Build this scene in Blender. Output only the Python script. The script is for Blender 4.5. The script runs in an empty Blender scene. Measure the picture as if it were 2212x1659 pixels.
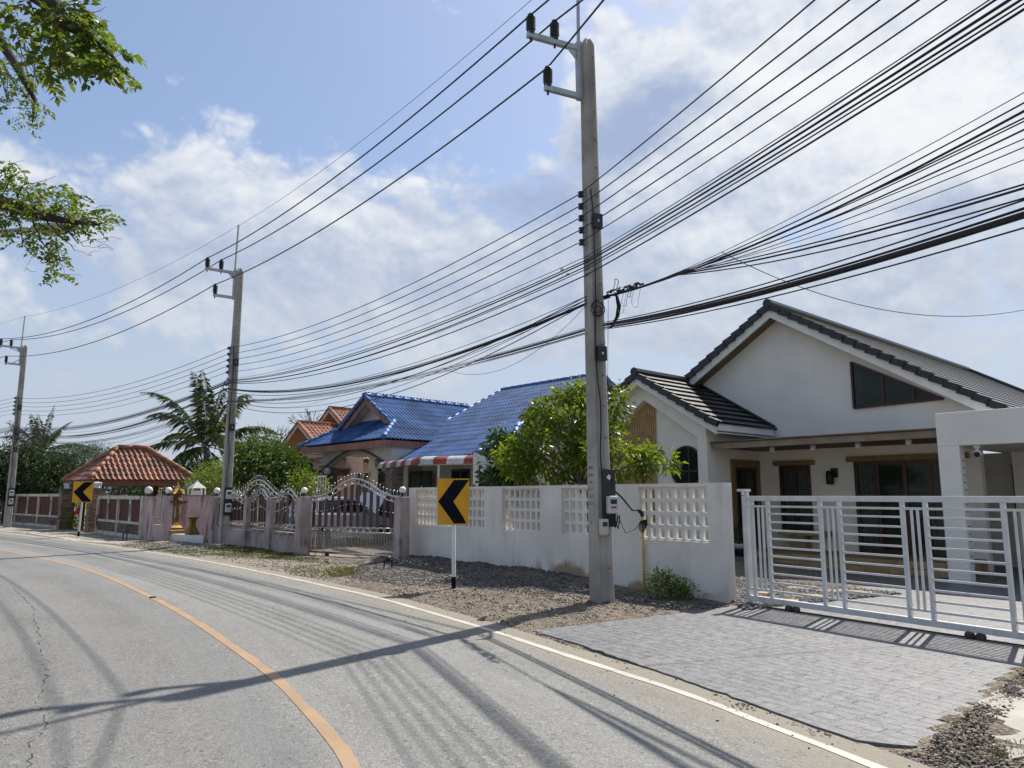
import bpy, math, random
import numpy as np
from mathutils import Vector, Matrix
random.seed(7); RNG = np.random.default_rng(11)
S = bpy.context.scene; COL = S.collection
R = math.radians
# ---------------------------------------------------------------- camera
EYE = 1.7; FPX = 1600.0; PITCH = math.atan((1070 - 829.5) / FPX)
cam = bpy.data.objects.new("camera", bpy.data.cameras.new("camera")); COL.objects.link(cam)
cam.location = (0, 0, EYE); cam.rotation_euler = (R(90) + PITCH, 0, 0)
cam.data.sensor_width = 36; cam.data.lens = FPX / 2212 * 36
cam.data.clip_start = 0.05; cam.data.clip_end = 4000
S.camera = cam
S.view_settings.view_transform = 'Standard'; S.view_settings.look = 'None'
S.view_settings.exposure = 0.9; S.view_settings.gamma = 1.0; S.view_settings.use_curve_mapping = False
SUN_DIR = Vector((0.597 * math.cos(R(54)), 0.802 * math.cos(R(54)), math.sin(R(54)))).normalized()
sun = bpy.data.objects.new("sun", bpy.data.lights.new("sun", 'SUN')); COL.objects.link(sun)
sun.data.energy = 3.6; sun.data.angle = R(0.53); sun.data.color = (1.0, 0.95, 0.87)
sun.rotation_euler = SUN_DIR.to_track_quat('Z', 'Y').to_euler(); sun.location = (20, 27, 46)
# survey helpers: where a sight line of the photograph meets the ground, a vertical plane, or a depth
sp, cp = math.sin(PITCH), math.cos(PITCH)
def ray(u, v):
    a = (u - 1106) / FPX; b = (829.5 - v) / FPX
    return (a, cp - b * sp, sp + b * cp)
def G(u, v, z=0.0):
    d = ray(u, v); t = (z - EYE) / d[2]
    return Vector((t * d[0], t * d[1], z))
def Yp(u, v, y):
    d = ray(u, v); t = y / d[1]
    return Vector((t * d[0], y, EYE + t * d[2]))
def PL(u, v, p, q):
    d = ray(u, v); n = (-(q[1] - p[1]), q[0] - p[0])
    t = (p[0] * n[0] + p[1] * n[1]) / (d[0] * n[0] + d[1] * n[1])
    return Vector((t * d[0], t * d[1], EYE + t * d[2]))
def azel(u, v):
    d = Vector(ray(u, v)).normalized()
    return math.atan2(d.x, d.y), math.asin(d.z)
# ---------------------------------------------------------------- node helper
class NT:
    def __init__(s, nt): s.nt = nt
    def n(s, t, **kw):
        x = s.nt.nodes.new(t)
        for k, v in kw.items():
            if k.startswith('i_'):
                key = k[2:]; key = int(key) if key.isdigit() else key.replace('_', ' ')
                s.put(x.inputs[key], v)
            else: setattr(x, k, v)
        return x
    def put(s, sock, v):
        if isinstance(v, bpy.types.NodeSocket): s.nt.links.new(v, sock)
        elif v is not None:
            if sock.type == 'RGBA' and len(v) == 3: v = (*v, 1)
            sock.default_value = v
    def m(s, op, a, b=None, c=None, clamp=False):
        x = s.nt.nodes.new('ShaderNodeMath'); x.operation = op; x.use_clamp = clamp
        s.put(x.inputs[0], a)
        if b is not None: s.put(x.inputs[1], b)
        if c is not None: s.put(x.inputs[2], c)
        return x.outputs[0]
    def vm(s, op, a, b=None):
        x = s.nt.nodes.new('ShaderNodeVectorMath'); x.operation = op
        s.put(x.inputs[0], a)
        if b is not None: s.put(x.inputs[1], b)
        return x.outputs['Value'] if op in ('DOT_PRODUCT', 'LENGTH', 'DISTANCE') else x.outputs[0]
    def mix(s, f, a, b, bt='MIX'):
        x = s.nt.nodes.new('ShaderNodeMix'); x.data_type = 'RGBA'; x.blend_type = bt
        s.put(x.inputs[0], f); s.put(x.inputs[6], a); s.put(x.inputs[7], b)
        return x.outputs[2]
    def noise(s, vec, scale, detail=4, rough=.55, dist=0.0):
        x = s.nt.nodes.new('ShaderNodeTexNoise'); s.put(x.inputs['Vector'], vec)
        x.inputs['Scale'].default_value = scale; x.inputs['Detail'].default_value = detail
        x.inputs['Roughness'].default_value = rough; x.inputs['Distortion'].default_value = dist
        return x.outputs[0]
    def ramp(s, f, lo, hi, a=0.0, b=1.0):
        x = s.nt.nodes.new('ShaderNodeMapRange'); x.interpolation_type = 'SMOOTHSTEP'
        for i, v in enumerate((f, lo, hi, a, b)): s.put(x.inputs[i], v)
        return x.outputs[0]
    def scalev(s, vec, sx, sy, sz, rz=0.0):
        x = s.nt.nodes.new('ShaderNodeMapping'); s.put(x.inputs[0], vec)
        x.inputs['Scale'].default_value = (sx, sy, sz); x.inputs['Rotation'].default_value = (0, 0, rz)
        return x.outputs[0]
# ---------------------------------------------------------------- world: clear tropical sky with cumulus
W = bpy.data.worlds.new("World"); S.world = W; W.use_nodes = True
W.node_tree.nodes.clear(); w = NT(W.node_tree)
sky = w.n('ShaderNodeTexSky', sky_type='NISHITA', sun_disc=False)
sky.sun_elevation = R(54); sky.sun_rotation = math.atan2(SUN_DIR.x, SUN_DIR.y)
sky.air_density = 1.0; sky.dust_density = 1.6; sky.ozone_density = 1.0
gen = w.n('ShaderNodeTexCoord').outputs['Generated']
sep = w.n('ShaderNodeSeparateXYZ', i_0=gen)
az = w.m('ARCTAN2', sep.outputs[0], sep.outputs[1]); el = w.m('ARCSINE', sep.outputs[2])
warp = w.noise(gen, 2.2, 3)
def blob(u, v, su, sv, wt, tilt=0.0):
    a, e = azel(u, v); sa = su / 1750; se = sv / 1750
    da = w.m('SUBTRACT', az, a); de = w.m('SUBTRACT', el, e)
    de = w.m('ADD', de, w.m('MULTIPLY', da, tilt))
    q = w.m('ADD', w.m('POWER', w.m('ABSOLUTE', w.m('DIVIDE', da, sa)), 2.0), w.m('POWER', w.m('ABSOLUTE', w.m('DIVIDE', de, se)), 2.0))
    return w.m('MULTIPLY', w.m('EXPONENT', w.m('MULTIPLY', q, -1.0)), wt)
def total(lst):
    t = lst[0]
    for x in lst[1:]: t = w.m('ADD', t, x)
    return t
v1 = w.scalev(gen, 1, 1, 1.25)
def puff(v):      # billowy noise: rounded heads with creases between them
    t = None
    for sc, wt in ((5.5, .46), (12.0, .28), (26.0, .16), (55.0, .10)):
        x = w.m('SUBTRACT', 1.0, w.m('MULTIPLY', w.m('ABSOLUTE', w.m('SUBTRACT', w.noise(v, sc, 1.5, .5, .25), .5)), 3.4)); x = w.m('MULTIPLY', w.m('SUBTRACT', 1.0, x), wt)
        t = x if t is None else w.m('ADD', t, x)
    return t
big = w.noise(v1, 4.2, 8, .58, .3); pf = puff(v1)
nz = w.m('ADD', w.m('MULTIPLY', big, .70), w.m('ADD', w.m('MULTIPLY', pf, .42), -.02))
CLOUD = [(600, 520, 420, 165, .52, .03), (900, 450, 230, 150, .40), (340, 400, 170, 90, .26), (1420, 260, 330, 230, .44), (1650, 60, 380, 150, .42),
         (2050, 60, 360, 260, .44), (1330, 470, 200, 130, .30), (2000, 330, 460, 170, .40), (1750, 620, 700, 170, .42), (20, 360, 100, 45, .40),
         (500, 680, 900, 130, .34), (1200, 640, 360, 130, .40), (385, 165, 34, 26, .24), (270, 50, 34, 30, .18), (480, 245, 60, 24, .18), (1250, 60, 120, 60, .10),
         (620, 110, 420, 160, -.34), (1790, 490, 110, 45, -.26), (1090, 210, 120, 120, -.22), (2080, 470, 90, 50, -.05), (170, 240, 200, 70, -.10)]
cov = total([blob(*b) for b in CLOUD])
dens = w.m('ADD', w.m('MULTIPLY', w.m('SUBTRACT', nz, .5), 1.75), cov)
front = w.ramp(w.m('ABSOLUTE', az), .75, 1.2)         # outside the view: scattered cloud of the same kind
dens = w.m('ADD', dens, w.m('MULTIPLY', front, .14))
mask = w.ramp(dens, .05, .30)
sd = (.008, .004, .026)                               # the same noise sampled a step towards the sun: self shading
big2 = w.noise(w.vm('ADD', v1, sd), 4.2, 8, .58, .3); pf2 = puff(w.vm('ADD', v1, (.004, .002, .013)))
lit = w.m('ADD', w.m('MULTIPLY', w.m('SUBTRACT', big, big2), 2.2), w.m('MULTIPLY', w.m('SUBTRACT', pf, pf2), .8))
lit = w.m('ADD', w.m('ADD', lit, .60), total([blob(1430, 215, 150, 75, -.75, -.25), blob(1310, 320, 120, 60, -.45), blob(1170, 430, 140, 50, -.75), blob(1560, 400, 150, 50, -.2),
     blob(2020, 440, 120, 40, -.40), blob(1290, 520, 150, 60, -.25), blob(600, 590, 620, 110, -.34), blob(1900, 640, 600, 120, -.30), blob(1150, 640, 300, 100, -.2), blob(1650, 110, 260, 90, .2), blob(2000, 200, 420, 200, .2), blob(640, 400, 330, 60, .04)]))
lit = w.ramp(lit, -.1, 1.05)
ccol = w.mix(lit, (2.05, 2.55, 3.65), (4.9, 5.0, 5.15))
skyc = w.mix(.35, w.mix(1.0, sky.outputs[0], (.74, .76, .80), 'MULTIPLY'), (2.0, 2.75, 4.2))
thin = w.mix(mask, skyc, ccol)
hz = w.ramp(el, .46, .04)                                # low haze whitens the sky towards the horizon
veil = w.mix(w.m('MULTIPLY', hz, .85), thin, (2.85, 3.2, 3.75))
bg = w.n('ShaderNodeBackground'); bg.inputs[1].default_value = 0.10
w.put(bg.inputs[0], veil)
wo = w.n('ShaderNodeOutputWorld'); W.node_tree.links.new(bg.outputs[0], wo.inputs[0])
W.cycles.sampling_method = 'MANUAL'; W.cycles.sample_map_resolution = 1024
# ---------------------------------------------------------------- materials
MATS = {}
def mat(name, base, rough=.75, var=.12, scale=3.0, bump=.15, bscale=60.0, metal=0.0, spec=.4, tint=None, stain=0.0, stain_col=(.05, .045, .04),
        sscale=3.2, coat=0.0):
    m = bpy.data.materials.new(name); m.use_nodes = True; MATS[name] = m
    k = NT(m.node_tree); b = m.node_tree.nodes['Principled BSDF']
    pos = k.n('ShaderNodeNewGeometry').outputs['Position']
    n1 = k.noise(pos, scale, 5)
    c2 = tint or tuple(max(0, x * (1 - 2 * var)) for x in base)
    c1 = tuple(min(1, x * (1 + var)) for x in base)
    col = k.mix(k.ramp(n1, .3, .7), c2, c1)
    n2 = k.noise(pos, bscale, 3, .6)
    col = k.mix(k.m('MULTIPLY', k.ramp(n2, .35, .75), var), col, tuple(x * .55 for x in base))
    if stain > 0:
        st = k.noise(k.scalev(pos, 1, 1, .16), sscale, 6, .65)
        f = k.ramp(st, .47, .66)
        f = k.m('MULTIPLY', f, k.ramp(k.noise(pos, 1.1, 3), .34, .56))
        col = k.mix(k.m('MULTIPLY', f, stain), col, stain_col)
    k.put(b.inputs['Base Color'], col)
    rr = k.m('ADD', rough - .06, k.m('MULTIPLY', n2, .12)); k.put(b.inputs['Roughness'], rr)
    b.inputs['Metallic'].default_value = metal; b.inputs['Specular IOR Level'].default_value = spec
    b.inputs['Coat Weight'].default_value = coat
    if bump > 0:
        bp = k.n('ShaderNodeBump'); bp.inputs['Strength'].default_value = bump; bp.inputs['Distance'].default_value = .02
        k.put(bp.inputs['Height'], n2); k.put(b.inputs['Normal'], bp.outputs[0])
    return m
def leafmat(name, c1, c2, trans=.45, rough=.42, yellow=None):
    m = bpy.data.materials.new(name); m.use_nodes = True; MATS[name] = m
    k = NT(m.node_tree); b = m.node_tree.nodes['Principled BSDF']; out = m.node_tree.nodes['Material Output']
    rnd = k.n('ShaderNodeNewGeometry'); col = k.mix(rnd.outputs['Random Per Island'], c1, c2)
    n1 = k.noise(rnd.outputs['Position'], 1.6, 3); col = k.mix(k.ramp(n1, .4, .7, 0, .55), col, tuple(x * .55 for x in c1))
    if yellow:
        col = k.mix(k.ramp(rnd.outputs['Random Per Island'], .93, .97), col, yellow)
    k.put(b.inputs['Base Color'], col); b.inputs['Roughness'].default_value = rough; b.inputs['Specular IOR Level'].default_value = .45
    t = k.n('ShaderNodeBsdfTranslucent'); k.put(t.inputs[0], k.mix(.5, col, (c2[0] * 2.0, c2[1] * 1.9, c2[2] * .6)))
    mx = k.n('ShaderNodeMixShader'); mx.inputs[0].default_value = trans
    m.node_tree.links.new(b.outputs[0], mx.inputs[1]); m.node_tree.links.new(t.outputs[0], mx.inputs[2])
    m.node_tree.links.new(mx.outputs[0], out.inputs[0])
    return m
def brickmat(name, cols, bw, bh, mortar=(.12, .10, .09), ms=.008, rough=.8, rot=0.0, bump=.6, stain=0.0, offset=.5, frame=None, blotch=.3, spec=.4):
    m = bpy.data.materials.new(name); m.use_nodes = True; MATS[name] = m
    k = NT(m.node_tree); b = m.node_tree.nodes['Principled BSDF']
    uv = k.n('ShaderNodeUVMap').outputs[0]
    if rot: uv = k.scalev(uv, 1, 1, 1, rot)
    pos = k.n('ShaderNodeNewGeometry').outputs['Position']
    wob = k.n('ShaderNodeTexNoise', i_Vector=pos); wob.inputs['Scale'].default_value = 5
    sc = k.n('ShaderNodeVectorMath', operation='SCALE'); k.put(sc.inputs[0], k.vm('SUBTRACT', wob.outputs['Color'], (.5, .5, .5))); sc.inputs['Scale'].default_value = min(bw, bh) * .12
    uvw = k.vm('ADD', uv, sc.outputs[0])
    br = k.n('ShaderNodeTexBrick', offset=offset); k.put(br.inputs['Vector'], uvw)
    br.inputs['Scale'].default_value = 1; br.inputs['Brick Width'].default_value = bw; br.inputs['Row Height'].default_value = bh
    br.inputs['Mortar Size'].default_value = ms; br.inputs['Mortar Smooth'].default_value = .25
    br.inputs['Color1'].default_value = (0, 0, 0, 1); br.inputs['Color2'].default_value = (1, 1, 1, 1); br.inputs['Mortar'].default_value = (.5, .5, .5, 1)
    br.inputs['Bias'].default_value = 0
    rp = k.n('ShaderNodeValToRGB'); e = rp.color_ramp.elements
    for i, c in enumerate(cols):
        q = e[i] if i < 2 else e.new(1)
        q.position = i / max(1, len(cols) - 1); q.color = (*c, 1)
    k.put(rp.inputs[0], br.outputs['Color'])
    col = rp.outputs[0]
    bl = k.noise(pos, 2.3, 5); col = k.mix(k.m('MULTIPLY', k.ramp(bl, .35, .7), blotch), col, tuple(x * .45 for x in cols[0]))
    fn = k.noise(pos, 70, 3); col = k.mix(k.m('MULTIPLY', fn, .25), col, tuple(x * .5 for x in cols[-1]))
    col = k.mix(br.outputs['Fac'], col, mortar)
    if stain:
        st = k.noise(k.scalev(pos, 1, 1, .2), 2.6, 6, .65); col = k.mix(k.m('MULTIPLY', k.ramp(st, .5, .72), stain), col, (.03, .028, .025))
    k.put(b.inputs['Base Color'], col); b.inputs['Roughness'].default_value = rough; b.inputs['Specular IOR Level'].default_value = spec
    bp = k.n('ShaderNodeBump'); bp.inputs['Strength'].default_value = bump; bp.inputs['Distance'].default_value = .015
    k.put(bp.inputs['Height'], k.m('SUBTRACT', k.m('MULTIPLY', fn, .35), br.outputs['Fac'])); k.put(b.inputs['Normal'], bp.outputs[0])
    return m
def stampedmat(name, cols, bw, bh, rot):
    m = bpy.data.materials.new(name); m.use_nodes = True; MATS[name] = m
    k = NT(m.node_tree); b = m.node_tree.nodes['Principled BSDF']; uv = k.scalev(k.n('ShaderNodeUVMap').outputs[0], 1, 1, 1, rot); pos = k.n('ShaderNodeNewGeometry').outputs['Position']
    def wob(sc, amt):
        t = k.n('ShaderNodeTexNoise', i_Vector=pos); t.inputs['Scale'].default_value = sc; t.inputs['Detail'].default_value = 3
        v = k.n('ShaderNodeVectorMath', operation='SCALE'); k.put(v.inputs[0], k.vm('SUBTRACT', t.outputs['Color'], (.5, .5, .5))); v.inputs['Scale'].default_value = amt; return v.outputs[0]
    uvw = k.vm('ADD', k.vm('ADD', uv, wob(2.5, .05)), wob(14, .028))
    br = k.n('ShaderNodeTexBrick', offset=.43); k.put(br.inputs['Vector'], uvw); br.inputs['Scale'].default_value = 1
    for q, v in (('Brick Width', bw), ('Row Height', bh), ('Mortar Size', .007), ('Mortar Smooth', .5), ('Bias', 0)): br.inputs[q].default_value = v
    br.inputs['Color1'].default_value = (0, 0, 0, 1); br.inputs['Color2'].default_value = (1, 1, 1, 1)
    n1 = k.noise(pos, 1.2, 6, .6); n2 = k.noise(pos, 9, 5, .65); n3 = k.noise(k.scalev(uv, 9, 30, 1), 1.0, 5, .6)
    t = k.m('ADD', k.m('MULTIPLY', n2, .5), k.m('MULTIPLY', n3, .5)); t = k.m('ADD', k.m('MULTIPLY', t, .75), k.m('MULTIPLY', k.n('ShaderNodeSeparateColor', i_0=br.outputs['Color']).outputs[0], .09))
    col = k.mix(k.ramp(t, .28, .66), cols[0], cols[1]); col = k.mix(k.ramp(n1, .40, .66, 0, .55), col, cols[2])
    sp_ = k.noise(k.scalev(uv, 14, 55, 1), 1.0, 2, .5); col = k.mix(k.ramp(sp_, .66, .75, 0, .8), col, (.42, .42, .42))  # pale flecks put specular glints into the colour
    jm = k.m('MULTIPLY', br.outputs['Fac'], k.ramp(k.noise(pos, 2.6, 6, .7), .38, .60, .18, 1.0)); col = k.mix(k.m('MULTIPLY', jm, .9), col, (.03, .03, .034))
    dust = k.noise(pos, .7, 6, .65); col = k.mix(k.ramp(dust, .56, .74, 0, .5), col, (.27, .235, .19))
    k.put(b.inputs['Base Color'], col); k.put(b.inputs['Roughness'], k.ramp(n2, .3, .7, .38, .62)); b.inputs['Specular IOR Level'].default_value = .5
    bp = k.n('ShaderNodeBump'); bp.inputs['Strength'].default_value = .85; bp.inputs['Distance'].default_value = .016
    k.put(bp.inputs['Height'], k.m('SUBTRACT', k.m('ADD', k.m('MULTIPLY', n2, .8), k.m('MULTIPLY', n3, .7)), k.m('MULTIPLY', jm, .8))); k.put(b.inputs['Normal'], bp.outputs[0])
def glassmat(name, tint=(.01, .014, .014), rough=.06):
    m = bpy.data.materials.new(name); m.use_nodes = True; MATS[name] = m
    b = m.node_tree.nodes['Principled BSDF']; k = NT(m.node_tree)
    pos = k.n('ShaderNodeNewGeometry').outputs['Position']
    k.put(b.inputs['Base Color'], k.mix(k.noise(pos, 3, 3), tint, tuple(x * 2.2 for x in tint)))
    b.inputs['Roughness'].default_value = rough; b.inputs['Specular IOR Level'].default_value = .28
    return m
# ---------------------------------------------------------------- mesh helpers
class MB:
    def __init__(s): s.v = []; s.f = []; s.m = []
    def add(s, vs, fs, mi=0):
        n = len(s.v); s.v.extend([tuple(p) for p in vs]); s.f.extend([tuple(i + n for i in f) for f in fs]); s.m.extend([mi] * len(fs)); return s
    def quad(s, a, b, c, d, mi=0): return s.add([a, b, c, d], [(0, 1, 2, 3)], mi)
    def hexa(s, p, mi=0):     # 8 points: bottom ring 0-3, top ring 4-7
        return s.add(p, [(3, 2, 1, 0), (4, 5, 6, 7), (0, 1, 5, 4), (1, 2, 6, 5), (2, 3, 7, 6), (3, 0, 4, 7)], mi)
    def box(s, c, d, ax=None, mi=0):
        ax = ax or (Vector((1, 0, 0)), Vector((0, 1, 0)), Vector((0, 0, 1))); c = Vector(c)
        X, Y, Z = (ax[i] * d[i] / 2 for i in range(3))
        return s.hexa([c - X - Y - Z, c + X - Y - Z, c + X + Y - Z, c - X + Y - Z, c - X - Y + Z, c + X - Y + Z, c + X + Y + Z, c - X + Y + Z], mi)
    def prism(s, poly, vec, mi=0):
        n = len(poly); vec = Vector(vec); a = [Vector(p) for p in poly]; b = [p + vec for p in a]
        return s.add(a + b, [tuple(range(n - 1, -1, -1)), tuple(range(n, 2 * n))] + [(i, (i + 1) % n, n + (i + 1) % n, n + i) for i in range(n)], mi)
    def bar(s, p, q, w, h, mi=0, up=(0, 0, 1)):
        p = Vector(p); q = Vector(q); d = (q - p).normalized(); up = Vector(up)
        if abs(d.dot(up)) > .99: up = Vector((1, 0, 0))
        sx = d.cross(up).normalized(); u2 = sx.cross(d).normalized()
        return s.box((p + q) / 2, (w, (q - p).length, h), (sx, d, u2), mi)
    def tube(s, pts, r, n=6, mi=0, cap=True):
        pts = [Vector(p) for p in pts]; k = len(pts); rs = r if isinstance(r, (list, tuple)) else [r] * k
        t0 = (pts[1] - pts[0]).normalized(); up = Vector((0, 0, 1)) if abs(t0.z) < .9 else Vector((1, 0, 0))
        nx = t0.cross(up).normalized(); vs = []; fs = []
        for i, p in enumerate(pts):
            t = (pts[min(i + 1, k - 1)] - pts[max(i - 1, 0)]).normalized()
            nx = (nx - t * nx.dot(t)).normalized(); ny = t.cross(nx)
            for j in range(n):
                a = 2 * math.pi * j / n; vs.append(p + (nx * math.cos(a) + ny * math.sin(a)) * rs[i])
        for i in range(k - 1):
            for j in range(n): fs.append((i * n + j, i * n + (j + 1) % n, (i + 1) * n + (j + 1) % n, (i + 1) * n + j))
        if cap: fs.append(tuple(range(n - 1, -1, -1))); fs.append(tuple((k - 1) * n + j for j in range(n)))
        return s.add(vs, fs, mi)
    def lathe(s, prof, c, n=14, mi=0, ax=None):
        c = Vector(c); X, Y, Z = ax or (Vector((1, 0, 0)), Vector((0, 1, 0)), Vector((0, 0, 1))); vs = []; fs = []; k = len(prof)
        for r, z in prof:
            for j in range(n):
                a = 2 * math.pi * j / n; vs.append(c + X * (r * math.cos(a)) + Y * (r * math.sin(a)) + Z * z)
        for i in range(k - 1):
            for j in range(n): fs.append((i * n + j, i * n + (j + 1) % n, (i + 1) * n + (j + 1) % n, (i + 1) * n + j))
        fs.append(tuple(range(n - 1, -1, -1))); fs.append(tuple((k - 1) * n + j for j in range(n)))
        return s.add(vs, fs, mi)
    def ball(s, c, r, n=8, mi=0, sq=1.0):
        k = max(4, n // 2 + 1); return s.lathe([(max(1e-4, r * math.sin(math.pi * i / k)), -r * sq * math.cos(math.pi * i / k)) for i in range(k + 1)], c, n, mi)
    def ring(s, c, r, t, X, Y, n=10, m=5, mi=0):
        pts = [Vector(c) + X * (r * math.cos(2 * math.pi * i / n)) + Y * (r * math.sin(2 * math.pi * i / n)) for i in range(n + 1)]
        return s.tube(pts, t, m, mi, False)
class Frame:
    def __init__(s, o, u, d): s.o = Vector(o); s.u = Vector((u[0], u[1], 0)).normalized(); s.d = Vector((d[0], d[1], 0)).normalized()
    def p(s, a, b, z): return s.o + s.u * a + s.d * b + Vector((0, 0, z))
    def box(s, mb, a0, a1, b0, b1, z0, z1, mi=0):
        return mb.hexa([s.p(a0, b0, z0), s.p(a1, b0, z0), s.p(a1, b1, z0), s.p(a0, b1, z0), s.p(a0, b0, z1), s.p(a1, b0, z1), s.p(a1, b1, z1), s.p(a0, b1, z1)], mi)
    def wall(s, mb, b0, b1, poly, mi=0):    # polygon in (a,z) extruded in depth
        return mb.prism([s.p(a, b0, z) for a, z in poly], s.d * (b1 - b0), mi)
WL = {}
def mesh_obj(name, verts, faces, mats, loc, parent=None, smooth=False, mi=None, uvs=True):
    V = np.asarray(verts, float).reshape(-1, 3)
    me = bpy.data.meshes.new(name)
    me.from_pydata([tuple(p) for p in (V - np.array(loc)).tolist()], [], faces)
    for m in (mats if isinstance(mats, (list, tuple)) else [mats]): me.materials.append(MATS[m] if isinstance(m, str) else m)
    if mi is not None and len(set(mi)) > 1: me.polygons.foreach_set('material_index', mi)
    if smooth: me.polygons.foreach_set('use_smooth', [True] * len(me.polygons))
    if uvs:
        ul = me.uv_layers.new(name='UVMap'); nl = len(me.loops); nf = len(me.polygons)
        nor = np.zeros(nf * 3); me.polygons.foreach_get('normal', nor); nor = nor.reshape(-1, 3)
        li = np.zeros(nl, int); me.loops.foreach_get('vertex_index', li)
        tot = np.zeros(nf, int); me.polygons.foreach_get('loop_total', tot); fi = np.repeat(np.arange(nf), tot)
        P = V[li]; N = nor[fi]; flat = np.abs(N[:, 2]) > .8
        h = np.hypot(N[:, 0], N[:, 1]) + 1e-9
        uu = np.where(flat, P[:, 0], (-N[:, 1] * P[:, 0] + N[:, 0] * P[:, 1]) / h); vv = np.where(flat, P[:, 1], P[:, 2])
        ul.data.foreach_set('uv', np.stack([uu, vv], 1).ravel())
    me.update(); o = bpy.data.objects.new(name, me); COL.objects.link(o)
    if parent is None: o.location = loc
    else: o.parent = parent
    WL[o.name] = tuple(loc)
    return o
def obj(name, mb, mats, parent=None, smooth=False, bevel=0.0):
    if parent is not None: loc = WL[parent.name]
    else:
        a = np.asarray(mb.v, float).reshape(-1, 3); loc = ((a[:, 0].min() + a[:, 0].max()) / 2, (a[:, 1].min() + a[:, 1].max()) / 2, a[:, 2].min())
    o = mesh_obj(name, mb.v, mb.f, mats, loc, parent, smooth, mb.m)
    if bevel:
        b = o.modifiers.new('bevel', 'BEVEL'); b.width = bevel; b.segments = 2; b.limit_method = 'ANGLE'; b.angle_limit = R(40)
    return o
def tag(o, label, cat, group=None):
    o['label'] = label; o['category'] = cat
    if group: o['group'] = group
    return o
def struct(o, kind='structure'): o['kind'] = kind; return o
def thing(name, label, cat, loc, group=None):
    o = bpy.data.objects.new(name, None); COL.objects.link(o); o.location = loc; o.empty_display_size = .2
    WL[o.name] = tuple(loc); return tag(o, label, cat, group)
def dup(root, loc, label, rz=0.0, group=None, scale=1.0):
    r = root.copy(); COL.objects.link(r); r.location = loc; r.rotation_euler = (0, 0, rz); r.scale = (scale,) * 3; r['label'] = label
    WL[r.name] = tuple(loc)
    if group: r['group'] = group
    for ch in list(root.children):
        c = ch.copy(); COL.objects.link(c); c.parent = r
        for g in list(ch.children):
            e = g.copy(); COL.objects.link(e); e.parent = c
    return r
def smoothstep(x, a, b):
    t = np.clip((x - a) / (b - a), 0, 1); return t * t * (3 - 2 * t)
# tiled roof slope: o = eave corner, ax along the eave, ay up the slope; lo/hi limits of y at breakpoints xb
def tiles(mb, o, ax, ay, xb, lo, hi, course=.33, butt=.03, amp=0.0, period=.3, style='sine', mi=0, sub=6):
    o = Vector(o); ax = Vector(ax).normalized(); ay = Vector(ay).normalized(); nn = ax.cross(ay).normalized()
    if nn.z < 0: nn = -nn
    x0, x1 = xb[0], xb[-1]; st = period / sub if amp else .33
    xs = sorted(set([round(x0 + i * (x1 - x0) / max(1, round((x1 - x0) / st)), 4) for i in range(max(1, round((x1 - x0) / st)) + 1)] + [round(x, 4) for x in xb]))
    L = np.interp(xs, xb, lo); H = np.interp(xs, xb, hi)
    def prof(x):
        if not amp: return 0.0
        ph = (x / period) % 1
        if style == 'sine': return amp * (.5 + .5 * math.sin(2 * math.pi * ph))
        return amp * math.sin(math.pi * min(1, ph / .62)) if ph < .62 else amp * -.12   # pantile roll
    kmin = int(math.floor(min(L) / course)); kmax = int(math.ceil(max(H) / course)); V = []; Fc = []
    for k in range(kmin, kmax):
        ya, yb = k * course, (k + 1) * course + .012; prev = None; pok = False
        for i, x in enumerate(xs):
            a = min(max(ya, L[i]), max(H[i], L[i])); b = max(a, min(yb, H[i])); ok = b - a > .003
            z = prof(x); q = o + ax * x; n0 = len(V)
            V += [q + ay * a + nn * (z - .006), q + ay * a + nn * (z + butt * (1 - (a - ya) / course)), q + ay * b + nn * (z + butt * max(0, 1 - (b - ya) / course))]
            if prev is not None and (ok or pok):
                Fc += [(prev + 1, n0 + 1, n0 + 2, prev + 2), (prev, n0, n0 + 1, prev + 1)]
            prev = n0; pok = ok
    return mb.add(V, Fc, mi)
# leaves: every leaf a folded blade of its own
def leaf_arrays(c, d, size, wid=.38, droop=.25):
    n = len(c); d = d / (np.linalg.norm(d, axis=1, keepdims=True) + 1e-9)
    r = RNG.normal(size=(n, 3)); s = np.cross(d, r); s /= np.linalg.norm(s, axis=1, keepdims=True) + 1e-9
    nr = np.cross(s, d); sz = size * RNG.uniform(.65, 1.25, (n, 1)); tip = c + d * sz; tip[:, 2] -= droop * sz[:, 0]
    mid = c + d * sz * .5; l = mid + s * sz * wid * .5 + nr * sz * .06; rr = mid - s * sz * wid * .5 + nr * sz * .06
    V = np.stack([c, rr, tip, l], 1).reshape(-1, 3); i = np.arange(n) * 4
    F = np.concatenate([np.stack([i, i + 1, i + 2], 1), np.stack([i, i + 2, i + 3], 1)])
    return V, F
def big_mesh(name, V, F, mats, parent=None, loc=None, smooth=False):
    if parent is not None: loc = WL[parent.name]
    if loc is None: loc = (float(V[:, 0].mean()), float(V[:, 1].mean()), float(V[:, 2].min()))
    V = np.asarray(V, np.float32) - np.array(loc, np.float32); F = np.asarray(F); me = bpy.data.meshes.new(name); k = F.shape[1]
    me.vertices.add(len(V)); me.vertices.foreach_set('co', V.ravel()); me.loops.add(F.size); me.loops.foreach_set('vertex_index', F.ravel().astype(np.int32))
    me.polygons.add(len(F)); me.polygons.foreach_set('loop_start', (np.arange(len(F)) * k).astype(np.int32)); me.polygons.foreach_set('loop_total', np.full(len(F), k, np.int32))
    me.materials.append(MATS[mats]); 
    if smooth: me.polygons.foreach_set('use_smooth', [True] * len(F))
    me.update(calc_edges=True); me.validate(); o = bpy.data.objects.new(name, me); COL.objects.link(o)
    if parent is None: o.location = loc
    else: o.parent = parent
    WL[o.name] = tuple(loc); return o
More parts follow.
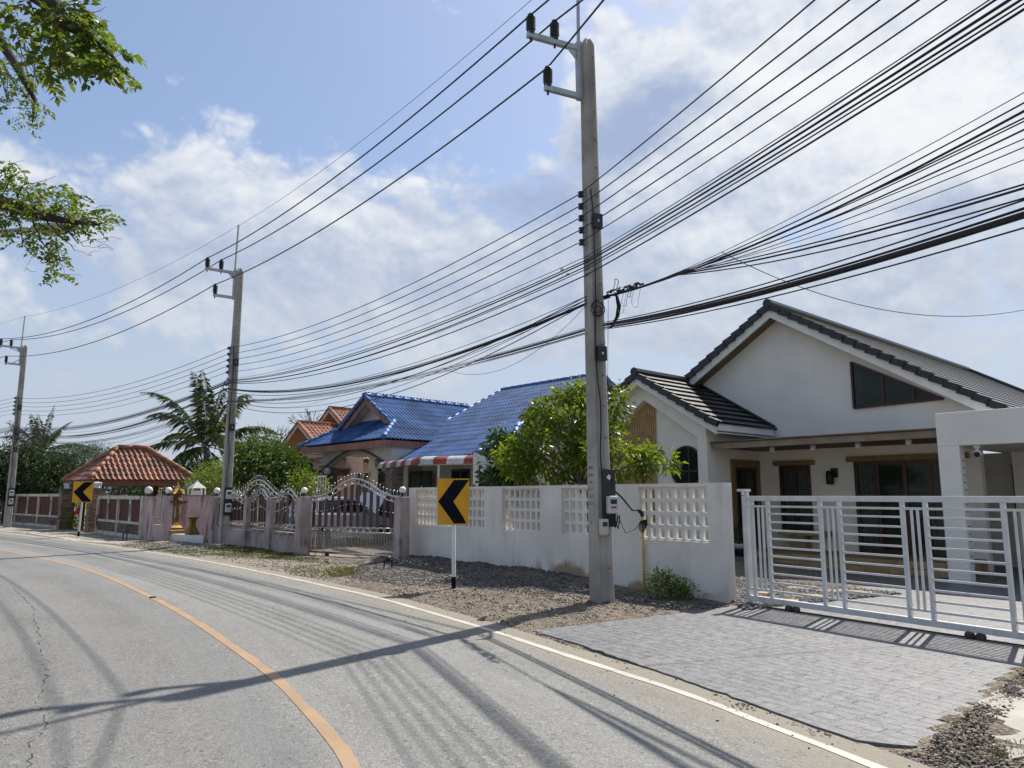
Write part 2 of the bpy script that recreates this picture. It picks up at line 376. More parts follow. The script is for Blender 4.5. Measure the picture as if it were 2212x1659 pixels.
def grow(n_cl, ells, per, size, spread, wid=.38, droop=.25, up=.1, hollow=.45, dirz=None):
    """leaf clusters spread through crown ellipsoids [(centre, radii, weight)]"""
    wts = np.array([e[2] for e in ells], float); wts /= wts.sum(); C = []; D = []; cl = []
    for i in RNG.choice(len(ells), n_cl, p=wts):
        c, r, _ = ells[i]; v = RNG.normal(size=3); v /= np.linalg.norm(v); rad = RNG.uniform(hollow, 1.0) ** .5
        p = np.array(c) + v * np.array(r) * rad; cl.append((p, v))
        m = int(per * RNG.uniform(.6, 1.4)); off = RNG.normal(size=(m, 3)) * spread
        C.append(p + off); dd = off / (spread + 1e-9) * .8 + v * .7 + RNG.normal(size=(m, 3)) * .45; dd[:, 2] += up; D.append(dd)
    V, F = leaf_arrays(np.concatenate(C), np.concatenate(D), size, wid, droop)
    return V, F, cl
def tree(name, label, base, fork, ells, n_cl, per, size, spread, lm, bm='bark', r=.12, wid=.38, droop=.3, up=.0, group=None, limbs=9, hollow=.45, cat='tree'):
    t = thing(name, label, cat, tuple(base), group)
    V, F, cl = grow(n_cl, ells, per, size, spread, wid, droop, up, hollow)
    tk = MB(); base = Vector(base); fork = Vector(fork); mid = (base + fork) / 2 + Vector((random.uniform(-.1, .1), random.uniform(-.1, .1), 0)) * (fork - base).length * .5
    tk.tube([base, mid, fork], [r * 1.25, r, r * .8], 8)
    for p, v in random.sample(cl, min(limbs, len(cl))):
        p = Vector(p); a = fork - (fork - base) * random.uniform(0, .25); m2 = a.lerp(p, .5) + Vector((0, 0, .12 * (p - a).length)) + Vector([random.uniform(-.1, .1) for _ in range(3)])
        tk.tube([a, a.lerp(m2, .5) + Vector([random.uniform(-.05, .05) for _ in range(3)]), m2, p], [r * .55, r * .4, r * .25, r * .08], 5)
    obj('trunk', tk, bm, t, True); big_mesh('crown', V, F, lm, t)
    return t
# ================================================================ ground, road, pavings
def smooth_line(pts, it=3):
    for _ in range(it):
        q = [pts[0]]
        for a, b in zip(pts[:-1], pts[1:]): q += [(a[0] * .75 + b[0] * .25, a[1] * .75 + b[1] * .25), (a[0] * .25 + b[0] * .75, a[1] * .25 + b[1] * .75)]
        pts = q + [pts[-1]]
    return np.array(pts)
def resample(P, st):
    s = np.concatenate([[0], np.cumsum(np.hypot(*np.diff(P, axis=0).T))]); t = np.arange(0, s[-1], st)
    return np.stack([np.interp(t, s, P[:, 0]), np.interp(t, s, P[:, 1])], 1), t
EDGE = smooth_line([(5.5, -16), (5.0, -8), (4.2, -2), (3.45, 1.5), (2.9, 3.4), (2.32, 4.98), (1.99, 5.69), (1.56, 6.68), (.9, 7.77), (-.03, 9.38), (-.4, 10.0), (-2.14, 12.72),
     (-3.2, 14.05), (-5.03, 16.33), (-6.85, 18.55), (-9.06, 21.0), (-11.55, 23.55), (-14.83, 26.75), (-18.6, 30.3), (-23.77, 35.0), (-34, 44), (-45, 53), (-60, 64)], 2)
EL, ES = resample(EDGE, .25)
TN = np.gradient(EL, axis=0); TN /= np.linalg.norm(TN, axis=1, keepdims=True); NR = np.stack([TN[:, 1], -TN[:, 0]], 1)   # to the house side
def offs(o): return EL + NR * o
def strip(name, o0, o1, z, m, i0=0, i1=None, n=1, jit=0.0):
    sl = slice(i0, i1); k = len(EL[sl]); V = []; F = []; UV = []
    for j in range(n + 1):
        o = o0 + (o1 - o0) * j / n; jj = RNG.normal(size=(k, 1)) * jit if j in (0, n) else 0
        V.append(np.concatenate([EL[sl] + NR[sl] * (o + jj), np.full((k, 1), z)], 1)); UV.append(np.stack([ES[sl], np.full(k, o)], 1))
    V = np.concatenate(V); UV = np.concatenate(UV)
    for j in range(n):
        for i in range(k - 1): F.append((j * k + i, j * k + i + 1, (j + 1) * k + i + 1, (j + 1) * k + i))
    F = [f[::-1] for f in F] if o1 > o0 else F
    o = mesh_obj(name, V, F, m, (0, 0, 0), uvs=False); ul = o.data.uv_layers.new(name='UVMap')
    li = np.zeros(len(o.data.loops), int); o.data.loops.foreach_get('vertex_index', li); ul.data.foreach_set('uv', UV[li].ravel())
    return struct(o)
def roadmat():
    m = bpy.data.materials.new('asphalt'); m.use_nodes = True; MATS['asphalt'] = m; k = NT(m.node_tree); b = m.node_tree.nodes['Principled BSDF']
    pos = k.n('ShaderNodeNewGeometry').outputs['Position']; uv = k.n('ShaderNodeSeparateXYZ', i_0=k.n('ShaderNodeUVMap').outputs[0]); off = uv.outputs[1]
    vo = k.n('ShaderNodeTexVoronoi', i_Vector=pos); vo.inputs['Scale'].default_value = 95
    rv = k.n('ShaderNodeSeparateColor', i_0=vo.outputs['Color']).outputs[0]
    v2 = k.n('ShaderNodeTexVoronoi', i_Vector=pos); v2.inputs['Scale'].default_value = 28; r2 = k.n('ShaderNodeSeparateColor', i_0=v2.outputs['Color']).outputs[1]
    big = k.noise(pos, .55, 5, .6); med = k.noise(pos, 4, 4)
    along = k.noise(k.n('ShaderNodeCombineXYZ', i_0=k.m('MULTIPLY', uv.outputs[0], .05), i_1=k.m('MULTIPLY', off, 1.6)).outputs[0], 1.5, 5, .6)
    col = k.mix(k.ramp(big, .3, .7), (.145, .141, .136), (.20, .195, .187))
    col = k.mix(k.ramp(along, .35, .68, 0, .55), col, (.25, .24, .228))
    col = k.mix(k.ramp(rv, .55, 1.0, 0, .55), col, (.36, .34, .31)); col = k.mix(k.ramp(rv, .35, .0, 0, .5), col, (.07, .067, .066))
    col = k.mix(k.ramp(r2, .95, .98, 0, .35), col, (.38, .36, .33)); col = k.mix(k.ramp(r2, .07, .03, 0, .4), col, (.075, .073, .07))
    for o_, wd_, am in ((1.15, .32, .30), (2.65, .32, .26), (4.3, .34, .26), (5.8, .34, .22)):
        col = k.mix(k.m('MULTIPLY', k.ramp(k.m('ABSOLUTE', k.m('ADD', off, o_)), wd_ * 1.7, .05, 0, am), k.ramp(along, .3, .6, .3, 1)), col, (.235, .23, .225))
    stn = k.noise(k.n('ShaderNodeCombineXYZ', i_0=k.m('MULTIPLY', uv.outputs[0], .22), i_1=off).outputs[0], 1.1, 6, .7); col = k.mix(k.ramp(stn, .60, .74, 0, .42), col, (.085, .083, .082))
    du = k.m('ADD', off, k.m('MULTIPLY', k.m('SUBTRACT', k.noise(pos, 1.4, 6, .65), .5), 1.1))
    col = k.mix(k.ramp(du, -.75, .25, 0, .8), col, (.25, .215, .165))
    col = k.mix(k.ramp(k.m('ABSOLUTE', k.m('ADD', off, 3.38)), .5, .12, 0, .30), col, (.19, .19, .195))
    pit = k.n('ShaderNodeTexVoronoi', i_Vector=k.scalev(k.n('ShaderNodeUVMap').outputs[0], .55, 1, 1)); pit.inputs['Scale'].default_value = 15; pr = k.n('ShaderNodeSeparateColor', i_0=pit.outputs['Color']).outputs[2]
    col = k.mix(k.m('MULTIPLY', k.ramp(pit.outputs['Distance'], .22, .10), k.ramp(pr, .72, .80, 0, .55)), col, (.05, .048, .045)); col = k.mix(k.m('MULTIPLY', k.ramp(pit.outputs['Distance'], .16, .08), k.ramp(pr, .16, .10, 0, .5)), col, (.40, .39, .36))
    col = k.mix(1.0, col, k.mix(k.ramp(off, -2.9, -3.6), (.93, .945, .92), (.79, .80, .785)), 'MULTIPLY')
    k.put(b.inputs['Base Color'], col); b.inputs['Roughness'].default_value = .82; b.inputs['Specular IOR Level'].default_value = .35
    bp = k.n('ShaderNodeBump'); bp.inputs['Strength'].default_value = .5; bp.inputs['Distance'].default_value = .008
    k.put(bp.inputs['Height'], k.m('ADD', vo.outputs['Distance'], k.m('MULTIPLY', v2.outputs['Distance'], .7))); k.put(b.inputs['Normal'], bp.outputs[0])
roadmat()
def paint(name, c, wear):
    m = bpy.data.materials.new(name); m.use_nodes = True; MATS[name] = m; k = NT(m.node_tree); b = m.node_tree.nodes['Principled BSDF']
    pos = k.n('ShaderNodeNewGeometry').outputs['Position']
    n = k.m('ADD', k.m('MULTIPLY', k.noise(pos, 45, 4, .7), .6), k.m('MULTIPLY', k.noise(pos, 3, 4), .4))
    col = k.mix(k.ramp(k.noise(pos, 2, 4), .3, .7), c, tuple(x * .82 for x in c)); col = k.mix(k.ramp(n, .56, .68, 0, wear), col, (.17, .16, .15))
    k.put(b.inputs['Base Color'], col); b.inputs['Roughness'].default_value = .65
paint('line_white', (.46, .435, .365), .85); paint('line_orange', (.345, .225, .125), .5)
def vergemat():
    m = bpy.data.materials.new('verge'); m.use_nodes = True; MATS['verge'] = m; k = NT(m.node_tree); b = m.node_tree.nodes['Principled BSDF']
    pos = k.n('ShaderNodeNewGeometry').outputs['Position']; x = k.n('ShaderNodeSeparateXYZ', i_0=pos).outputs[0]
    n1 = k.noise(pos, .9, 6, .6); n2 = k.noise(pos, 7, 5, .65); n3 = k.noise(pos, 60, 3)
    vo = k.n('ShaderNodeTexVoronoi', i_Vector=pos); vo.inputs['Scale'].default_value = 42; rv = k.n('ShaderNodeSeparateColor', i_0=vo.outputs['Color']).outputs[0]
    soil = k.mix(k.ramp(n2, .35, .65), (.105, .078, .054), (.21, .168, .12)); sand = k.mix(k.ramp(n2, .3, .65), (.24, .20, .145), (.36, .315, .245))
    f = k.m('ADD', k.ramp(x, -2.6, -4.6, .15, .75), k.m('MULTIPLY', k.m('SUBTRACT', n1, .5), 1.6), clamp=True)
    col = k.mix(f, soil, sand); col = k.mix(k.ramp(rv, .6, 1, 0, .55), col, (.36, .33, .30)); col = k.mix(k.ramp(rv, .3, 0, 0, .5), col, (.07, .06, .05))
    k.put(b.inputs['Base Color'], col); b.inputs['Roughness'].default_value = .95; b.inputs['Specular IOR Level'].default_value = .2
    bp = k.n('ShaderNodeBump'); bp.inputs['Strength'].default_value = .9; bp.inputs['Distance'].default_value = .03
    k.put(bp.inputs['Height'], k.m('ADD', k.m('MULTIPLY', n3, .4), vo.outputs['Distance'])); k.put(b.inputs['Normal'], bp.outputs[0])
vergemat()
mat('soil', (.13, .125, .07), .95, .3, .4, .6, 30, tint=(.17, .14, .085))
mat('concrete_pale', (.36, .335, .285), .85, .16, 1.6, .2, 50, stain=.4, stain_col=(.2, .18, .15))
mat('crack', (.05, .047, .044), .95, .2)
stampedmat('stamped', [(.105, .104, .107), (.20, .197, .197), (.15, .148, .150)], .55, .135, R(57))
brickmat('ochre_stone', [(.26, .17, .08), (.40, .28, .15), (.34, .24, .13)], .5, .3, (.16, .12, .08), .01, .75, 0, .5)
mat('gravel_grey', (.125, .122, .125), .9, .35, 9, .3, 30); mat('gravel_light', (.25, .23, .205), .9, .3, 12, .3, 30)
mat('gravel_brown', (.17, .135, .10), .9, .45, 14, .2, 30); mat('leaf_litter', (.16, .095, .05), .85, .4, 14, .1, 30)

Gd = MB(); Gd.quad((-900, -300, -.06), (900, -300, -.06), (900, 1500, -.06), (-900, 1500, -.06)); struct(mesh_obj('ground', Gd.v, Gd.f, 'soil', (0, 0, -.06)))
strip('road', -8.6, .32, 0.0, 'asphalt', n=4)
strip('edge_line', -.05, .045, .004, 'line_white', jit=.006)
CEN = [G(*p) for p in ((770, 1659), (690, 1560), (600, 1465), (500, 1395), (420, 1340), (330, 1290), (200, 1232), (100, 1208), (0, 1188))]
def curve_strip(name, pts, w, z, m, jit=0.0):
    P, t = resample(smooth_line(pts, 2), .25); T = np.gradient(P, axis=0); T /= np.linalg.norm(T, axis=1, keepdims=True); N = np.stack([T[:, 1], -T[:, 0]], 1)
    k = len(P); V = np.concatenate([np.concatenate([P - N * w / 2, np.full((k, 1), z)], 1), np.concatenate([P + N * (w / 2 + RNG.normal(size=(k, 1)) * jit), np.full((k, 1), z)], 1)])
    o = mesh_obj(name, V, [(i, k + i, k + i + 1, i + 1) for i in range(k - 1)], m, (0, 0, z)); return struct(o)
curve_strip('centre_line', [(1.2, -14), (.5, -4), (-.05, 1.5), (-.55, 3.6)] + [(p.x, p.y) for p in CEN] + [(-22, 29.6), (-30, 37), (-43, 48)], .108, .004, 'line_orange', .006)
ck = [G(*p) for p in ((58, 1659), (66, 1600), (104, 1570), (82, 1520), (90, 1480), (100, 1440), (88, 1400), (80, 1350), (75, 1318), (52, 1295), (25, 1265))]
cb = MB(); P0 = None
for a, b in zip(ck[:-1], ck[1:]):
    for i in range(9):
        p = a.lerp(b, i / 9) + Vector((random.gauss(0, .025), random.gauss(0, .02), .003 - a.z)); wd = random.uniform(.0015, .006)
        if P0 is not None and random.random() < .8: cb.quad(P0[0] - Vector((P0[1], 0, 0)), P0[0] + Vector((P0[1], 0, 0)), p + Vector((wd, 0, 0)), p - Vector((wd, 0, 0)))
        P0 = (p, wd)
struct(mesh_obj('road_crack', cb.v, cb.f, 'crack', (0, 0, 0)))
def in_poly(p, poly):
    c = False; n = len(poly)
    for i in range(n):
        a, b = poly[i], poly[i - 1]
        if (a[1] > p[1]) != (b[1] > p[1]) and p[0] < (b[0] - a[0]) * (p[1] - a[1]) / (b[1] - a[1]) + a[0]: c = not c
    return c
# verge: uneven soil between road and walls
from mathutils import noise as mn
WA = Vector((3.43, 12.09, 0)); WB = Vector((-2.76, 20.36, 0)); WD = (WB - WA).normalized(); WN = Vector((-WD.y, WD.x, 0))   # white wall line; WN to the road
if WN.y > 0: WN = -WN
DRV = [tuple(G(*p))[:2] for p in ((1175, 1362), (1265, 1389), (1450, 1450), (1650, 1520), (1850, 1588), (1968, 1600), (2045, 1552), (2195, 1436), (2600, 1300), (1960, 1260), (1640, 1300), (1560, 1316))]
def verge_z(x, y, off):
    if DRV and in_poly((x, y), DRV): return -.05
    p = Vector((x, y, 0)); z = -.03 + .05 * float(smoothstep(off, .1, .75)) + .028 * mn.noise((x * 1.3, y * 1.3, 0)) + .014 * mn.noise((x * 5, y * 5, 3)) + .008 * mn.noise((x * 14, y * 14, 5))
    dw = (p - WA).dot(WN); aw = (p - WA).dot(WD)
    if 1.5 < aw < 11.5: z += .13 * float(smoothstep(1.25 - dw, 0, 1.1)) * float(smoothstep(aw, 1.5, 4)) * (1 + .5 * mn.noise((x * .8, y * .8, 9)))
    return z
sel = [i for i in range(len(EL)) if 3.0 < EL[i, 1] < 40]
fin = resample(EL[sel[0]:sel[-1] + 1], .11)[0]; Tn = np.gradient(fin, axis=0); Tn /= np.linalg.norm(Tn, axis=1, keepdims=True); Nn = np.stack([Tn[:, 1], -Tn[:, 0]], 1)
no = 44; oo = np.concatenate([np.linspace(.06, 3.4, no - 6), np.array([3.9, 4.6, 5.6, 7, 9, 12])]); V = []; F = []
for i in range(len(fin)):
    for j in range(no):
        q = fin[i] + Nn[i] * oo[j]; V.append((q[0], q[1], verge_z(q[0], q[1], oo[j])))
for i in range(len(fin) - 1):
    for j in range(no - 1): F.append((i * no + j, i * no + j + 1, (i + 1) * no + j + 1, (i + 1) * no + j))
struct(mesh_obj('verge', V, [f[::-1] for f in F], 'verge', (0, 0, 0), smooth=True))
def slab(name, poly, z, m, t=.12, jit=0.0):
    q = []
    for a, b in zip(poly, poly[1:] + poly[:1]):
        a = Vector(a); b = Vector(b); n = max(1, int((b - a).length / .12)) if jit else 1
        for i in range(n):
            p = a.lerp(b, i / n); w_ = jit * (.3 if i == 0 else 1); q.append(Vector((p.x + random.gauss(0, w_), p.y + random.gauss(0, w_), z - t)))
    mb = MB().prism(q, (0, 0, t)); o = obj(name, mb, m)
    return struct(o)
GU = Vector((.545, -.838, 0)); GP = Vector((3.59, 11.94, 0)); HU = Vector((.669, -.743, 0)); HD = Vector((.743, .669, 0)); HO = Vector((8.72, 15.21, 0))
def hp(a, b, z=0): return HO + HU * a + HD * b + Vector((0, 0, z))
dz = .016
dr = [G(1150, 1362, dz), G(1260, 1394, dz), G(1450, 1458, dz), G(1650, 1528, dz), G(1760, 1568, dz), G(1850, 1598, dz), G(1980, 1611, dz), G(2062, 1558, dz), G(2212, 1436, dz), GP + GU * 5.2 + Vector((.15, .1, dz)), GP + GU * 5.2 + Vector((1.0, .75, dz)), GP + Vector((.1, .07, dz)), G(1560, 1313, dz)]
slab('driveway', dr, dz, 'stamped', .07, .012)
slab('yard_paving', [GP + Vector((.12, .08, 0)), GP + GU * 9 + Vector((.12, .08, 0)), hp(9, 6), hp(-10, 6), hp(-10, -3.2)], dz - .004, 'stamped', .12)
gravel_bed = [G(1609, 1312, .06), G(1672, 1304, .06), G(1800, 1292, .06), G(1950, 1277, .06), G(1780, 1261, .06), G(1560, 1240, .06), G(1540, 1270, .06)]
slab('gravel_bed', gravel_bed, .020, 'gravel_grey', .03)
slab('pavement', [G(-200, 1118), G(60, 1130), G(145, 1145), G(195, 1149), G(300, 1168), G(252, 1176), G(165, 1170), G(60, 1153), G(-60, 1143), G(-300, 1130)], .018, 'concrete_pale', .1, .04)
slab('concrete_slab', [G(2098, 1540), G(2170, 1488), G(2300, 1430), G(2420, 1560), G(2180, 1650), G(2112, 1590)], .03, 'concrete_pale', .08, .03)
for px in ((1690, 1293), (1745, 1283), (1800, 1272), (1660, 1276), (1735, 1266), (1855, 1275)):
    c = G(*px, .07); r_ = [(c.x + .32 * math.cos(a) * random.uniform(.8, 1.1), c.y + .2 * math.sin(a) * random.uniform(.8, 1.1), .018) for a in [i * math.pi / 4 for i in range(8)]]
    o = obj('stepping_stone', MB().prism(r_, (0, 0, .03)), 'ochre_stone', bevel=.008); tag(o, 'flat ochre stepping stone set in the gravel bed behind the white gate', 'stepping stone', 'ochre stepping stones in the gravel yard')
# loose stones
_ico = np.array([(0, .53, .85), (0, -.53, .85), (0, .53, -.85), (0, -.53, -.85), (.53, .85, 0), (-.53, .85, 0), (.53, -.85, 0), (-.53, -.85, 0), (.85, 0, .53), (-.85, 0, .53), (.85, 0, -.53), (-.85, 0, -.53)])
_icf = np.array([(0, 1, 8), (0, 8, 4), (0, 4, 5), (0, 5, 9), (0, 9, 1), (1, 6, 8), (8, 6, 10), (8, 10, 4), (4, 10, 2), (4, 2, 5), (5, 2, 11), (5, 11, 9), (9, 11, 7), (9, 7, 1), (1, 7, 6), (3, 6, 7), (3, 7, 11), (3, 11, 2), (3, 2, 10), (3, 10, 6)])
def stones(name, P, s0, s1, m):
    n = len(P); sz = RNG.uniform(s0, s1, (n, 1, 1)) ** 1; an = RNG.uniform(.6, 1.25, (n, 1, 3)); an[:, :, 2] *= .7
    v = _ico[None] * (1 + RNG.uniform(-.22, .22, (n, 12, 1))) * an * sz; th = RNG.uniform(0, 6.28, n); c, s_ = np.cos(th)[:, None], np.sin(th)[:, None]
    x = v[:, :, 0] * c - v[:, :, 1] * s_; y = v[:, :, 0] * s_ + v[:, :, 1] * c; tl = RNG.normal(size=(n, 1)) * .4; z = v[:, :, 2] + x * tl
    V = np.stack([x, y, z], 2) + P[:, None, :]; F = (_icf[None] + (np.arange(n) * 12)[:, None, None]).reshape(-1, 3)
    return struct(big_mesh(name, V.reshape(-1, 3), F, m), 'stuff')
def scatter(poly, n):
    poly = [tuple(p)[:2] for p in poly]; xs = [p[0] for p in poly]; ys = [p[1] for p in poly]; o = []
    while len(o) < n:
        p = (random.uniform(min(xs), max(xs)), random.uniform(min(ys), max(ys)))
        if in_poly(p, poly): o.append(p)
    return o
def edge_off(x, y):
    d = EL - np.array([x, y]); i = int(np.argmin((d ** 2).sum(1))); return float(-(d[i] * NR[i]).sum())
def vpts(poly, n, dzz=.004, clump=0.0, zc=None):
    out = []
    for p in scatter(poly, n):
        if clump and mn.noise((p[0] * 1.5, p[1] * 1.5, 7)) < clump * random.uniform(-1, 1): continue
        out.append((p[0], p[1], (verge_z(p[0], p[1], max(.06, edge_off(*p))) if zc is None else zc) + dzz))
    return np.array(out)
bank = [G(720, 1262), G(800, 1222), G(880, 1214), G(1040, 1230), G(1262, 1268), G(1400, 1290), G(1590, 1312), G(1480, 1322), G(1250, 1318), G(1000, 1283), G(850, 1290)]
stones('grey_gravel', vpts([G(700, 1245), G(800, 1218), G(880, 1212), G(1040, 1226), G(1255, 1262), G(1180, 1292), G(1000, 1272), G(860, 1268)], 6500), .010, .026, 'gravel_grey')
stones('grey_gravel', vpts([G(1255, 1268), G(1420, 1292), G(1600, 1312), G(1490, 1322), G(1330, 1322), G(1180, 1300)], 2300, .004, .8), .009, .026, 'gravel_grey')
stones('mixed_stones', vpts([G(800, 1280), G(1000, 1262), G(1260, 1290), G(1480, 1320), G(1160, 1358), G(1060, 1352), G(900, 1312)], 3400, .004, 1.0), .007, .022, 'gravel_light')
stones('mixed_stones', vpts([G(430, 1196), G(640, 1212), G(860, 1222), G(800, 1262), G(700, 1262), G(560, 1228)], 1500, .003, .9), .012, .035, 'gravel_light')
stones('mixed_stones', vpts([G(260, 1180), G(360, 1172), G(470, 1180), G(520, 1200), G(420, 1203)], 1200, .003), .02, .05, 'gravel_light')
stones('yard_gravel', np.array([(p[0], p[1], .022) for p in scatter(gravel_bed, 3600)]), .018, .045, 'gravel_grey')
stones('yard_gravel', np.array([(p[0], p[1], .026) for p in scatter(gravel_bed, 1100)]), .018, .045, 'gravel_light')
rim = [G(1150, 1366), G(1460, 1470), G(1660, 1540), G(1860, 1612), G(1985, 1625), G(2080, 1560), G(2230, 1440), G(2240, 1490), G(2120, 1600), G(2240, 1680), G(1900, 1659), G(1500, 1503)]
stones('edge_pebbles', vpts(rim, 1500, .012), .005, .016, 'gravel_light'); stones('edge_pebbles', vpts([G(2040, 1600), G(2230, 1445), G(2235, 1480), G(2130, 1590), G(2230, 1670), G(1990, 1640)], 900, .008), .006, .016, 'gravel_brown')
rp = []
for i in range(900):
    j = random.randrange(len(EL)); 
    if not 4 < EL[j, 1] < 22: continue
    o_ = -abs(random.gauss(0, .55)) + .25; q = EL[j] + NR[j] * o_; rp.append((q[0], q[1], .004))
stones('road_grit', np.array(rp), .004, .011, 'crack')
# small dry leaves lying along the drive's edges
lp = vpts(rim, 420, .012); lv, lf = leaf_arrays(lp, np.concatenate([RNG.normal(size=(len(lp), 2)), RNG.normal(size=(len(lp), 1)) * .25], 1), .05, .5, .1)
struct(big_mesh('fallen_leaves', lv, lf, 'leaf_litter'), 'stuff')
# grass
leafmat('grass', (.05, .075, .018), (.13, .135, .045), .35, .7, (.26, .21, .10))
def grass(poly, n, h, clump=.6):
    P = vpts(poly, n, 0, clump); d = RNG.normal(size=(len(P), 3)) * .55; d[:, 2] = RNG.uniform(.5, 1.2, len(P))
    V, F = leaf_arrays(P, d, h, .16, .25); struct(big_mesh('grass', V, F, 'grass'), 'stuff')
grass([G(240, 1180), G(330, 1172), G(420, 1190), G(400, 1204), G(300, 1190)], 3500, .07); grass([G(360, 1192), G(520, 1180), G(660, 1200), G(720, 1222), G(560, 1212), G(430, 1200)], 9000, .08)
grass([G(600, 1228), G(740, 1222), G(820, 1230), G(730, 1252), G(650, 1246)], 3500, .06); grass([G(470, 1178), G(660, 1196), G(660, 1208), G(500, 1192)], 3500, .10, .3)
grass([G(1060, 1262), G(1200, 1260), G(1190, 1290), G(1090, 1288)], 160, .08)

for poly, n, h in (([G(1010, 1290), G(1060, 1285), G(1050, 1300), G(1015, 1302)], 60, .07), ([G(700, 1236), G(760, 1232), G(770, 1246), G(720, 1250)], 500, .08), ([G(2120, 1640), G(2212, 1600), G(2225, 1640), G(2150, 1659)], 200, .05), ([G(1140, 1352), G(1200, 1345), G(1230, 1356), G(1160, 1364)], 80, .05), ([G(1490, 1322), G(1590, 1314), G(1600, 1320), G(1500, 1328)], 120, .06)):
    grass(poly, n, h, .3)
sc_ = vpts([G(780, 1285), G(1000, 1262), G(1260, 1285), G(1500, 1320), G(1150, 1360), G(1050, 1352)], 260, .012); lv, lf = leaf_arrays(sc_, np.concatenate([RNG.normal(size=(len(sc_), 2)), RNG.normal(size=(len(sc_), 1)) * .25], 1), .06, .45, .1); struct(big_mesh('fallen_leaves', lv, lf, 'leaf_litter'), 'stuff')
c = G(1040, 1336, .02); bt_ = stones('broken_concrete', np.array([(c.x, c.y, .015)]), .09, .10, 'gravel_light'); del bt_['kind']; tag(bt_, 'flat pale lump of broken concrete on the verge beside the edge line', 'stone')
# ================================================================ white house, its wall and gate
mat('plaster_white', (.74, .715, .655), .8, .03, 1.2, .08, 90, stain=.04, stain_col=(.42, .40, .36))
mat('plaster_wall', (.73, .70, .635), .85, .06, 1.0, .2, 70, stain=.30, stain_col=(.45, .42, .36))
def wallmat():
    m = MATS['plaster_wall']; k = NT(m.node_tree); b = m.node_tree.nodes['Principled BSDF']; old = b.inputs['Base Color'].links[0].from_socket
    pos = k.n('ShaderNodeNewGeometry').outputs['Position']; sx = k.n('ShaderNodeSeparateXYZ', i_0=pos)
    a = k.m('SUBTRACT', k.m('MULTIPLY', k.m('SUBTRACT', sx.outputs[1], WA.y), WD.y), k.m('MULTIPLY', k.m('SUBTRACT', sx.outputs[0], WA.x), -WD.x))
    h = k.m('ADD', k.m('MULTIPLY', k.noise(k.scalev(pos, 2.2, 2.2, .5), 1.6, 6, .7), .75), k.m('MULTIPLY', k.ramp(k.noise(pos, .55, 3), .35, .65), .35)); side = k.m('MULTIPLY', k.ramp(a, -.2, 1.2), k.ramp(a, 6.0, 4.2))
    f = k.m('MULTIPLY', k.ramp(k.m('SUBTRACT', k.m('SUBTRACT', h, .28), sx.outputs[2]), -.03, .16), k.m('ADD', k.m('MULTIPLY', side, .75), .12)); col = k.mix(f, old, (.27, .175, .095))
    ln = k.noise(k.scalev(pos, 3.5, 3.5, .12), 2.2, 7, .75); col = k.mix(k.ramp(k.m('ABSOLUTE', k.m('SUBTRACT', ln, .5)), .007, .0, 0, .30), col, (.33, .31, .28)); st2 = k.noise(k.scalev(pos, 5, 5, .10), 1.6, 6, .7); col = k.mix(k.m('MULTIPLY', k.ramp(st2, .55, .72, 0, .30), k.ramp(sx.outputs[2], .7, 1.9)), col, (.36, .345, .32)); k.put(b.inputs['Base Color'], col)
wallmat()
mat('plaster_cream', (.60, .58, .53), .85, .05, 1.3, .15, 80)
mat('paint_white', (.66, .66, .635), .38, .06, 3, .03, 40, stain=.35, stain_col=(.40, .33, .25), sscale=9)
mat('trim_white', (.72, .72, .70), .5, .05, 3, .05, 40)
mat('tile_charcoal', (.014, .015, .018), .36, .15, 2.5, .02, 45, spec=.5)
mat('wood_brown', (.20, .125, .075), .6, .15, 5, .2, 30); mat('soffit_brown', (.155, .105, .07), .7, .12, 3, .1, 30)
mat('slat_tan', (.43, .285, .13), .6, .12, 4, .1, 40); mat('beam_taupe', (.235, .185, .14), .6, .1, 3, .1, 40); mat('ochre_frame', (.215, .135, .055), .6, .12, 4, .2, 40)
mat('frame_mahogany', (.052, .018, .013), .35, .15, 6, .05, 30); mat('black_metal', (.015, .015, .017), .45, .15, 8, .05, 40)
mat('dark_cable', (.012, .012, .014), .5, .1, 8, 0); mat('curtain', (.36, .40, .36), .9, .12, 9, .3, 20); mat('blind', (.11, .13, .125), .8, .15, 20, .2, 20)
glassmat('glass_dark', (.008, .013, .012)); glassmat('glass_blue', (.010, .02, .026))
HF = Frame(HO, HU, HD)
wh = thing('white_house', 'white house with charcoal tiled gables, round window and porch behind the white sliding gate', 'house', tuple(HO))
def zr(u): return 6.95 - .62 * abs(u + 4.67)
def zs(u): return 5.10 - .62 * abs(u + 7.47)
mb = MB()
HF.wall(mb, 2.6, 2.85, [(-9.3, 0), (.02, 0), (.02, 2.9), (1.25, 2.9), (1.25, zr(1.25) - .22), (-4.67, 6.70), (-9.3, zr(-9.3) - .22)])
HF.box(mb, 1.0, 1.25, 4.5, 12, 0, 3.3); HF.box(mb, 1.0, 1.25, 2.85, 4.5, 2.87, 3.3); HF.box(mb, -9.3, -9.05, 2.85, 14, 0, 4.0)
HF.box(mb, -5.72, -5.47, .3, 2.6, 0, 3.42); HF.box(mb, -9.47, -9.25, .3, 2.6, 0, 3.7)
HF.wall(mb, .30, .45, [(-9.25, 0), (-5.72, 0), (-5.72, zs(-5.72) - .3), (-7.47, 4.75), (-9.25, zs(-9.25) - .3)])
obj('wall', mb, 'plaster_white', wh, bevel=.008)
mb = MB()          # the framed front of the small gable
HF.wall(mb, 0, .30, [(-5.76, 0), (-5.47, 0), (-5.47, zs(-5.47) - .28), (-5.76, zs(-5.76) - .28)]); HF.wall(mb, 0, .30, [(-9.47, 0), (-9.2, 0), (-9.2, zs(-9.2) - .28), (-9.47, zs(-9.47) - .28)])
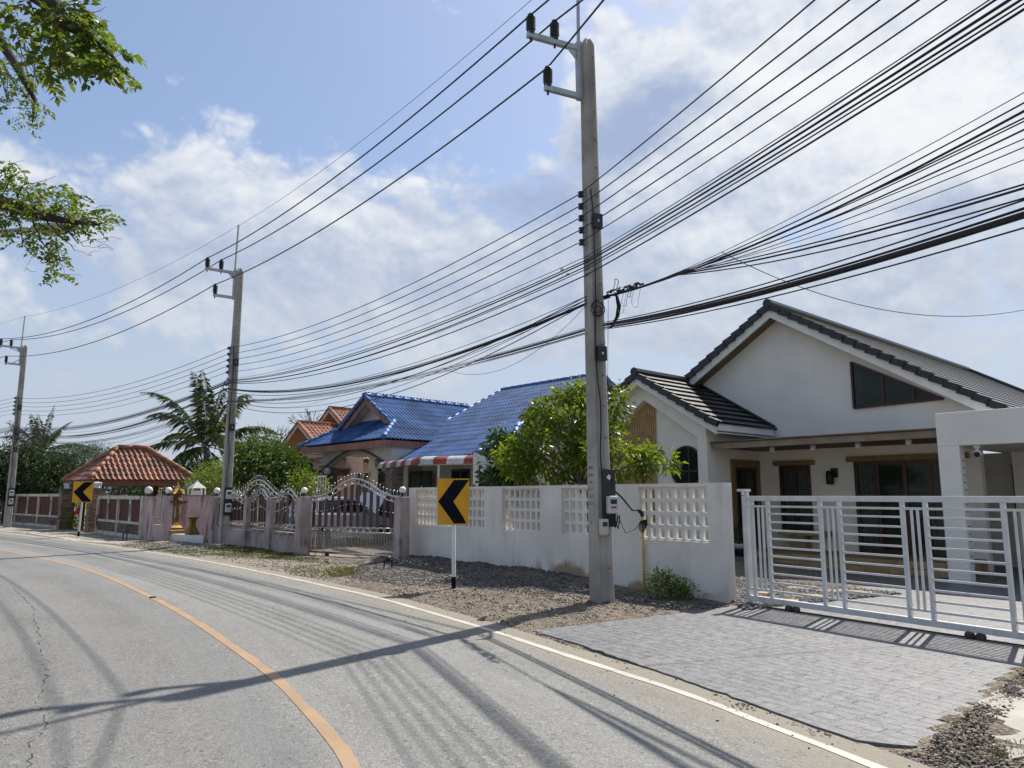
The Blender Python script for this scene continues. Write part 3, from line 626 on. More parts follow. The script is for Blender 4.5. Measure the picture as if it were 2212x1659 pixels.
for sg in (1, -1):
    a0, a1 = -7.47, -7.47 + sg * 1.71 if sg > 0 else -7.47 - 1.73
    pl = [(a0, 4.36), (a1, 3.22), (a1, zs(a1) - .28), (a0, 4.82)]; HF.wall(mb, 0.001, .299, pl if sg < 0 else pl[::-1])
obj('gable_frame', mb, 'plaster_white', wh, bevel=.01)
mb = MB(); HF.wall(mb, .262, .297, [(-9.2, 1.0), (-7.3, 1.0), (-7.3, 4.24), (-7.47, 4.33), (-9.2, 3.2)], 0)
for i in range(31):
    a = -9.17 + i * .0615; z = 4.33 - .66 * abs(a + 7.47) if a < -7.47 else 4.25
    HF.box(mb, a, a + .035, .235, .262, 1.0, min(4.28, z) - .02)
obj('slat_panel', mb, 'slat_tan', wh)
# roofs
mb = MB(); sl = math.sqrt(1 + .62 ** 2); upR = (-HU + Vector((0, 0, .62))); upL = (HU + Vector((0, 0, .62)))
LR = 6.27 * sl; tiles(mb, HF.p(1.6, 2.1, zr(1.6)), HD, upR, [0, 16.4, 22.6], [0, 0, 0], [LR, LR, .2], .33, .024)
LL = 2.83 * sl; tiles(mb, HF.p(-7.5, 2.1, zr(-7.5)), HD, upL, [0, 16.4], [0, 0], [LL, LL], .33, .03)
n = int(LR / .33) + 1                                    # verge tiles on the front rakes, one step per course
for k in range(n):
    for (a0, ay, L) in ((1.6, upR, LR), (-7.5, upL, LL)):
        y0, y1 = k * .33, min((k + 1) * .33 + .03, L)
        if y0 > L - .02: continue
        up = ay.normalized(); nn = HD.cross(up); nn = nn if nn.z > 0 else -nn; c = HF.p(a0, 2.06, zr(a0)) + up * ((y0 + y1) / 2) - nn * (.07 - .0) + nn * .035
        mb.box(c, (.12, y1 - y0 + .02, .165), (HD, (up + nn * -.13).normalized(), (nn + up * .13).normalized()))
mb.tube([HF.p(-4.67, 1.99, 6.98), HF.p(-4.67, 18.5, 6.98)], .13, 8); mb.tube([HF.p(-4.67, 18.5, 6.97), HF.p(1.6, 24.6, 3.1)], .12, 8)
main_roof = obj('roof', mb, 'tile_charcoal', wh)
mb = MB()
for (a0, a1) in ((-4.67, 1.55), (-4.67, -7.45)):
    p = [HF.p(a0, 2.10, zr(a0) - .09), HF.p(a1, 2.10, zr(a1) - .09), HF.p(a1, 2.10, zr(a1) - .36), HF.p(a0, 2.10, zr(a0) - .36)]; mb.prism(p, HD * .05)
obj('rake_board', mb, 'trim_white', wh)
mb = MB()
for (a0, a1) in ((-4.67, 1.5), (-4.67, -7.4)):
    mb.prism([HF.p(a0, 2.15, zr(a0) - .30), HF.p(a1, 2.15, zr(a1) - .30), HF.p(a1, 2.15, zr(a1) - .325), HF.p(a0, 2.15, zr(a0) - .325)], HD * .45)
mb.prism([HF.p(1.25, 2.6, 3.12), HF.p(1.6, 2.6, 3.12), HF.p(1.6, 2.6, 3.09), HF.p(1.25, 2.6, 3.09)], HD * 10)
obj('soffit', mb, 'soffit_brown', wh)
mb = MB(); s2 = math.sqrt(1 + .62 ** 2); upr = (-HU + Vector((0, 0, .62))); upl = (HU + Vector((0, 0, .62))); Ls = 2.57 * s2
tiles(mb, HF.p(-4.9, -.3, zs(-4.9)), HD, upr, [0, 2.9], [0, 0], [Ls, Ls], .33, .055); tiles(mb, HF.p(-10.04, -.3, zs(-10.04)), HD, upl, [0, 2.9], [0, 0], [Ls, Ls], .33, .055)
for k in range(int(Ls / .33) + 1):
    for (a0, ay) in ((-4.9, upr), (-10.04, upl)):
        y0, y1 = k * .33, min((k + 1) * .33 + .03, Ls)
        if y0 > Ls - .02: continue
        up = ay.normalized(); nn = HD.cross(up); nn = nn if nn.z > 0 else -nn; c = HF.p(a0, -.34, zs(a0)) + up * ((y0 + y1) / 2) - nn * .035
        mb.box(c, (.12, y1 - y0 + .02, .165), (HD, (up + nn * -.13).normalized(), (nn + up * .13).normalized()))
mb.tube([HF.p(-7.47, -.42, 5.13), HF.p(-7.47, 2.6, 5.13)], .13, 8)
mb.bar(HF.p(-7.4, 2.52, zs(-7.4) + .03), HF.p(-4.95, 2.52, zs(-4.95) + .05), .14, .10)      # flashing where it meets the gable wall
obj('roof', mb, 'tile_charcoal', wh)
mb = MB()
for (a0, a1) in ((-7.47, -4.98), (-7.47, -9.96)):
    mb.prism([HF.p(a0, -.3, zs(a0) - .09), HF.p(a1, -.3, zs(a1) - .09), HF.p(a1, -.3, zs(a1) - .33), HF.p(a0, -.3, zs(a0) - .33)], HD * .05)
    mb.prism([HF.p(a0, -.25, zs(a0) - .27), HF.p(a1, -.25, zs(a1) - .27), HF.p(a1, -.25, zs(a1) - .29), HF.p(a0, -.25, zs(a0) - .29)], HD * 2.8)
HF.box(mb, -5.0, -4.95, -.25, 2.55, zs(-4.97) - .22, zs(-4.97) - .02)
obj('rake_board', mb, 'trim_white', wh)
# porch
mb = MB(); HF.box(mb, -5.40, -.002, .15, .25, 2.885, 3.04); 
obj('porch_beam', mb, 'beam_taupe', wh, bevel=.006)
mb = MB(); HF.box(mb, -5.44, .05, .10, 2.598, 3.052, 3.085); HF.box(mb, -5.44, .0, .252, 2.598, 2.925, 2.95); obj('porch_roof', mb, 'soffit_brown', wh)
for px in ((1668, 971), (1756, 967), (1853, 962), (1963, 955)):
    c = G(px[0], px[1], 2.86); b = (c - HO).dot(HD); c = c if b < 2.45 else HF.p((c - HO).dot(HU) + .28 * (b - 2.4), 2.35, 0)
    obj('downlight', MB().lathe([(.06, 2.79), (.065, 2.80), (.065, 2.924)], (c.x, c.y, 0), 14), 'trim_white', wh, True)
mb = MB(); HF.box(mb, -4.7, -.03, .35, .80, .02, .15); HF.box(mb, -5.3, -.03, .80, 2.6, .02, .285); obj('terrace_step', mb, 'ochre_stone', wh, bevel=.012)
# openings: frame proud of the wall, glass set inside it
def window(par, F, a0, a1, z0, z1, b, muls=(), trans=(), fm='frame_mahogany', gm='glass_dark', fw=.07, th=.05, curt=None):
    mb = MB(); F.box(mb, a0, a0 + fw, b - th, b, z0, z1); F.box(mb, a1 - fw, a1, b - th, b, z0, z1)
    F.box(mb, a0 + fw, a1 - fw, b - th, b, z0, z0 + fw); F.box(mb, a0 + fw, a1 - fw, b - th, b, z1 - fw, z1)
    for x in muls: F.box(mb, x - fw / 2, x + fw / 2, b - th + .006, b, z0 + fw, z1 - fw)
    for z in trans: F.box(mb, a0 + fw, a1 - fw, b - th + .012, b, z - fw / 3, z + fw / 3)
    f = obj('window', mb, fm, par); mb = MB(); F.box(mb, a0 + fw * .9, a1 - fw * .9, b - .012, b - .003, z0 + fw * .9, z1 - fw * .9); obj('pane', mb, gm, f)
    if curt:
        for (c0, c1) in curt:
            mb = MB(); nn_ = max(3, int((c1 - c0) / .05))
            for i in range(nn_): x = c0 + (c1 - c0) * i / nn_; F.box(mb, x, x + (c1 - c0) / nn_ * .8, b - .02 - .006 * (i % 2), b - .0125, z0 + fw, z1 - fw)
            obj('curtain', mb, 'curtain_behind', f)
    return f
mat('curtain_behind', (.045, .062, .056), .3, .1, 4, .0, 25, spec=.3)
window(wh, HF, -4.87, -4.0, .75, 2.50, 2.6, (-4.43,), fw=.09, curt=[(-4.75, -4.5), (-4.36, -4.1)])
window(wh, HF, -2.83, -.45, .285, 2.54, 2.6, (-2.27, -1.62, -1.05), fw=.09, curt=[(-2.72, -2.33), (-1.0, -.56)])
mb = MB(); HF.box(mb, -5.02, -3.86, 2.50, 2.6, 2.505, 2.63); HF.box(mb, -3.0, -.2, 2.50, 2.6, 2.545, 2.68); obj('lintel', mb, 'ochre_frame', wh, bevel=.006)
SF = Frame(HF.p(-5.47, 0, 0), HD, -HU)          # side wall of the porch: a = depth, b = into the block
mb = MB(); SF.box(mb, 1.07, 1.26, -.05, 0, .285, 2.66); SF.box(mb, 2.33, 2.52, -.05, 0, .285, 2.66); SF.box(mb, 1.26, 2.33, -.05, 0, 2.46, 2.66); dfr = obj('door_frame', mb, 'ochre_frame', wh, bevel=.005)
window(wh, SF, 1.262, 2.328, .285, 2.458, 0, (1.8,), fw=.08)
# triangular gable window under the right rake
mb = MB(); T = [(-2.72, 3.92), (-.62, 3.96), (-2.72, 5.12)]
zt = lambda u: 5.12 - (u + 2.72) * (5.12 - 3.96) / 2.1
for (p, q) in ((T[0], T[1]), (T[1], T[2]), (T[2], T[0])): mb.bar(HF.p(p[0], 2.575, p[1]), HF.p(q[0], 2.575, q[1]), .05, .07, up=HD)
for x in (-1.98, -1.28): HF.box(mb, x - .03, x + .03, 2.555, 2.6, 3.95, zt(x))
f = obj('window', mb, 'frame_mahogany', wh); obj('pane', MB().prism([HF.p(a, 2.588, z) for a, z in T], HD * .008), 'glass_dark', f)
mb = MB(); [HF.box(mb, -2.66 + i * .05, -2.63 + i * .05, 2.580, 2.5875, 4.0, zt(-2.6 + i * .05) - .08) for i in range(4)]; obj('curtain', mb, 'curtain_behind', f)
# round window beside the pilaster
rc = (-6.31, 2.46); RX = HU; RZ = Vector((0, 0, 1)); ang = [math.pi * 2 * i / 40 for i in range(41)]
pts = [HF.p(rc[0] + min(.545, .50 * math.cos(a)), .27, rc[1] + .54 * math.sin(a)) for a in ang]; pts = [p if (p - HO).dot(HU) < -5.80 else p - HU * ((p - HO).dot(HU) + 5.80) for p in pts]
mb = MB().tube(pts, .035, 6, cap=False); mb.bar(HF.p(rc[0] + .1, .27, rc[1] - .52), HF.p(rc[0] + .1, .27, rc[1] + .52), .05, .05, up=HD); mb.bar(HF.p(rc[0] - .48, .27, rc[1] - .12), HF.p(rc[0] + .48, .27, rc[1] - .12), .05, .05, up=HD)
f = obj('round_window', mb, 'frame_mahogany', wh); obj('pane', MB().prism(pts[:-1], HD * .012), 'glass_dark', f)
# carport portal
mb = MB(); HF.box(mb, 0, .40, 0, .30, 0, 2.69); HF.box(mb, 0, 5.6, 0, .30, 2.69, 3.37); HF.box(mb, 5.2, 5.6, 0, .30, 0, 2.69)
obj('carport_portal', mb, 'plaster_white', wh, bevel=.012)
for q_ in ((.30, .62, 3.9, 4.2), (5.25, 5.55, 3.6, 3.9)): mb = MB(); HF.box(mb, *q_, 0, 2.72); obj('column', mb, 'plaster_white', wh, bevel=.008)
mb = MB(); HF.box(mb, .02, 5.58, .30, 6.0, 2.72, 2.86); obj('carport_ceiling', mb, 'plaster_white', wh)
mb = MB(); HF.box(mb, -1.6, 5.6, 4.3, 4.5, 0, 2.72); obj('back_wall', mb, 'plaster_cream', wh)
qa = PL(2186, 1010, HF.p(0, 4.3, 0), HF.p(1, 4.3, 0)); qa = (qa - HF.p(0, 4.3, 0)).dot(HU); window(wh, HF, qa, qa + 1.7, .2, 2.42, 4.3, (qa + .85,), fw=.09)
for i in range(15): mb = MB(); HF.box(mb, .401, .415, .12, .20, .35 + i * .145, .375 + i * .145); obj('wall_vent', mb, 'beam_taupe', wh)
# things on and by the house
o = MB(); c = HF.p(-3.36, 2.6, 2.22); HF.box(o, -3.42, -3.26, 2.53, 2.6, 2.16, 2.40); wl = thing('wall_lamp', 'black cylinder wall lamp between the porch windows of the white house', 'wall lamp', tuple(c)); obj('bracket', o, 'black_metal', wl)
obj('lamp_shade', MB().lathe([(.085, 1.98), (.095, 1.99), (.095, 2.28), (.06, 2.33), (.02, 2.335)], HF.p(-3.42, 2.46, 0), 14), 'black_metal', wl, True)
c = HF.p(.66, .2, 2.55); cc = thing('security_camera', 'small white dome security camera with dark lens under the carport beam', 'camera', tuple(c))
obj('bracket', MB().lathe([(.07, 2.69), (.07, 2.66), (.035, 2.62), (.03, 2.58)], (c.x, c.y, 0), 12), 'trim_white', cc, True); b_ = obj('housing', MB().ball((c.x, c.y, 2.53), .075, 14), 'trim_white', cc, True); obj('lens', MB().ball(Vector((c.x, c.y, 2.515)) - HD * .03, .06, 12), 'black_metal', cc, True)
c = HF.p(-4.3, 2.35, .285); st = thing('stone_bench', 'ochre stone slab bench on one pedestal under the porch window', 'bench', tuple(c)); mb = MB(); HF.box(mb, -4.75, -3.45, 2.1, 2.55, .66, .78); obj('seat', mb, 'ochre_stone', st, bevel=.01)
mb = MB(); HF.box(mb, -4.45, -4.05, 2.15, 2.5, .286, .659); obj('pedestal', mb, 'ochre_stone', st, bevel=.01)
c = HF.p(-5.0, .55, .02); pt = thing('potted_bonsai', 'small dark bonsai in a low white pot on a blue and white stand', 'potted plant', tuple(c))
obj('stand', MB().lathe([(.11, 0.03), (.11, .33), (.13, .36), (.05, .365)], (c.x, c.y, 0), 12), 'glass_blue', pt, True); obj('pot', MB().lathe([(.16, .366), (.24, .46), (.25, .48), (.2, .47)], (c.x, c.y, 0), 14), 'trim_white', pt, True)
leafmat('leaf_bonsai', (.018, .035, .015), (.04, .07, .025), .25, .5)
Vv, Fv, cl = grow(40, [((c.x, c.y, .72), (.3, .26, .12), 1), ((c.x + .2, c.y - .2, .66), (.22, .2, .07), .5)], 26, .06, .05, .4); big_mesh('foliage', Vv, Fv, 'leaf_bonsai', pt)
mat('bark', (.13, .105, .08), .9, .25, 9, .6, 35); mat('bark_grey', (.21, .19, .165), .9, .25, 7, .5, 35)
obj('stem', MB().tube([(c.x, c.y, .47), (c.x + .04, c.y - .03, .6), (c.x, c.y, .72)], [.03, .025, .012], 6), 'bark', pt, True)
# ------------------------------------------------ boundary wall with breeze block screens
WF = Frame(WA, WD, -WN); BW = thing('boundary_wall', 'white rendered garden wall with breeze block screens along the verge', 'wall', tuple(WA))
PAN = [(.35, 1.90, 8), (2.66, 4.04, 7), (4.74, 6.09, 7), (6.81, 10.02, 17)]; Zb, Zt, HT = .93, 1.845, 1.905
mb = MB(); WF.box(mb, 0, 10.42, 0, .19, -.15, Zb); WF.box(mb, 0, 10.42, 0, .19, Zt, HT); e0 = 0
for (a0, a1, _) in PAN + [(10.42, 10.42, 0)]:
    WF.box(mb, e0, a0, 0, .19, Zb, Zt); e0 = a1
obj('wall', mb, 'plaster_wall', BW)
for (a0, a1, n) in PAN:
    mb = MB(); cw = (a1 - a0) / n; rh = (Zt - Zb) / 4; g = .034
    for i in range(n + 1):
        x0 = a0 if i == 0 else a0 + i * cw - g; x1 = a1 if i == n else a0 + i * cw + g; WF.box(mb, x0, x1, .055, .125, Zb, Zt)
    for j in range(5):
        z0 = Zb if j == 0 else Zb + j * rh - g; z1 = Zt if j == 4 else Zb + j * rh + g
        for i in range(n): WF.box(mb, a0 + i * cw + (g if i else g), a0 + (i + 1) * cw - g, .056, .124, z0, z1)
    obj('breeze_block_screen', mb, 'plaster_wall', BW)
# ------------------------------------------------ sliding gate
GN = Vector((.838, .545, 0)); GF = Frame(GP, GU, GN); sg = thing('sliding_gate', 'white steel sliding gate of ladder panels across the paved driveway', 'gate', tuple(GP))
LEN = 6.35; mb = MB(); GF.box(mb, .03, LEN, .06, .12, 1.615, 1.69); GF.box(mb, .03, LEN, .055, .125, .085, .165); GF.box(mb, .03, .095, .06, .12, .165, 1.615); GF.box(mb, LEN - .06, LEN, .06, .12, .165, 1.615)
obj('frame', mb, 'paint_white', sg, bevel=.004)
s = .205; posts = [.205]
while s < LEN - .3:
    ladder = s + .30; posts.append(ladder); posts.append(ladder + .905); s = ladder + .905
posts = [p for p in posts if p < LEN - .1]
for p in posts: mb = MB(); GF.box(mb, p - .025, p + .025, .065, .115, .166, 1.614); obj('post', mb, 'paint_white', sg, bevel=.003)
edges = [.095] + posts + [LEN - .06]; RZs = [1.42, 1.295, 1.17, 1.043, .915, .785, .655, .525, .392]
for z in (1.53, .265):
    for a, b in zip(edges[:-1], edges[1:]): mb = MB(); GF.box(mb, a + .026, b - .026, .075, .105, z - .015, z + .015); obj('rail', mb, 'paint_white', sg)
for i in range(0, len(posts) - 1):
    a, b = posts[i] + .026, posts[i + 1] - .026
    if b - a > .6:
        for z in RZs: mb = MB(); GF.box(mb, a, b, .077, .103, z - .013, z + .013); obj('rail', mb, 'paint_white', sg)
    else:
        for t in (.36, .68): x = a + (b - a) * t; mb = MB(); GF.box(mb, x - .013, x + .013, .077, .103, .281, 1.514); obj('bar', mb, 'paint_white', sg)
mat('wheel_rust', (.085, .07, .055), .8, .3, 9, .2, 40); mat('rubber', (.035, .032, .028), .8, .3, 9, .2, 40)
for s in (.88, 3.40, 5.9):
    for ds in (-.062, .062):
        c = GF.p(s + ds, .052, .048); obj('wheel', MB().lathe([(.012, -.026), (.052, -.026), (.044, 0), (.052, .026), (.012, .026)], c, 18, ax=(GU, Vector((0, 0, 1)), GN)), 'wheel_rust', sg, True)
tr = MB(); GF.box(tr, -.02, LEN + 3, .078, .102, dz - .004, dz + .012); tag(obj('gate_track', tr, 'black_metal'), 'dark steel floor rail under the white sliding gate', 'track')
mb = MB(); GF.box(mb, .0, .06, .15, .21, dz - .01, 1.76); gp_ = thing('gate_guide_post', 'slim white guide post with top bracket at the wall end of the gate', 'post', tuple(GF.p(.03, .18, 0))); obj('post', mb, 'paint_white', gp_)
mb = MB(); GF.box(mb, -.02, .09, .02, .22, 1.76, 1.80); GF.box(mb, .062, .09, .02, .05, 1.70, 1.76); obj('bracket', mb, 'paint_white', gp_)
# ================================================================ blue roofed house, orange house, car, ornate fence
mat('roof_blue', (.036, .098, .245), .78, .25, 1.1, .1, 30, spec=.22, stain=.55, stain_col=(.055, .07, .10), sscale=4.5); mat('cap_blue', (.06, .15, .38), .45, .2, 2, .1, 30, spec=.5)
mat('roof_orange', (.29, .115, .06), .6, .25, 1.5, .2, 25, stain=.75, stain_col=(.05, .035, .03)); mat('cap_orange', (.33, .14, .08), .6, .2, 2, .15, 30)
mat('fascia_pink', (.30, .14, .105), .6, .12, 3, .1, 30); mat('wall_grey', (.52, .51, .49), .85, .06, 1, .1, 60, stain=.15); mat('wall_cream', (.68, .65, .55), .85, .08, 1, .1, 60)
mat('wall_peach', (.62, .42, .31), .85, .08, 1, .1, 60, stain=.15); mat('soffit_peach', (.52, .30, .20), .7, .06, 2, .1, 30); mat('trim_peach', (.62, .45, .34), .6, .08, 2, .1, 40)
mat('soffit_white', (.55, .54, .52), .7, .06, 3, .1, 30); mat('arch_trim', (.11, .07, .06), .6, .1, 3, .1, 30); mat('dark_inside', (.05, .045, .04), .8, .2, 3, 0)
brickmat('stone_dark', [(.06, .045, .04), (.17, .12, .10), (.12, .10, .10), (.24, .17, .13)], .32, .075, (.02, .018, .017), .008, .85, 0, 1.0)
brickmat('stone_light', [(.16, .11, .085), (.32, .24, .19), (.25, .22, .21), (.38, .28, .21)], .32, .075, (.06, .05, .045), .008, .85, 0, 1.0)
mat('steel', (.50, .48, .45), .28, .06, 8, 0, 40, metal=1.0); mat('slat_maroon', (.075, .032, .034), .45, .15, 4, .05, 40)
mat('pillar_pink', (.40, .33, .305), .85, .12, 1.6, .3, 50, stain=.95, stain_col=(.085, .075, .068), sscale=6.5); mat('cap_stained', (.28, .24, .22), .9, .25, 3, .4, 40, stain=.9, stain_col=(.05, .045, .04))
mat('globe_white', (.80, .74, .76), .3, .03, 3, 0); mat('globe_clear', (.55, .55, .54), .12, .08, 4, 0, spec=.7)
mat('awning_red', (.30, .06, .04), .5, .15, 4, .05, 30, stain=.5, stain_col=(.06, .02, .02)); mat('awning_white', (.50, .50, .49), .5, .06, 4, .05, 30, stain=.6, stain_col=(.10, .10, .10))
BO = Vector((-4.5, 26, 0)); BU = Vector((.656, -.755, 0)).normalized(); BD = Vector((.70, .714, 0)).normalized(); BF = Frame(BO, BU, BD)
bh = thing('blue_roof_house', 'low house with bright blue corrugated tile roof and arched stone pillared porch', 'house', tuple(BO))
def pa(px, dep):
    o = BF.p(0, dep, 0); x = PL(px[0], px[1], o, o + BU); return (x - o).dot(BU), x.z
k6 = .597; q6 = math.sqrt(1 + k6 * k6); EZ = 3.69
mb = MB(); W_ = dict(course=.46, butt=.013, amp=.045, period=.175, sub=8)
tiles(mb, BF.p(0, 0, EZ), BD, -BU + Vector((0, 0, k6)), [0, 1.1, 1.102, 6.6], [0, 0, 0, 0], [0.02, 1.1 * q6, 3.2 * q6, 3.2 * q6], **W_)
tiles(mb, BF.p(-6.65, 0, EZ), BD, BU + Vector((0, 0, k6)), [0, 1.1, 1.102, 6.6], [0, 0, 0, 0], [0.02, 1.1 * q6, 3.45 * q6, 3.45 * q6], **W_)
tiles(mb, BF.p(-6.65, 0, EZ), BU, BD + Vector((0, 0, k6)), [0, 1.6, 5.05, 6.65], [0, 0, 0, 0], [.02, 1.6 * q6, 1.6 * q6, .02], **W_)
obj('roof', mb, 'roof_blue', bh)
m5 = .50; q5 = math.sqrt(1 + .25); mb = MB(); D0, DR, ZR_ = .75, 7.5, 6.33; ZE = ZR_ - m5 * (DR - D0)
tiles(mb, BF.p(-1.8, D0, ZE), BU, BD + Vector((0, 0, m5)), [0, 6.1, 6.102, 6.3, 6.302, 6.95], [0, 0, 1.2 * q5, 1.2 * q5, 1.2 * q5, 1.2 * q5], [6.75 * q5, 6.75 * q5, 2.6 * q5, 2.5 * q5, 2.3 * q5, 1.25 * q5], **W_)
for xa, xb_ in ((5.95, 5.951),): pass
mb.prism([BF.p(-1.8, DR + .01, ZR_), BF.p(4.15, DR + .01, ZR_), BF.p(4.15, DR + 7, ZR_ - 3.5), BF.p(-1.8, DR + 7, ZR_ - 3.5)], (0, 0, .05))
mb.prism([BF.p(-1.79, D0 + .1, ZE - .03), BF.p(4.1, D0 + .1, ZE - .03), BF.p(4.1, DR, ZR_ - .08), BF.p(-1.79, DR, ZR_ - .08)], (0, 0, .03))
tiles(mb, BF.p(4.85, 1.95, 3.52), BD, -BU + Vector((0, 0, .6)), [0, .7, 9], [0, 0, 0], [.02, .8, .8], **W_)
obj('roof', mb, 'roof_blue', bh)
mb = MB()
def cap(p, q, r=.075, n=8, seg=.45):
    p = Vector(p); q = Vector(q); k = max(1, int((q - p).length / seg))
    for i in range(k): mb.tube([p.lerp(q, i / k), p.lerp(q, (i + 1.04) / k)], [r, r * 1.05], n)
cap(BF.p(-3.2, 6.6, 5.66), BF.p(-3.2, 1.0, 5.66)); cap(BF.p(-1.25, 1.25, 4.47), BF.p(.05, -.05, 3.73), .095, 8, .4); cap(BF.p(-5.4, 1.25, 4.47), BF.p(-6.7, -.05, 3.73), .095, 8, .4)
cap(BF.p(-3.2, 1.07, 5.62), BF.p(-.98, 1.07, 4.30), .07); cap(BF.p(-3.2, 1.07, 5.62), BF.p(-5.6, 1.07, 4.20), .07)
obj('roof_ridge', mb, 'cap_blue', bh, True); mb = MB(); cap(BF.p(-1.85, DR, ZR_ + .05), BF.p(4.2, DR, ZR_ + .05)); cap(BF.p(4.18, DR, ZR_), BF.p(4.18, 2.7, ZR_ - 4.8 * .5), .085); cap(BF.p(4.18, 2.85, 4.08), BF.p(4.9, 1.85, 3.50), .095, 8, .4); cap(BF.p(4.3, 2.0, 3.6), BF.p(4.3, .7, 2.97), .085)
cap(BF.p(-1.85, DR, ZR_), BF.p(-1.85, 2.5, ZR_ - 2.5), .085); cap(BF.p(4.18, DR, ZR_), BF.p(4.18, 13, ZR_ - 2.75), .085)
obj('roof_ridge', mb, 'cap_blue', bh, True)
mb = MB(); mb.bar(BF.p(-6.65, .06, EZ - .17), BF.p(0, .06, EZ - .17), .04, .24); mb.bar(BF.p(-.06, .08, EZ - .17), BF.p(-.06, 4.2, EZ - .17), .04, .24); mb.bar(BF.p(-6.6, .08, EZ - .17), BF.p(-6.6, 5, EZ - .17), .04, .24)
mb.bar(BF.p(-3.2, 1.14, 5.42), BF.p(-.9, 1.14, 4.05), .05, .24); mb.bar(BF.p(-3.2, 1.14, 5.42), BF.p(-5.6, 1.14, 4.0), .05, .24)
mb.bar(BF.p(4.1, 2.7, 3.82), BF.p(4.1, 7.5, 6.2), .05, .26); mb.bar(BF.p(4.26, .8, 2.88), BF.p(4.26, 2, 3.45), .05, .22); mb.bar(BF.p(-1.8, .8, ZE - .12), BF.p(4.25, .8, ZE - .12), .04, .2)
obj('fascia', mb, 'fascia_pink', bh)
mb = MB(); mb.prism([BF.p(-6.6, .08, EZ - .27), BF.p(-.07, .08, EZ - .27), BF.p(-.07, 5, EZ - .27), BF.p(-6.6, 5, EZ - .27)], (0, 0, .02))
for sg_ in (-1, 1): mb.prism([BF.p(-3.2, 1.17, 5.34), BF.p(-3.2 + sg_ * 2.2, 1.17, 4.02), BF.p(-3.2 + sg_ * 2.2, 1.17, 4.0), BF.p(-3.2, 1.17, 5.32)], BD * .42)
obj('soffit', mb, 'soffit_white', bh)
mb = MB(); BF.wall(mb, 1.58, 1.7, [(-5.4, 4.0), (-1.0, 4.0), (-3.2, 5.35)]); obj('gable_wall', mb, 'wall_grey', bh); mb = MB(); BF.box(mb, -2.15, -1.6, 1.55, 1.58, 4.42, 4.62); obj('gable_vent', mb, 'dark_inside', bh)
# arched porch front
mb = MB(); aw = [(-5.62, 2.82), (-5.62, 3.44), (-.12, 3.44), (-.12, 2.82), (-.62, 2.82)]; ar = [(-.62 - 4.5 * i / 16, 2.82 + .56 * math.sin(math.pi * i / 16)) for i in range(1, 16)]
BF.wall(mb, .5, .78, aw + ar + [(-5.12, 2.82)]); BF.box(mb, -.40, -.12, .78, 4, 2.82, 3.44); obj('porch_wall', mb, 'wall_grey', bh)
mb = MB(); tp = [BF.p(-5.7, .47, 2.86), BF.p(-5.14, .47, 2.86)] + [BF.p(a, .47, z + .05) for a, z in ar[::-1]] + [BF.p(-.6, .47, 2.86), BF.p(-.05, .47, 2.86)]
for a, b in zip(tp[:-1], tp[1:]): mb.bar(a, b, .06, .10, up=BD)
obj('arch_trim', mb, 'arch_trim', bh)
for a0 in (-5.58, -.62): mb = MB(); BF.box(mb, a0, a0 + .46, .5, 1.0, 0, 2.82); obj('stone_pillar', mb, 'stone_light', bh); 
mb = MB(); BF.box(mb, -6.4, -.1, 3.3, 3.5, 0, 3.44); BF.box(mb, -2.4, -2.2, 2.6, 3.3, 0, 3.4); obj('porch_back_wall', mb, 'wall_cream', bh)
mb = MB(); BF.box(mb, -.12, 4.15, 2.5, 2.7, 0, 3.3); BF.box(mb, 3.7, 3.95, 2.7, 13, 0, 3.8); BF.wall(mb, 2.71, 2.75, [(0, 3.3), (3.9, 3.3), (3.9, 3.7), (0, 3.7)])
mb.prism([BF.p(3.72, 2.9, 3.7), BF.p(3.72, 7.5, 6.1), BF.p(3.72, 12.2, 3.7)], BU * .1); obj('wall', mb, 'wall_grey', bh)
mb = MB(); BF.box(mb, -6.4, 4.1, -.0, 3.3, -.05, .12); obj('porch_floor', mb, 'concrete_pale', bh)
a0 = pa((770, 1020), 3.3)[0]; a1 = pa((800, 1020), 3.3)[0]; window(bh, BF, a0, a1, .75, 2.75, 3.3, ((a0 + a1) / 2,), (1.4, 2.1), fm='trim_peach', gm='glass_dark')
a0 = pa((818, 1020), 3.3)[0]; a1 = pa((836, 1020), 3.3)[0]; window(bh, BF, a0, a1, .15, 2.7, 3.3, (), (2.2,), fm='fascia_pink', gm='glass_blue')
a0 = pa((886, 1015), 2.5)[0]; a1 = pa((934, 1015), 2.5)[0]; window(bh, BF, a0, a1, 1.0, 2.62, 2.5, ((a0 + a1) / 2,), fm='dark_inside', gm='glass_blue', fw=.09, curt=[(a0 + .12, a1 - .1)])
a0 = pa((977, 1015), 2.5)[0]; a1 = pa((1016, 1015), 2.5)[0]; window(bh, BF, a0, a1, 1.0, 2.62, 2.5, ((a0 + a1) / 2,), fm='dark_inside', gm='glass_dark', fw=.09)
mb = MB(); c0 = pa((1034, 1015), 2.5)[0]; BF.box(mb, c0, 4.1, 2.44, 2.5, .3, 2.62); obj('shutter', mb, 'dark_inside', bh)
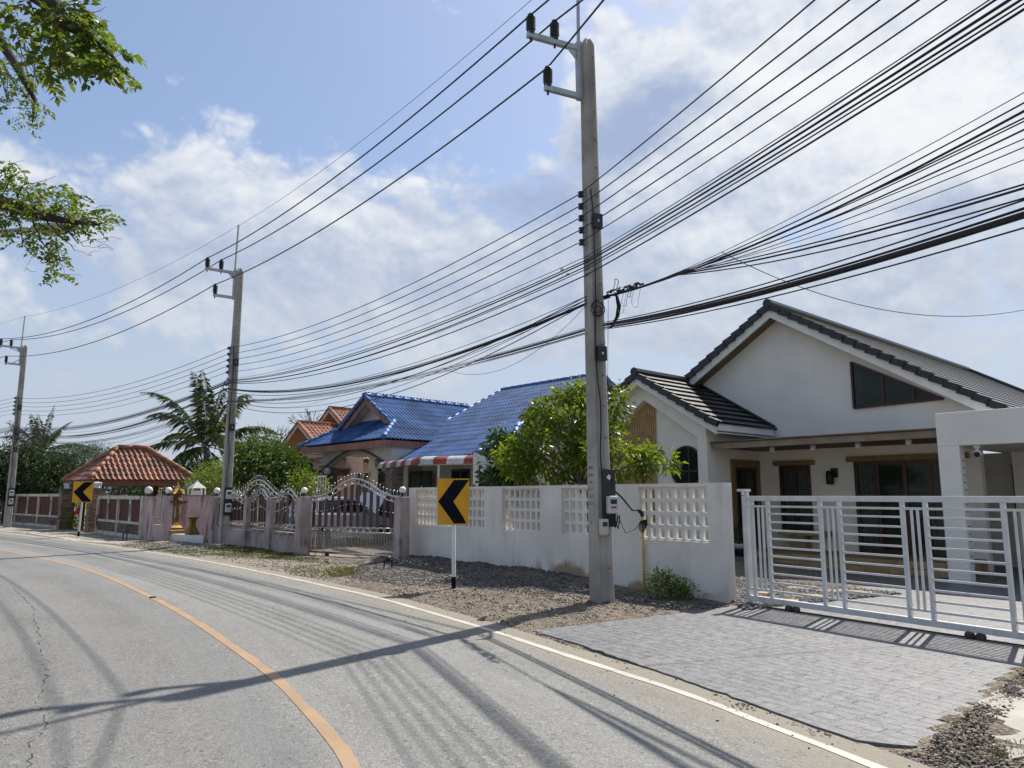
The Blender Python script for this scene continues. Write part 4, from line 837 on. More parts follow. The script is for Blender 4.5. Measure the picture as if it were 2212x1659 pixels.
for (px, dep, fr) in (((688 + 30, 1018), .5, 0), ((832, 1012), .5, 1)):
    a, z = pa(px, dep); c = BF.p(a - .05, dep - .2, z); l = thing('wall_lantern', ('frosted globe wall lamp on the left stone pillar of the blue house porch', 'black cup wall lamp on the right stone pillar beside the striped awning')[fr], 'wall lamp', tuple(c), 'porch pillar lamps')
    obj('arm', MB().tube([c + BD * .2 - Vector((0, 0, .1)), c + BD * .05 - Vector((0, 0, .16)), c - Vector((0, 0, .10))], .025, 6), 'black_metal', l, True)
    obj('shade', MB().lathe([(.05, -.12), (.1, -.02), (.11, 0)], c, 12) if fr else MB().ball(c, .14, 12), 'black_metal' if fr else 'globe_clear', l, True)
# striped awning: quarter round profile swept past the corner of the wing
AP = [Yp(824, 1000, 25.6), Yp(905, 986, 22.2), Yp(1036, 984, 21.4)]; AP = [Vector((p.x, p.y, 2.80)) for p in AP]
aw_ = thing('striped_awning', 'red and white striped metal awning under the blue roof', 'awning', (AP[1].x, AP[1].y, 2.5)); STR = {}; tot = 0
for a, b in zip(AP[:-1], AP[1:]):
    d = (b - a).normalized(); nrm = Vector((d.y, -d.x, 0)); nrm = nrm if nrm.y < 0 or nrm.x < -.8 else -nrm; L = (b - a).length; n = int(L / .11)
    for i in range(n):
        s0, e0 = L * i / n, L * (i + 1) / n; key = int((tot + s0) / .48); o_ = .018 * (i % 2); pr = [(-.45, .04), (-.15, .04), (.0, .01), (.08, -.05), (.11, -.12), (.12, -.20)]
        for (r0, z0), (r1, z1) in zip(pr[:-1], pr[1:]):
            STR.setdefault(key, MB()).add([a + d * s0 + nrm * (r0 + o_) + Vector((0, 0, z0)), a + d * e0 + nrm * (r0 + o_) + Vector((0, 0, z0)), a + d * e0 + nrm * (r1 + o_) + Vector((0, 0, z1)), a + d * s0 + nrm * (r1 + o_) + Vector((0, 0, z1))], [(0, 1, 2, 3)])
    tot += L
for k_, m_ in STR.items():
    o = obj('stripe', m_, ('awning_white', 'awning_red')[k_ % 2], aw_); sd = o.modifiers.new('solid', 'SOLIDIFY'); sd.thickness = .012; o['label'] = ('white stripe', 'red stripe')[k_ % 2]
mb = MB(); [mb.bar(Vector((a.x, a.y, 2.6)), Vector((b.x, b.y, 2.6)), .03, .04) for a, b in zip(AP[:-1], AP[1:])]; pp = Yp(947, 1030, 22); mb.tube([(pp.x, pp.y, 0), (pp.x, pp.y, 2.6)], .03, 8); obj('frame', mb, 'steel', aw_)
pp = Yp(1028, 1030, 20.6); wp = thing('white_post', 'white square post with side bracket and floodlight beyond the white wall', 'post', (pp.x, pp.y, 0)); mb = MB(); mb.box((pp.x, pp.y, 1.43), (.15, .15, 2.86)); obj('post', mb, 'paint_white', wp, bevel=.008)
mb = MB(); mb.box((pp.x + .30, pp.y, 2.66), (.44, .12, .24)); mb.box((pp.x + .1, pp.y - .12, 2.55), (.34, .14, .03)); obj('bracket', mb, 'trim_white', wp); mb = MB(); mb.lathe([(.03, 0), (.09, .05), (.09, .16), (.05, .2)], (pp.x + .22, pp.y - .14, 2.32), 10); obj('floodlight', mb, 'trim_white', wp, True)
for px in ((895 + 15, 1067, 22.0), (983 + 0, 1052, 21.3)):      # two small white spires standing behind the wall
    c = Yp(px[0], px[1], px[2]); s_ = obj('spire', MB().lathe([(.10, -.03), (.10, 0), (.05, .02), (.012, .3), (.002, .34)], (c.x, c.y, c.z - .1), 8), 'paint_white', None); tag(s_, ('small white pointed finial just above the wall, left of the chevron sign', 'larger white pointed finial directly above the near chevron sign')[px[0] > 950], 'finial', 'white finials behind the wall')
    s_['category'] = 'finial'
    mb = MB(); mb.tube([(c.x, c.y, 0), (c.x, c.y, c.z - .125)], .035, 8); tag(obj('finial_post', mb, 'paint_white'), ('thin white post under the small finial behind the wall', 'thin white post under the larger finial behind the chevron sign')[px[0] > 950], 'post', 'finial posts')
# ------------------------------------------------ orange tiled house beyond
OF = Frame((Yp(645, 913, 41).x, 41, 0), BU, BD); oh = thing('orange_roof_house', 'peach house with twin gables and orange clay tile roof behind the mango tree', 'house', tuple(OF.o))
def gable(F, root, ac, zc, al, ar_, dep, ln, kf, soff):
    kk = kf; qq = math.sqrt(1 + kk * kk); mb = MB(); w_ = dict(course=.36, butt=.03, amp=.05, period=.26, style='pan', sub=7)
    tiles(mb, F.p(ac + ar_, dep, zc - kk * ar_), BD, -BU + Vector((0, 0, kk)), [0, ln], [0, 0], [ar_ * qq] * 2, **w_); tiles(mb, F.p(ac - al, dep, zc - kk * al), BD, BU + Vector((0, 0, kk)), [0, ln], [0, 0], [al * qq] * 2, **w_)
    obj('roof', mb, 'roof_orange', root); mb = MB()
    for e in (ar_, -al):
        mb.bar(F.p(ac, dep - .02, zc - .12), F.p(ac + e, dep - .02, zc - .12 - kk * abs(e)), .05, .2)
    obj('rake_board', mb, 'trim_peach', root); mb = MB()
    for e in (ar_, -al): mb.tube([F.p(ac, dep - .03, zc + .04), F.p(ac + e, dep - .03, zc + .04 - kk * abs(e))], .08, 7)
    mb.tube([F.p(ac, dep - .05, zc + .06), F.p(ac, dep + ln, zc + .06)], .1, 7); obj('roof_ridge', mb, 'cap_orange', root, True); mb = MB()
    for e in (ar_, -al): mb.prism([F.p(ac, dep, zc - .14), F.p(ac + e, dep, zc - .14 - kk * abs(e)), F.p(ac + e, dep, zc - .16 - kk * abs(e)), F.p(ac, dep, zc - .16)], BD * soff)
    obj('soffit', mb, 'soffit_peach', root); mb = MB(); F.wall(mb, dep + soff, dep + soff + .2, [(ac - al + .2, zc - .2 - kk * al), (ac + ar_ - .2, zc - .2 - kk * ar_), (ac, zc - .22)]); obj('gable_wall', mb, 'wall_peach', root)
A2 = Yp(712, 882, 43.4); a2 = (A2 - OF.o); dd = BU.x * BD.y - BU.y * BD.x; a2a = (a2.x * BD.y - a2.y * BD.x) / dd; a2b = (BU.x * a2.y - BU.y * a2.x) / dd
gable(OF, oh, 0, Yp(645, 913, 41).z, 3.4, 3.6, 0, 7, .58, 1.1); gable(OF, oh, a2a, A2.z, 1.8, 3.8, a2b, 7, .62, .9)
mb = MB(); OF.box(mb, -3.1, 5, 1.1, 1.35, 0, 3.8); OF.box(mb, -3.1, -2.85, 1.35, 8, 0, 3.7); obj('wall', mb, 'wall_peach', oh)
mb = MB(); OF.box(mb, -.6, 4.2, .2, 1.1, 3.0, 3.08); [OF.box(mb, -.5 + i * 1.1, -.44 + i * 1.1, .25, 1.1, 2.7, 3.0) for i in range(5)]; OF.box(mb, -.55, 4.15, .22, .27, 2.7, 2.76); OF.box(mb, 2.2, 2.26, .25, .31, 0, 2.7); obj('canopy', mb, 'arch_trim', oh)
mb = MB(); OF.box(mb, .3, 2.2, .85, 1.1, 0, 2.75); obj('porch_wall', mb, 'wall_cream', oh)
c = Yp(700, 988, 39.5); sp_ = thing('solar_panel_lamp', 'small tilted solar panel lamp on the canopy of the peach house', 'solar lamp', tuple(c)); mb = MB(); X = BU; Yv = (BD * .6 + Vector((0, 0, .8))).normalized(); mb.box(c, (.52, .42, .04), (X, Yv, X.cross(Yv))); obj('frame', mb, 'paint_white', sp_); mb = MB(); mb.box(c - X.cross(Yv) * -.022, (.44, .34, .01), (X, Yv, X.cross(Yv))); mb.box(c + X.cross(Yv) * -.024, (.44, .34, .01), (X, Yv, X.cross(Yv))); obj('panel', mb, 'glass_blue', sp_); mb = MB(); mb.tube([c, c - Vector((0, 0, .45))], .025, 6); obj('stem', mb, 'black_metal', sp_)
# ------------------------------------------------ silver car with its bonnet up, parked behind the ornate gate
mat('car_silver', (.42, .44, .47), .3, .04, 3, 0, 40, metal=.55, coat=.5); mat('lamp_red', (.55, .02, .015), .25, .1, 6, 0); mat('chrome', (.6, .6, .6), .15, .03, 4, 0, metal=1)
CD = Vector((.64, .768, 0)).normalized(); CR = Vector((CD.y, -CD.x, 0)); CF = Frame((-7.1, 23.9, .02), CD, -CR)
car = thing('parked_car', 'silver hatchback with raised bonnet parked behind the ornate steel gate', 'car', tuple(CF.o))
lo_ = [(0, .35), (.0, .75), (.08, 1.02), (.35, 1.12), (2.75, 1.06), (3.0, 1.0), (3.85, .86), (4.0, .62), (4.0, .32)]
def body_loop(pr, b0, b1): return pr
mb = MB()
def arch(x): return [(x + .36 * math.cos(math.pi * i / 8), .3 + .36 * math.sin(math.pi * i / 8)) for i in range(9)]
prof = lo_ + arch(3.2) + arch(.72); CF.wall(mb, -.84, .84, prof); obj('body', mb, 'car_silver', car, bevel=.04)
mb = MB(); top = [(.30, 1.1, .74), (.62, 1.56, .60), (1.0, 1.64, .58), (1.9, 1.63, .58), (2.35, 1.5, .6), (2.95, 1.05, .74)]; V = []
for x, z, w_ in top: V += [CF.p(x, -w_, z + .0), CF.p(x, w_, z + .0)]
n = len(top); fs = [(2 * i, 2 * i + 2, 2 * i + 3, 2 * i + 1) for i in range(n - 1)] + [tuple(range(0, 2 * n, 2))[::-1], tuple(range(1, 2 * n, 2)), (0, 1, 2 * n - 1, 2 * n - 2)]
mb.add(V, fs); obj('roof', mb, 'car_silver', car, bevel=.03)
for sg_ in (-1, 1):
    for pl in ([(.62, 1.15), (1.42, 1.15), (1.42, 1.53), (.78, 1.52)], [(1.5, 1.15), (2.62, 1.13), (2.2, 1.48), (1.5, 1.54)]):
        wz = lambda z: .74 - (z - 1.1) * .30
        o = obj('window', MB().add([CF.p(x, sg_ * (wz(z) + .015), z) for x, z in pl] + [CF.p(x, sg_ * (wz(z) - .02), z) for x, z in pl], [(0, 1, 2, 3), (7, 6, 5, 4), (0, 4, 5, 1), (1, 5, 6, 2), (2, 6, 7, 3), (3, 7, 4, 0)]), 'glass_dark', car)
for x in (.72, 3.2):
    for sg_ in (-1, 1):
        c = CF.p(x, sg_ * .74, .31); ax_ = (CD, Vector((0, 0, 1)), CR * -sg_); w_ = obj('wheel', MB().lathe([(.2, -.1), (.30, -.1), (.315, -.05), (.315, .08), (.2, .1)], c, 18, ax=ax_), 'rubber', car, True)
        obj('rim', MB().lathe([(.03, -.115), (.19, -.105), (.19, .09)], c, 10, ax=ax_), 'chrome', w_, True)
mb = MB(); hb = CF.p(2.95, 0, 1.03); hd_ = (CD * .62 + Vector((0, 0, .80))).normalized(); hn = CR.cross(hd_).normalized(); mb.box(hb + hd_ * .48, (1.44, .96, .05), (CR, hd_, hn)); obj('bonnet', mb, 'car_silver', car, bevel=.02)
mb = MB(); CF.box(mb, 3.0, 3.8, -.6, .6, .84, .885); obj('engine', mb, 'dark_inside', car)
for sg_ in (-1, 1):
    mb = MB(); CF.box(mb, -.02, .14, sg_ * .72 - .09, sg_ * .72 + .09, .82, 1.06); obj('taillight', mb, 'lamp_red', car, bevel=.02)
    mb = MB(); CF.box(mb, 2.48, 2.62, sg_ * .9 - .07, sg_ * .9 + .07, 1.10, 1.22); obj('side_mirror', mb, 'car_silver', car, bevel=.03)
# ------------------------------------------------ pink pillars, steel fence panels, gate
def pillar(c, w_, h, label, m='pillar_pink', ax=None, group='pink pillars of the ornate fence'):
    ax = ax or (BU, BU.cross(Vector((0, 0, -1))), Vector((0, 0, 1))); mb = MB(); mb.box((c[0], c[1], h / 2 - .1), (w_, w_, h + .2), ax); o = obj('pillar', mb, m, bevel=.012); return tag(o, label, 'pillar', group)
PAp = Vector((-2.86, 19.55, 0)); PBp = Vector((-5.98, 21.55, 0)); PCp = Vector((-7.42, 23.3, 0)); PDp = Vector((-8.75, 25.0, 0)); PEp = G(462, 1177)
pillar(PAp, .30, 1.66, 'pink pillar at the right side of the ornate gate, against the white wall'); pillar(PBp, .34, 1.66, 'stained pink pillar at the left side of the ornate gate'); pillar(PCp, .30, 1.64, 'stained pink pillar between the two fence panels, without a lamp'); pillar(PDp, .28, 1.62, 'narrow stained pillar just right of the middle utility pole'); pillar(PEp, .30, 1.66, 'pink pillar left of the middle utility pole, beside the shrine recess')
mb = MB(); q = Vector((-2.70, 19.62, 0)); WF.box(mb, 10.425, 10.85, .02, .18, -.1, 1.655); tag(obj('wall_end', mb, 'plaster_wall'), 'short lower white wall piece between the pink pillar and the long white wall', 'wall')
def globe(c, r, label, m='globe_white'):
    t = thing('globe_lamp', label, 'lamp', tuple(c), 'globe lamps on the walls'); obj('base', MB().lathe([(.07, 0), (.07, .02), (.035, .04), (.055, .11)], c, 12), 'black_metal', t, True); obj('globe', MB().ball(Vector(c) + Vector((0, 0, .09 + r)), r, 16), m, t, True)
up = Vector((0, 0, 1))
globe(PAp + up * 1.66, .09, 'white globe lamp on the pillar at the right of the ornate gate'); globe(PBp + up * 1.66, .09, 'white globe lamp on the pillar at the left of the ornate gate'); globe(PEp + up * 1.66, .11, 'white globe lamp on the pillar left of the middle utility pole')
def bell(t): return .5 - .5 * math.cos(2 * math.pi * t) if True else 0
def steel_panel(root, p, q, zlow, zarch, zm, nsl, rings=True, zbot=None, ball=.02, pw=1.35):
    p = Vector(p); q = Vector(q); d = (q - p).normalized(); L = (q - p).length; n_ = Vector((-d.y, d.x, 0)); at = lambda t, z: p + d * (L * t) + up * z
    cu = lambda t: zlow + (zarch - zlow) * bell(t) ** pw
    fr = MB(); N = 36
    fr.tube([at(i / N, cu(i / N)) for i in range(N + 1)], .026, 8); fr.tube([at(i / N, cu(i / N) - .14) for i in range(N + 1)], .017, 8)
    fr.tube([at(0, zm), at(1, zm)], .018, 8); fr.tube([at(0, zm - .13), at(1, zm - .13)], .018, 8)
    if zbot is not None: fr.tube([at(0, zbot), at(1, zbot)], .03, 8); fr.tube([at(.004, zbot), at(.004, zlow)], .025, 8); fr.tube([at(.996, zbot), at(.996, zlow)], .025, 8)
    obj('frame', fr, 'steel', root, True)
    for i in range(nsl):
        t = (i + .5) / nsl; w_ = L / nsl * .42; sl_ = MB(); sl_.add([at(t, 0) + d * sx * w_ / 2 + n_ * sy * .014 + up * z for z in (0,) for sy in (-1, 1) for sx in (-1, 1)], [])
        a, b = at(t, zm + .02) - d * w_ / 2, at(t, zm + .02) + d * w_ / 2; zt_ = cu(t) - .15 - zm - .02
        sl_.hexa([a - n_ * .012, b - n_ * .012, b + n_ * .012, a + n_ * .012, a - n_ * .012 + up * zt_, b - n_ * .012 + up * zt_, b + n_ * .012 + up * zt_, a + n_ * .012 + up * zt_]); sl_.v = sl_.v[4:]; sl_.f = [tuple(k - 4 for k in f) for f in sl_.f]
        obj('slat', sl_, 'slat_maroon', root)
    ns = nsl * 2; O1 = lambda nm, m_: obj(nm, m_, 'steel', root, True)
    for i in range(ns):
        t = (i + .5) / ns; z = cu(t); O1('spike', MB().tube([at(t, z + .02), at(t, z + .13)], .008, 5).ball(at(t, z + .145), ball, 8)); O1('stud', MB().ball(at(t, zm + (cu(t) - zm) * .48) - n_ * .02, ball * .8, 6))
    if rings:
        for i in range(nsl):
            t = (i + .5) / nsl
            for zz, rr in ((zm - .065, .042), (cu(t) - .07, .04)): O1('ring', MB().ring(at(t, zz), rr, .011, d, up))
    if zbot is not None:
        nb = min(100, int(L / .055))
        for i in range(nb):
            t = (i + .5) / nb; m_ = MB().tube([at(t, zbot), at(t, zm - .13)], .009, 5, cap=False)
            if i % 2 == 0: m_.ball(at(t, zbot + .45), ball * .8, 6).ball(at(t, zbot + .17), ball * .8, 6)
            O1('bar', m_)
    else:
        O1('lower_rail', MB().tube([at(0, zm - .27), at(1, zm - .27)], .018, 6).ball(at(.3, zm - .27), ball, 6).ball(at(.8, zm - .27), ball, 6))
gd = (PBp - PAp).normalized(); off_ = Vector((.06, .1, 0))
g2 = thing('ornate_gate', 'arched stainless steel sliding gate with maroon slats in front of the blue house', 'gate', tuple(PBp - gd * .2)); steel_panel(g2, PBp - gd * .19 + off_, PAp + gd * .1 + off_, 1.66, 2.15, .83, 14, True, .12)
mb = MB()
for t in (.24, .8):
    c = PBp.lerp(PAp, t) + off_; mb = MB(); mb.lathe([(.02, -.03), (.06, -.03), (.05, 0), (.06, .03), (.02, .03)], (c.x, c.y, .06), 12, ax=(gd, up, gd.cross(up))); obj('wheel', mb, 'rubber', g2, True)
mb = MB(); mb.bar(PBp + up * .02, PAp + gd * -1.2 + up * .02, .05, .03); tag(obj('gate_track', mb, 'black_metal'), 'floor rail under the ornate stainless gate', 'track')
fr_ = thing('guide_tower', 'tall narrow steel guide tower behind the left pillar of the ornate gate', 'gate guide', tuple(PBp + Vector((.35, .25, 0)))); mb = MB()
for k in (-.16, .16): mb.tube([PBp - gd * (.4 + k) + off_ * 2.5, PBp - gd * (.4 + k) + off_ * 2.5 + up * 2.22], .02, 6)
for k in (-.06, .06): mb.tube([PBp - gd * (.4 + k) + off_ * 2.5 + up * 1.2, PBp - gd * (.4 + k) + off_ * 2.5 + up * 2.2], .012, 6)
mb.bar(PBp - gd * .22 + off_ * 2.5 + up * 2.24, PBp - gd * .58 + off_ * 2.5 + up * 2.24, .05, .05); obj('frame', mb, 'steel', fr_)
for (a, b, lab) in ((PCp, PBp, 'steel and maroon fence panel on a low pink wall beside the ornate gate'), (PDp, PCp, 'steel and maroon fence panel on a stained low wall nearest the middle utility pole')):
    d = (b - a).normalized(); f = thing('fence_panel', lab, 'fence', tuple((a + b) / 2), 'fence panels on low pink walls'); steel_panel(f, a + d * .15, b - d * .17, 1.60, 1.90, .84, 5 if b is PBp else 8, True)
    mb = MB(); mb.box(((a + b) / 2) + up * .2, ((b - a).length - .3, .16, .7), (d, d.cross(up), up)); obj('low_wall', mb, 'pillar_pink', f); mb = MB(); mb.box(((a + b) / 2) + up * .585, ((b - a).length - .3, .22, .07), (d, d.cross(up), up)); obj('wall_cap', mb, 'cap_stained', f)
d = (PCp - PDp).normalized(); n_ = Vector((.75, .65, 0)); f = thing('gate_leaf', 'tall arched steel gate leaf stored behind the low wall right of the middle utility pole', 'gate', tuple(PDp + n_ * .35)); steel_panel(f, PEp + n_ * .3 + d * .6, PCp + n_ * .4 - d * -.2, 1.64, 2.2, .80, 14, True, .3)
f = thing('fence_panel', 'fence panel hidden in part by the middle utility pole', 'fence', tuple((PEp + PDp) / 2), 'fence panels on low pink walls'); d = (PDp - PEp).normalized(); steel_panel(f, PEp + d * .15, PDp - d * .14, 1.55, 1.75, .84, 8, True); mb = MB(); mb.box(((PEp + PDp) / 2) + up * .2, ((PDp - PEp).length - .3, .16, .75), (d, d.cross(up), up)); obj('low_wall', mb, 'pillar_pink', f)
# water meter standpipe by the gate
def standpipe(c, d, w_, h, m, label, col='black_metal'):
    c = Vector(c); d = Vector(d); t = thing('water_meter', label, 'water meter', tuple(c)); mb = MB(); mb.tube([c - d * w_ / 2 - up * .1, c - d * w_ / 2 + up * h, c + d * w_ / 2 + up * h, c + d * w_ / 2 - up * .1], .022, 6); obj('pipe', mb, col, t); mb = MB(); mb.lathe([(.05, 0), (.075, .03), (.075, .1), (.05, .13)], c + up * (h - .05), 10); obj('meter', mb, m, t, True)
mat('meter_blue', (.03, .06, .16), .5, .1, 6, 0)
c = G(838, 1228); standpipe(c, BU, .34, .2, 'black_metal', 'dark water meter on a short pipe frame beside the ornate gate')

c = PBp.lerp(PCp, .45) + Vector((.2, .8, 0)); t = thing('blue_barrel', 'dark blue plastic barrel behind the fence panel beside the silver car', 'barrel', tuple(c)); obj('drum', MB().lathe([(.26, 0), (.28, .02), (.28, .28), (.295, .30), (.28, .32), (.28, .6), (.295, .62), (.28, .64), (.28, .9), (.24, .93)], c, 18), 'meter_blue', t, True)
# ================================================================ shrine recess, left garden walls, pavilion
mat('gold', (.25, .155, .03), .5, .2, 6, .2, 40, metal=.4); mat('tile_white', (.66, .66, .66), .3, .04, 4, 0); mat('maroon_panel', (.105, .022, .018), .6, .15, 3, .1, 30); mat('wall_aged', (.56, .52, .44), .85, .10, 2, .2, 50, stain=.95, stain_col=(.10, .09, .075), sscale=6)
mat('pink_wall', (.50, .39, .375), .85, .08, 1.4, .2, 50, stain=.95, stain_col=(.10, .085, .085), sscale=5); mat('wood_post', (.16, .06, .03), .6, .2, 5, .2, 30); mat('garland', (.65, .45, .45), .7, .2, 14, .1, 30); mat('plaque', (.10, .095, .085), .6, .4, 30, .4, 50)
brickmat('ledge_stone', [(.09, .055, .035), (.36, .26, .17), (.24, .15, .09), (.46, .36, .25)], .24, .05, (.03, .025, .02), .006, .85, 0, 1.0)
brickmat('base_stone', [(.08, .055, .045), (.17, .115, .09), (.22, .15, .11)], .20, .11, (.035, .03, .027), .008, .85, 0, .9, stain=.5); brickmat('tile_band', [(.64, .64, .64), (.70, .70, .70)], .42, .32, (.22, .21, .2), .006, .3, 0, .1)
brickmat('chevron_stone', [(.11, .07, .05), (.26, .19, .15), (.18, .12, .09)], .30, .10, (.05, .04, .035), .008, .85, R(38), .9, stain=.3)
RP = G(357, 1169); RP0 = Vector((RP.x, RP.y, 0)); LD = (RP0 - PEp).normalized(); LB = Vector((-.43, .90, 0))      # along the frontage, and back from it
pillar(RP0, .30, 1.67, 'pink pillar at the left side of the shrine recess, with a globe lamp', 'pink_wall'); globe(RP0 + up * 1.67, .125, 'white globe lamp on the pink pillar left of the gilded shrine')
rw = thing('recess_wall', 'pink rendered wall behind the gilded shrine', 'wall', tuple(RP0 + LB * 2)); mb = MB(); a = Yp(340, 1100, 31.8); b = Yp(472, 1100, 29.6); a.z = b.z = 0; dd_ = (b - a).normalized(); mb.box((a + b) / 2 + up * .8, ((b - a).length, .14, 1.72), (dd_, dd_.cross(up), up)); mb.bar(PEp + up * .8, b + up * .8, .12, 1.7); obj('wall', mb, 'pink_wall', rw)
mb = MB(); mb.box((a + b) / 2 + up * 1.69, ((b - a).length, .2, .06), (dd_, dd_.cross(up), up)); mb.box((a + b) / 2 + up * 1.5 - LB * .075, ((b - a).length, .02, .05), (dd_, dd_.cross(up), up)); obj('wall_cap', mb, 'cap_stained', rw)
pl0 = RP0.lerp(PEp, .02); pl1 = RP0.lerp(PEp, .80); c = (pl0 + pl1) / 2 + LB * .75; pf = thing('shrine_platform', 'low white tiled platform under the gilded shrine', 'platform', tuple(c)); mb = MB(); LP_ = Vector((-LD.y, LD.x, 0)) * -1; mb.hexa([p_ + up * z_ for z_ in (-.03, .27) for p_ in (pl1 + LB * .2, pl0 + LB * .2, pl0 + LB * 1.35, pl1 + LB * 1.35)]); obj('platform', mb, 'tile_band', pf, bevel=.008)
def at_plat(px):      # pixel column to a spot along the middle of the platform
    o = pl0 + LB * .75; x = PL(px, 1150, o, o + LD); return Vector((x.x, x.y, .27))
c = at_plat(377); sh = thing('spirit_house', 'gilded spirit house shrine on a tall pedestal with garlands', 'shrine', tuple(c))
sq = (Vector((.72, .69, 0)), Vector((-.69, .72, 0)), up)
def sqlathe(mb, prof, c): return mb.lathe([(r * 1.414, z) for r, z in prof], c, 4, ax=(sq[0] * .707 + sq[1] * .707, sq[1] * .707 - sq[0] * .707, up))
obj('pedestal', sqlathe(MB(), [(.27, 0), (.27, .12), (.22, .15), (.22, .22), (.15, .30), (.10, .42), (.085, .55), (.085, 1.0), (.12, 1.06), (.15, 1.10), (.30, 1.16), (.32, 1.22)], c), 'gold', sh)
t = c + up * 1.22; mb = MB(); sqlathe(mb, [(.15, 0), (.15, .03), (.125, .05), (.125, .26), (.15, .28)], t)
for sx in (-1, 1):
    for sy in (-1, 1): mb.tube([t + sq[0] * .19 * sx + sq[1] * .19 * sy, t + sq[0] * .19 * sx + sq[1] * .19 * sy + up * .28], .014, 6)
obj('shrine_body', mb, 'gold', sh); mb = MB(); sqlathe(mb, [(.24, .28), (.21, .31), (.13, .44), (.10, .46), (.06, .56), (.03, .60)], t); mb.lathe([(.045, .6), (.055, .63), (.02, .7), (.03, .72), (.004, .86)], t, 8)
for sx in (-1, 1):
    for sy in (-1, 1):
        for r_, z_ in ((.23, .30), (.16, .42), (.10, .5)): e = t + sq[0] * r_ * sx + sq[1] * r_ * sy + up * z_; mb.tube([e, e + (sq[0] * sx + sq[1] * sy) * .03 + up * .07, e + (sq[0] * sx + sq[1] * sy) * .015 + up * .14], [.018, .012, .002], 5)
for s_ in (sq[0], -sq[0], sq[1], -sq[1]): mb.prism([t + s_ * .24 + s_.cross(up) * .12 + up * .29, t + s_ * .24 - s_.cross(up) * .12 + up * .29, t + s_ * .24 + up * .45], s_ * -.1)
obj('shrine_roof', mb, 'gold', sh); mb = MB()
for k in (-1, 1): mb.ball(t + LD * .2 * k + up * .08, .06, 8)
for i in range(14): mb.ball(t + Vector((.17 * math.cos(i * .45), .17 * math.sin(i * .45), -.1 - .03 * math.sin(i))), .03, 6)
mb.tube([t - LB * .2 + LD * .1 + up * -.1, t - LB * .22 + LD * .13 - up * .4], [.02, .04], 6); mb.tube([t - LB * .2 + LD * .06 + up * -.1, t - LB * .22 + LD * .09 - up * .62], [.02, .035], 6); obj('garland', mb, 'garland', sh, True)
c = at_plat(415); tb = thing('offering_table', 'gilded offering table with flared base beside the shrine', 'table', tuple(c)); obj('pedestal', sqlathe(MB(), [(.19, 0), (.19, .1), (.15, .13), (.15, .18), (.105, .27), (.085, .38), (.085, .47), (.11, .56), (.15, .61), (.15, .62)], c), 'gold', tb); mb = MB(); mb.box(c + up * .64, (.86, .62, .035), (LD, LB, up)); obj('tabletop', mb, 'gold', tb, bevel=.01)
c = Yp(425, 1058, 31.5); t = thing('white_lantern', 'small white open lantern house behind the pink shrine wall', 'lantern', (c.x, c.y, 1.6)); mb = MB(); [mb.tube([(c.x + sx * .27, c.y + sy * .2, 1.0), (c.x + sx * .27, c.y + sy * .2, 2.0)], .03, 6) for sx in (-1, 1) for sy in (-1, 1)]; mb.box((c.x, c.y, 1.72), (.36, .3, .36)); obj('body', mb, 'tile_white', t); mb = MB(); mb.lathe([(.40, 2.0), (.25, 2.12), (.23, 2.13), (.06, 2.26), (.02, 2.34)], (c.x, c.y, 0), 4); obj('roof', mb, 'globe_clear', t)
# low pink wall part between the stone clad garden wall and the recess
S0 = G(302, 1165); S1 = RP0 - LD * -.0
S0 = Vector((S0.x, S0.y, 0)); d = (RP0 - S0).normalized(); bk = Vector((-d.y, d.x, 0))
pw = thing('pink_wall', 'stained pink wall piece with a narrow steel grille left of the shrine', 'wall', tuple((S0 + RP0) / 2)); mb = MB(); L = (RP0 - S0).length; mb.box(S0.lerp(RP0, .25) + up * .78, (L * .5, .16, 1.76), (d, bk, up)); mb.box(S0.lerp(RP0, .75) + up * .25, (L * .5 - .1, .16, .7), (d, bk, up)); obj('wall', mb, 'pink_wall', pw)
mb = MB(); [mb.tube([S0.lerp(RP0, t_) + up * .62, S0.lerp(RP0, t_) + up * (1.85 if i in (1, 2) else 1.7)], .016, 6) for i, t_ in enumerate((.56, .64, .72, .80))]; [mb.tube([S0.lerp(RP0, .52) + up * z, S0.lerp(RP0, .88) + up * z], .02, 6) for z in (.72, .84, 1.5)]; [mb.ball(S0.lerp(RP0, t_) + up * 1.87, .03, 6) for t_ in (.64, .72)]; obj('grille', mb, 'steel', pw)
mb = MB(); mb.tube([RP0 - LB * .25 + LD * .22 - up * .05, RP0 - LB * .25 + LD * .22 + up * 1.68], .03, 8); tag(obj('pipe', mb, 'steel'), 'thin upright grey pipe standing right of the pink shrine pillar', 'pipe')
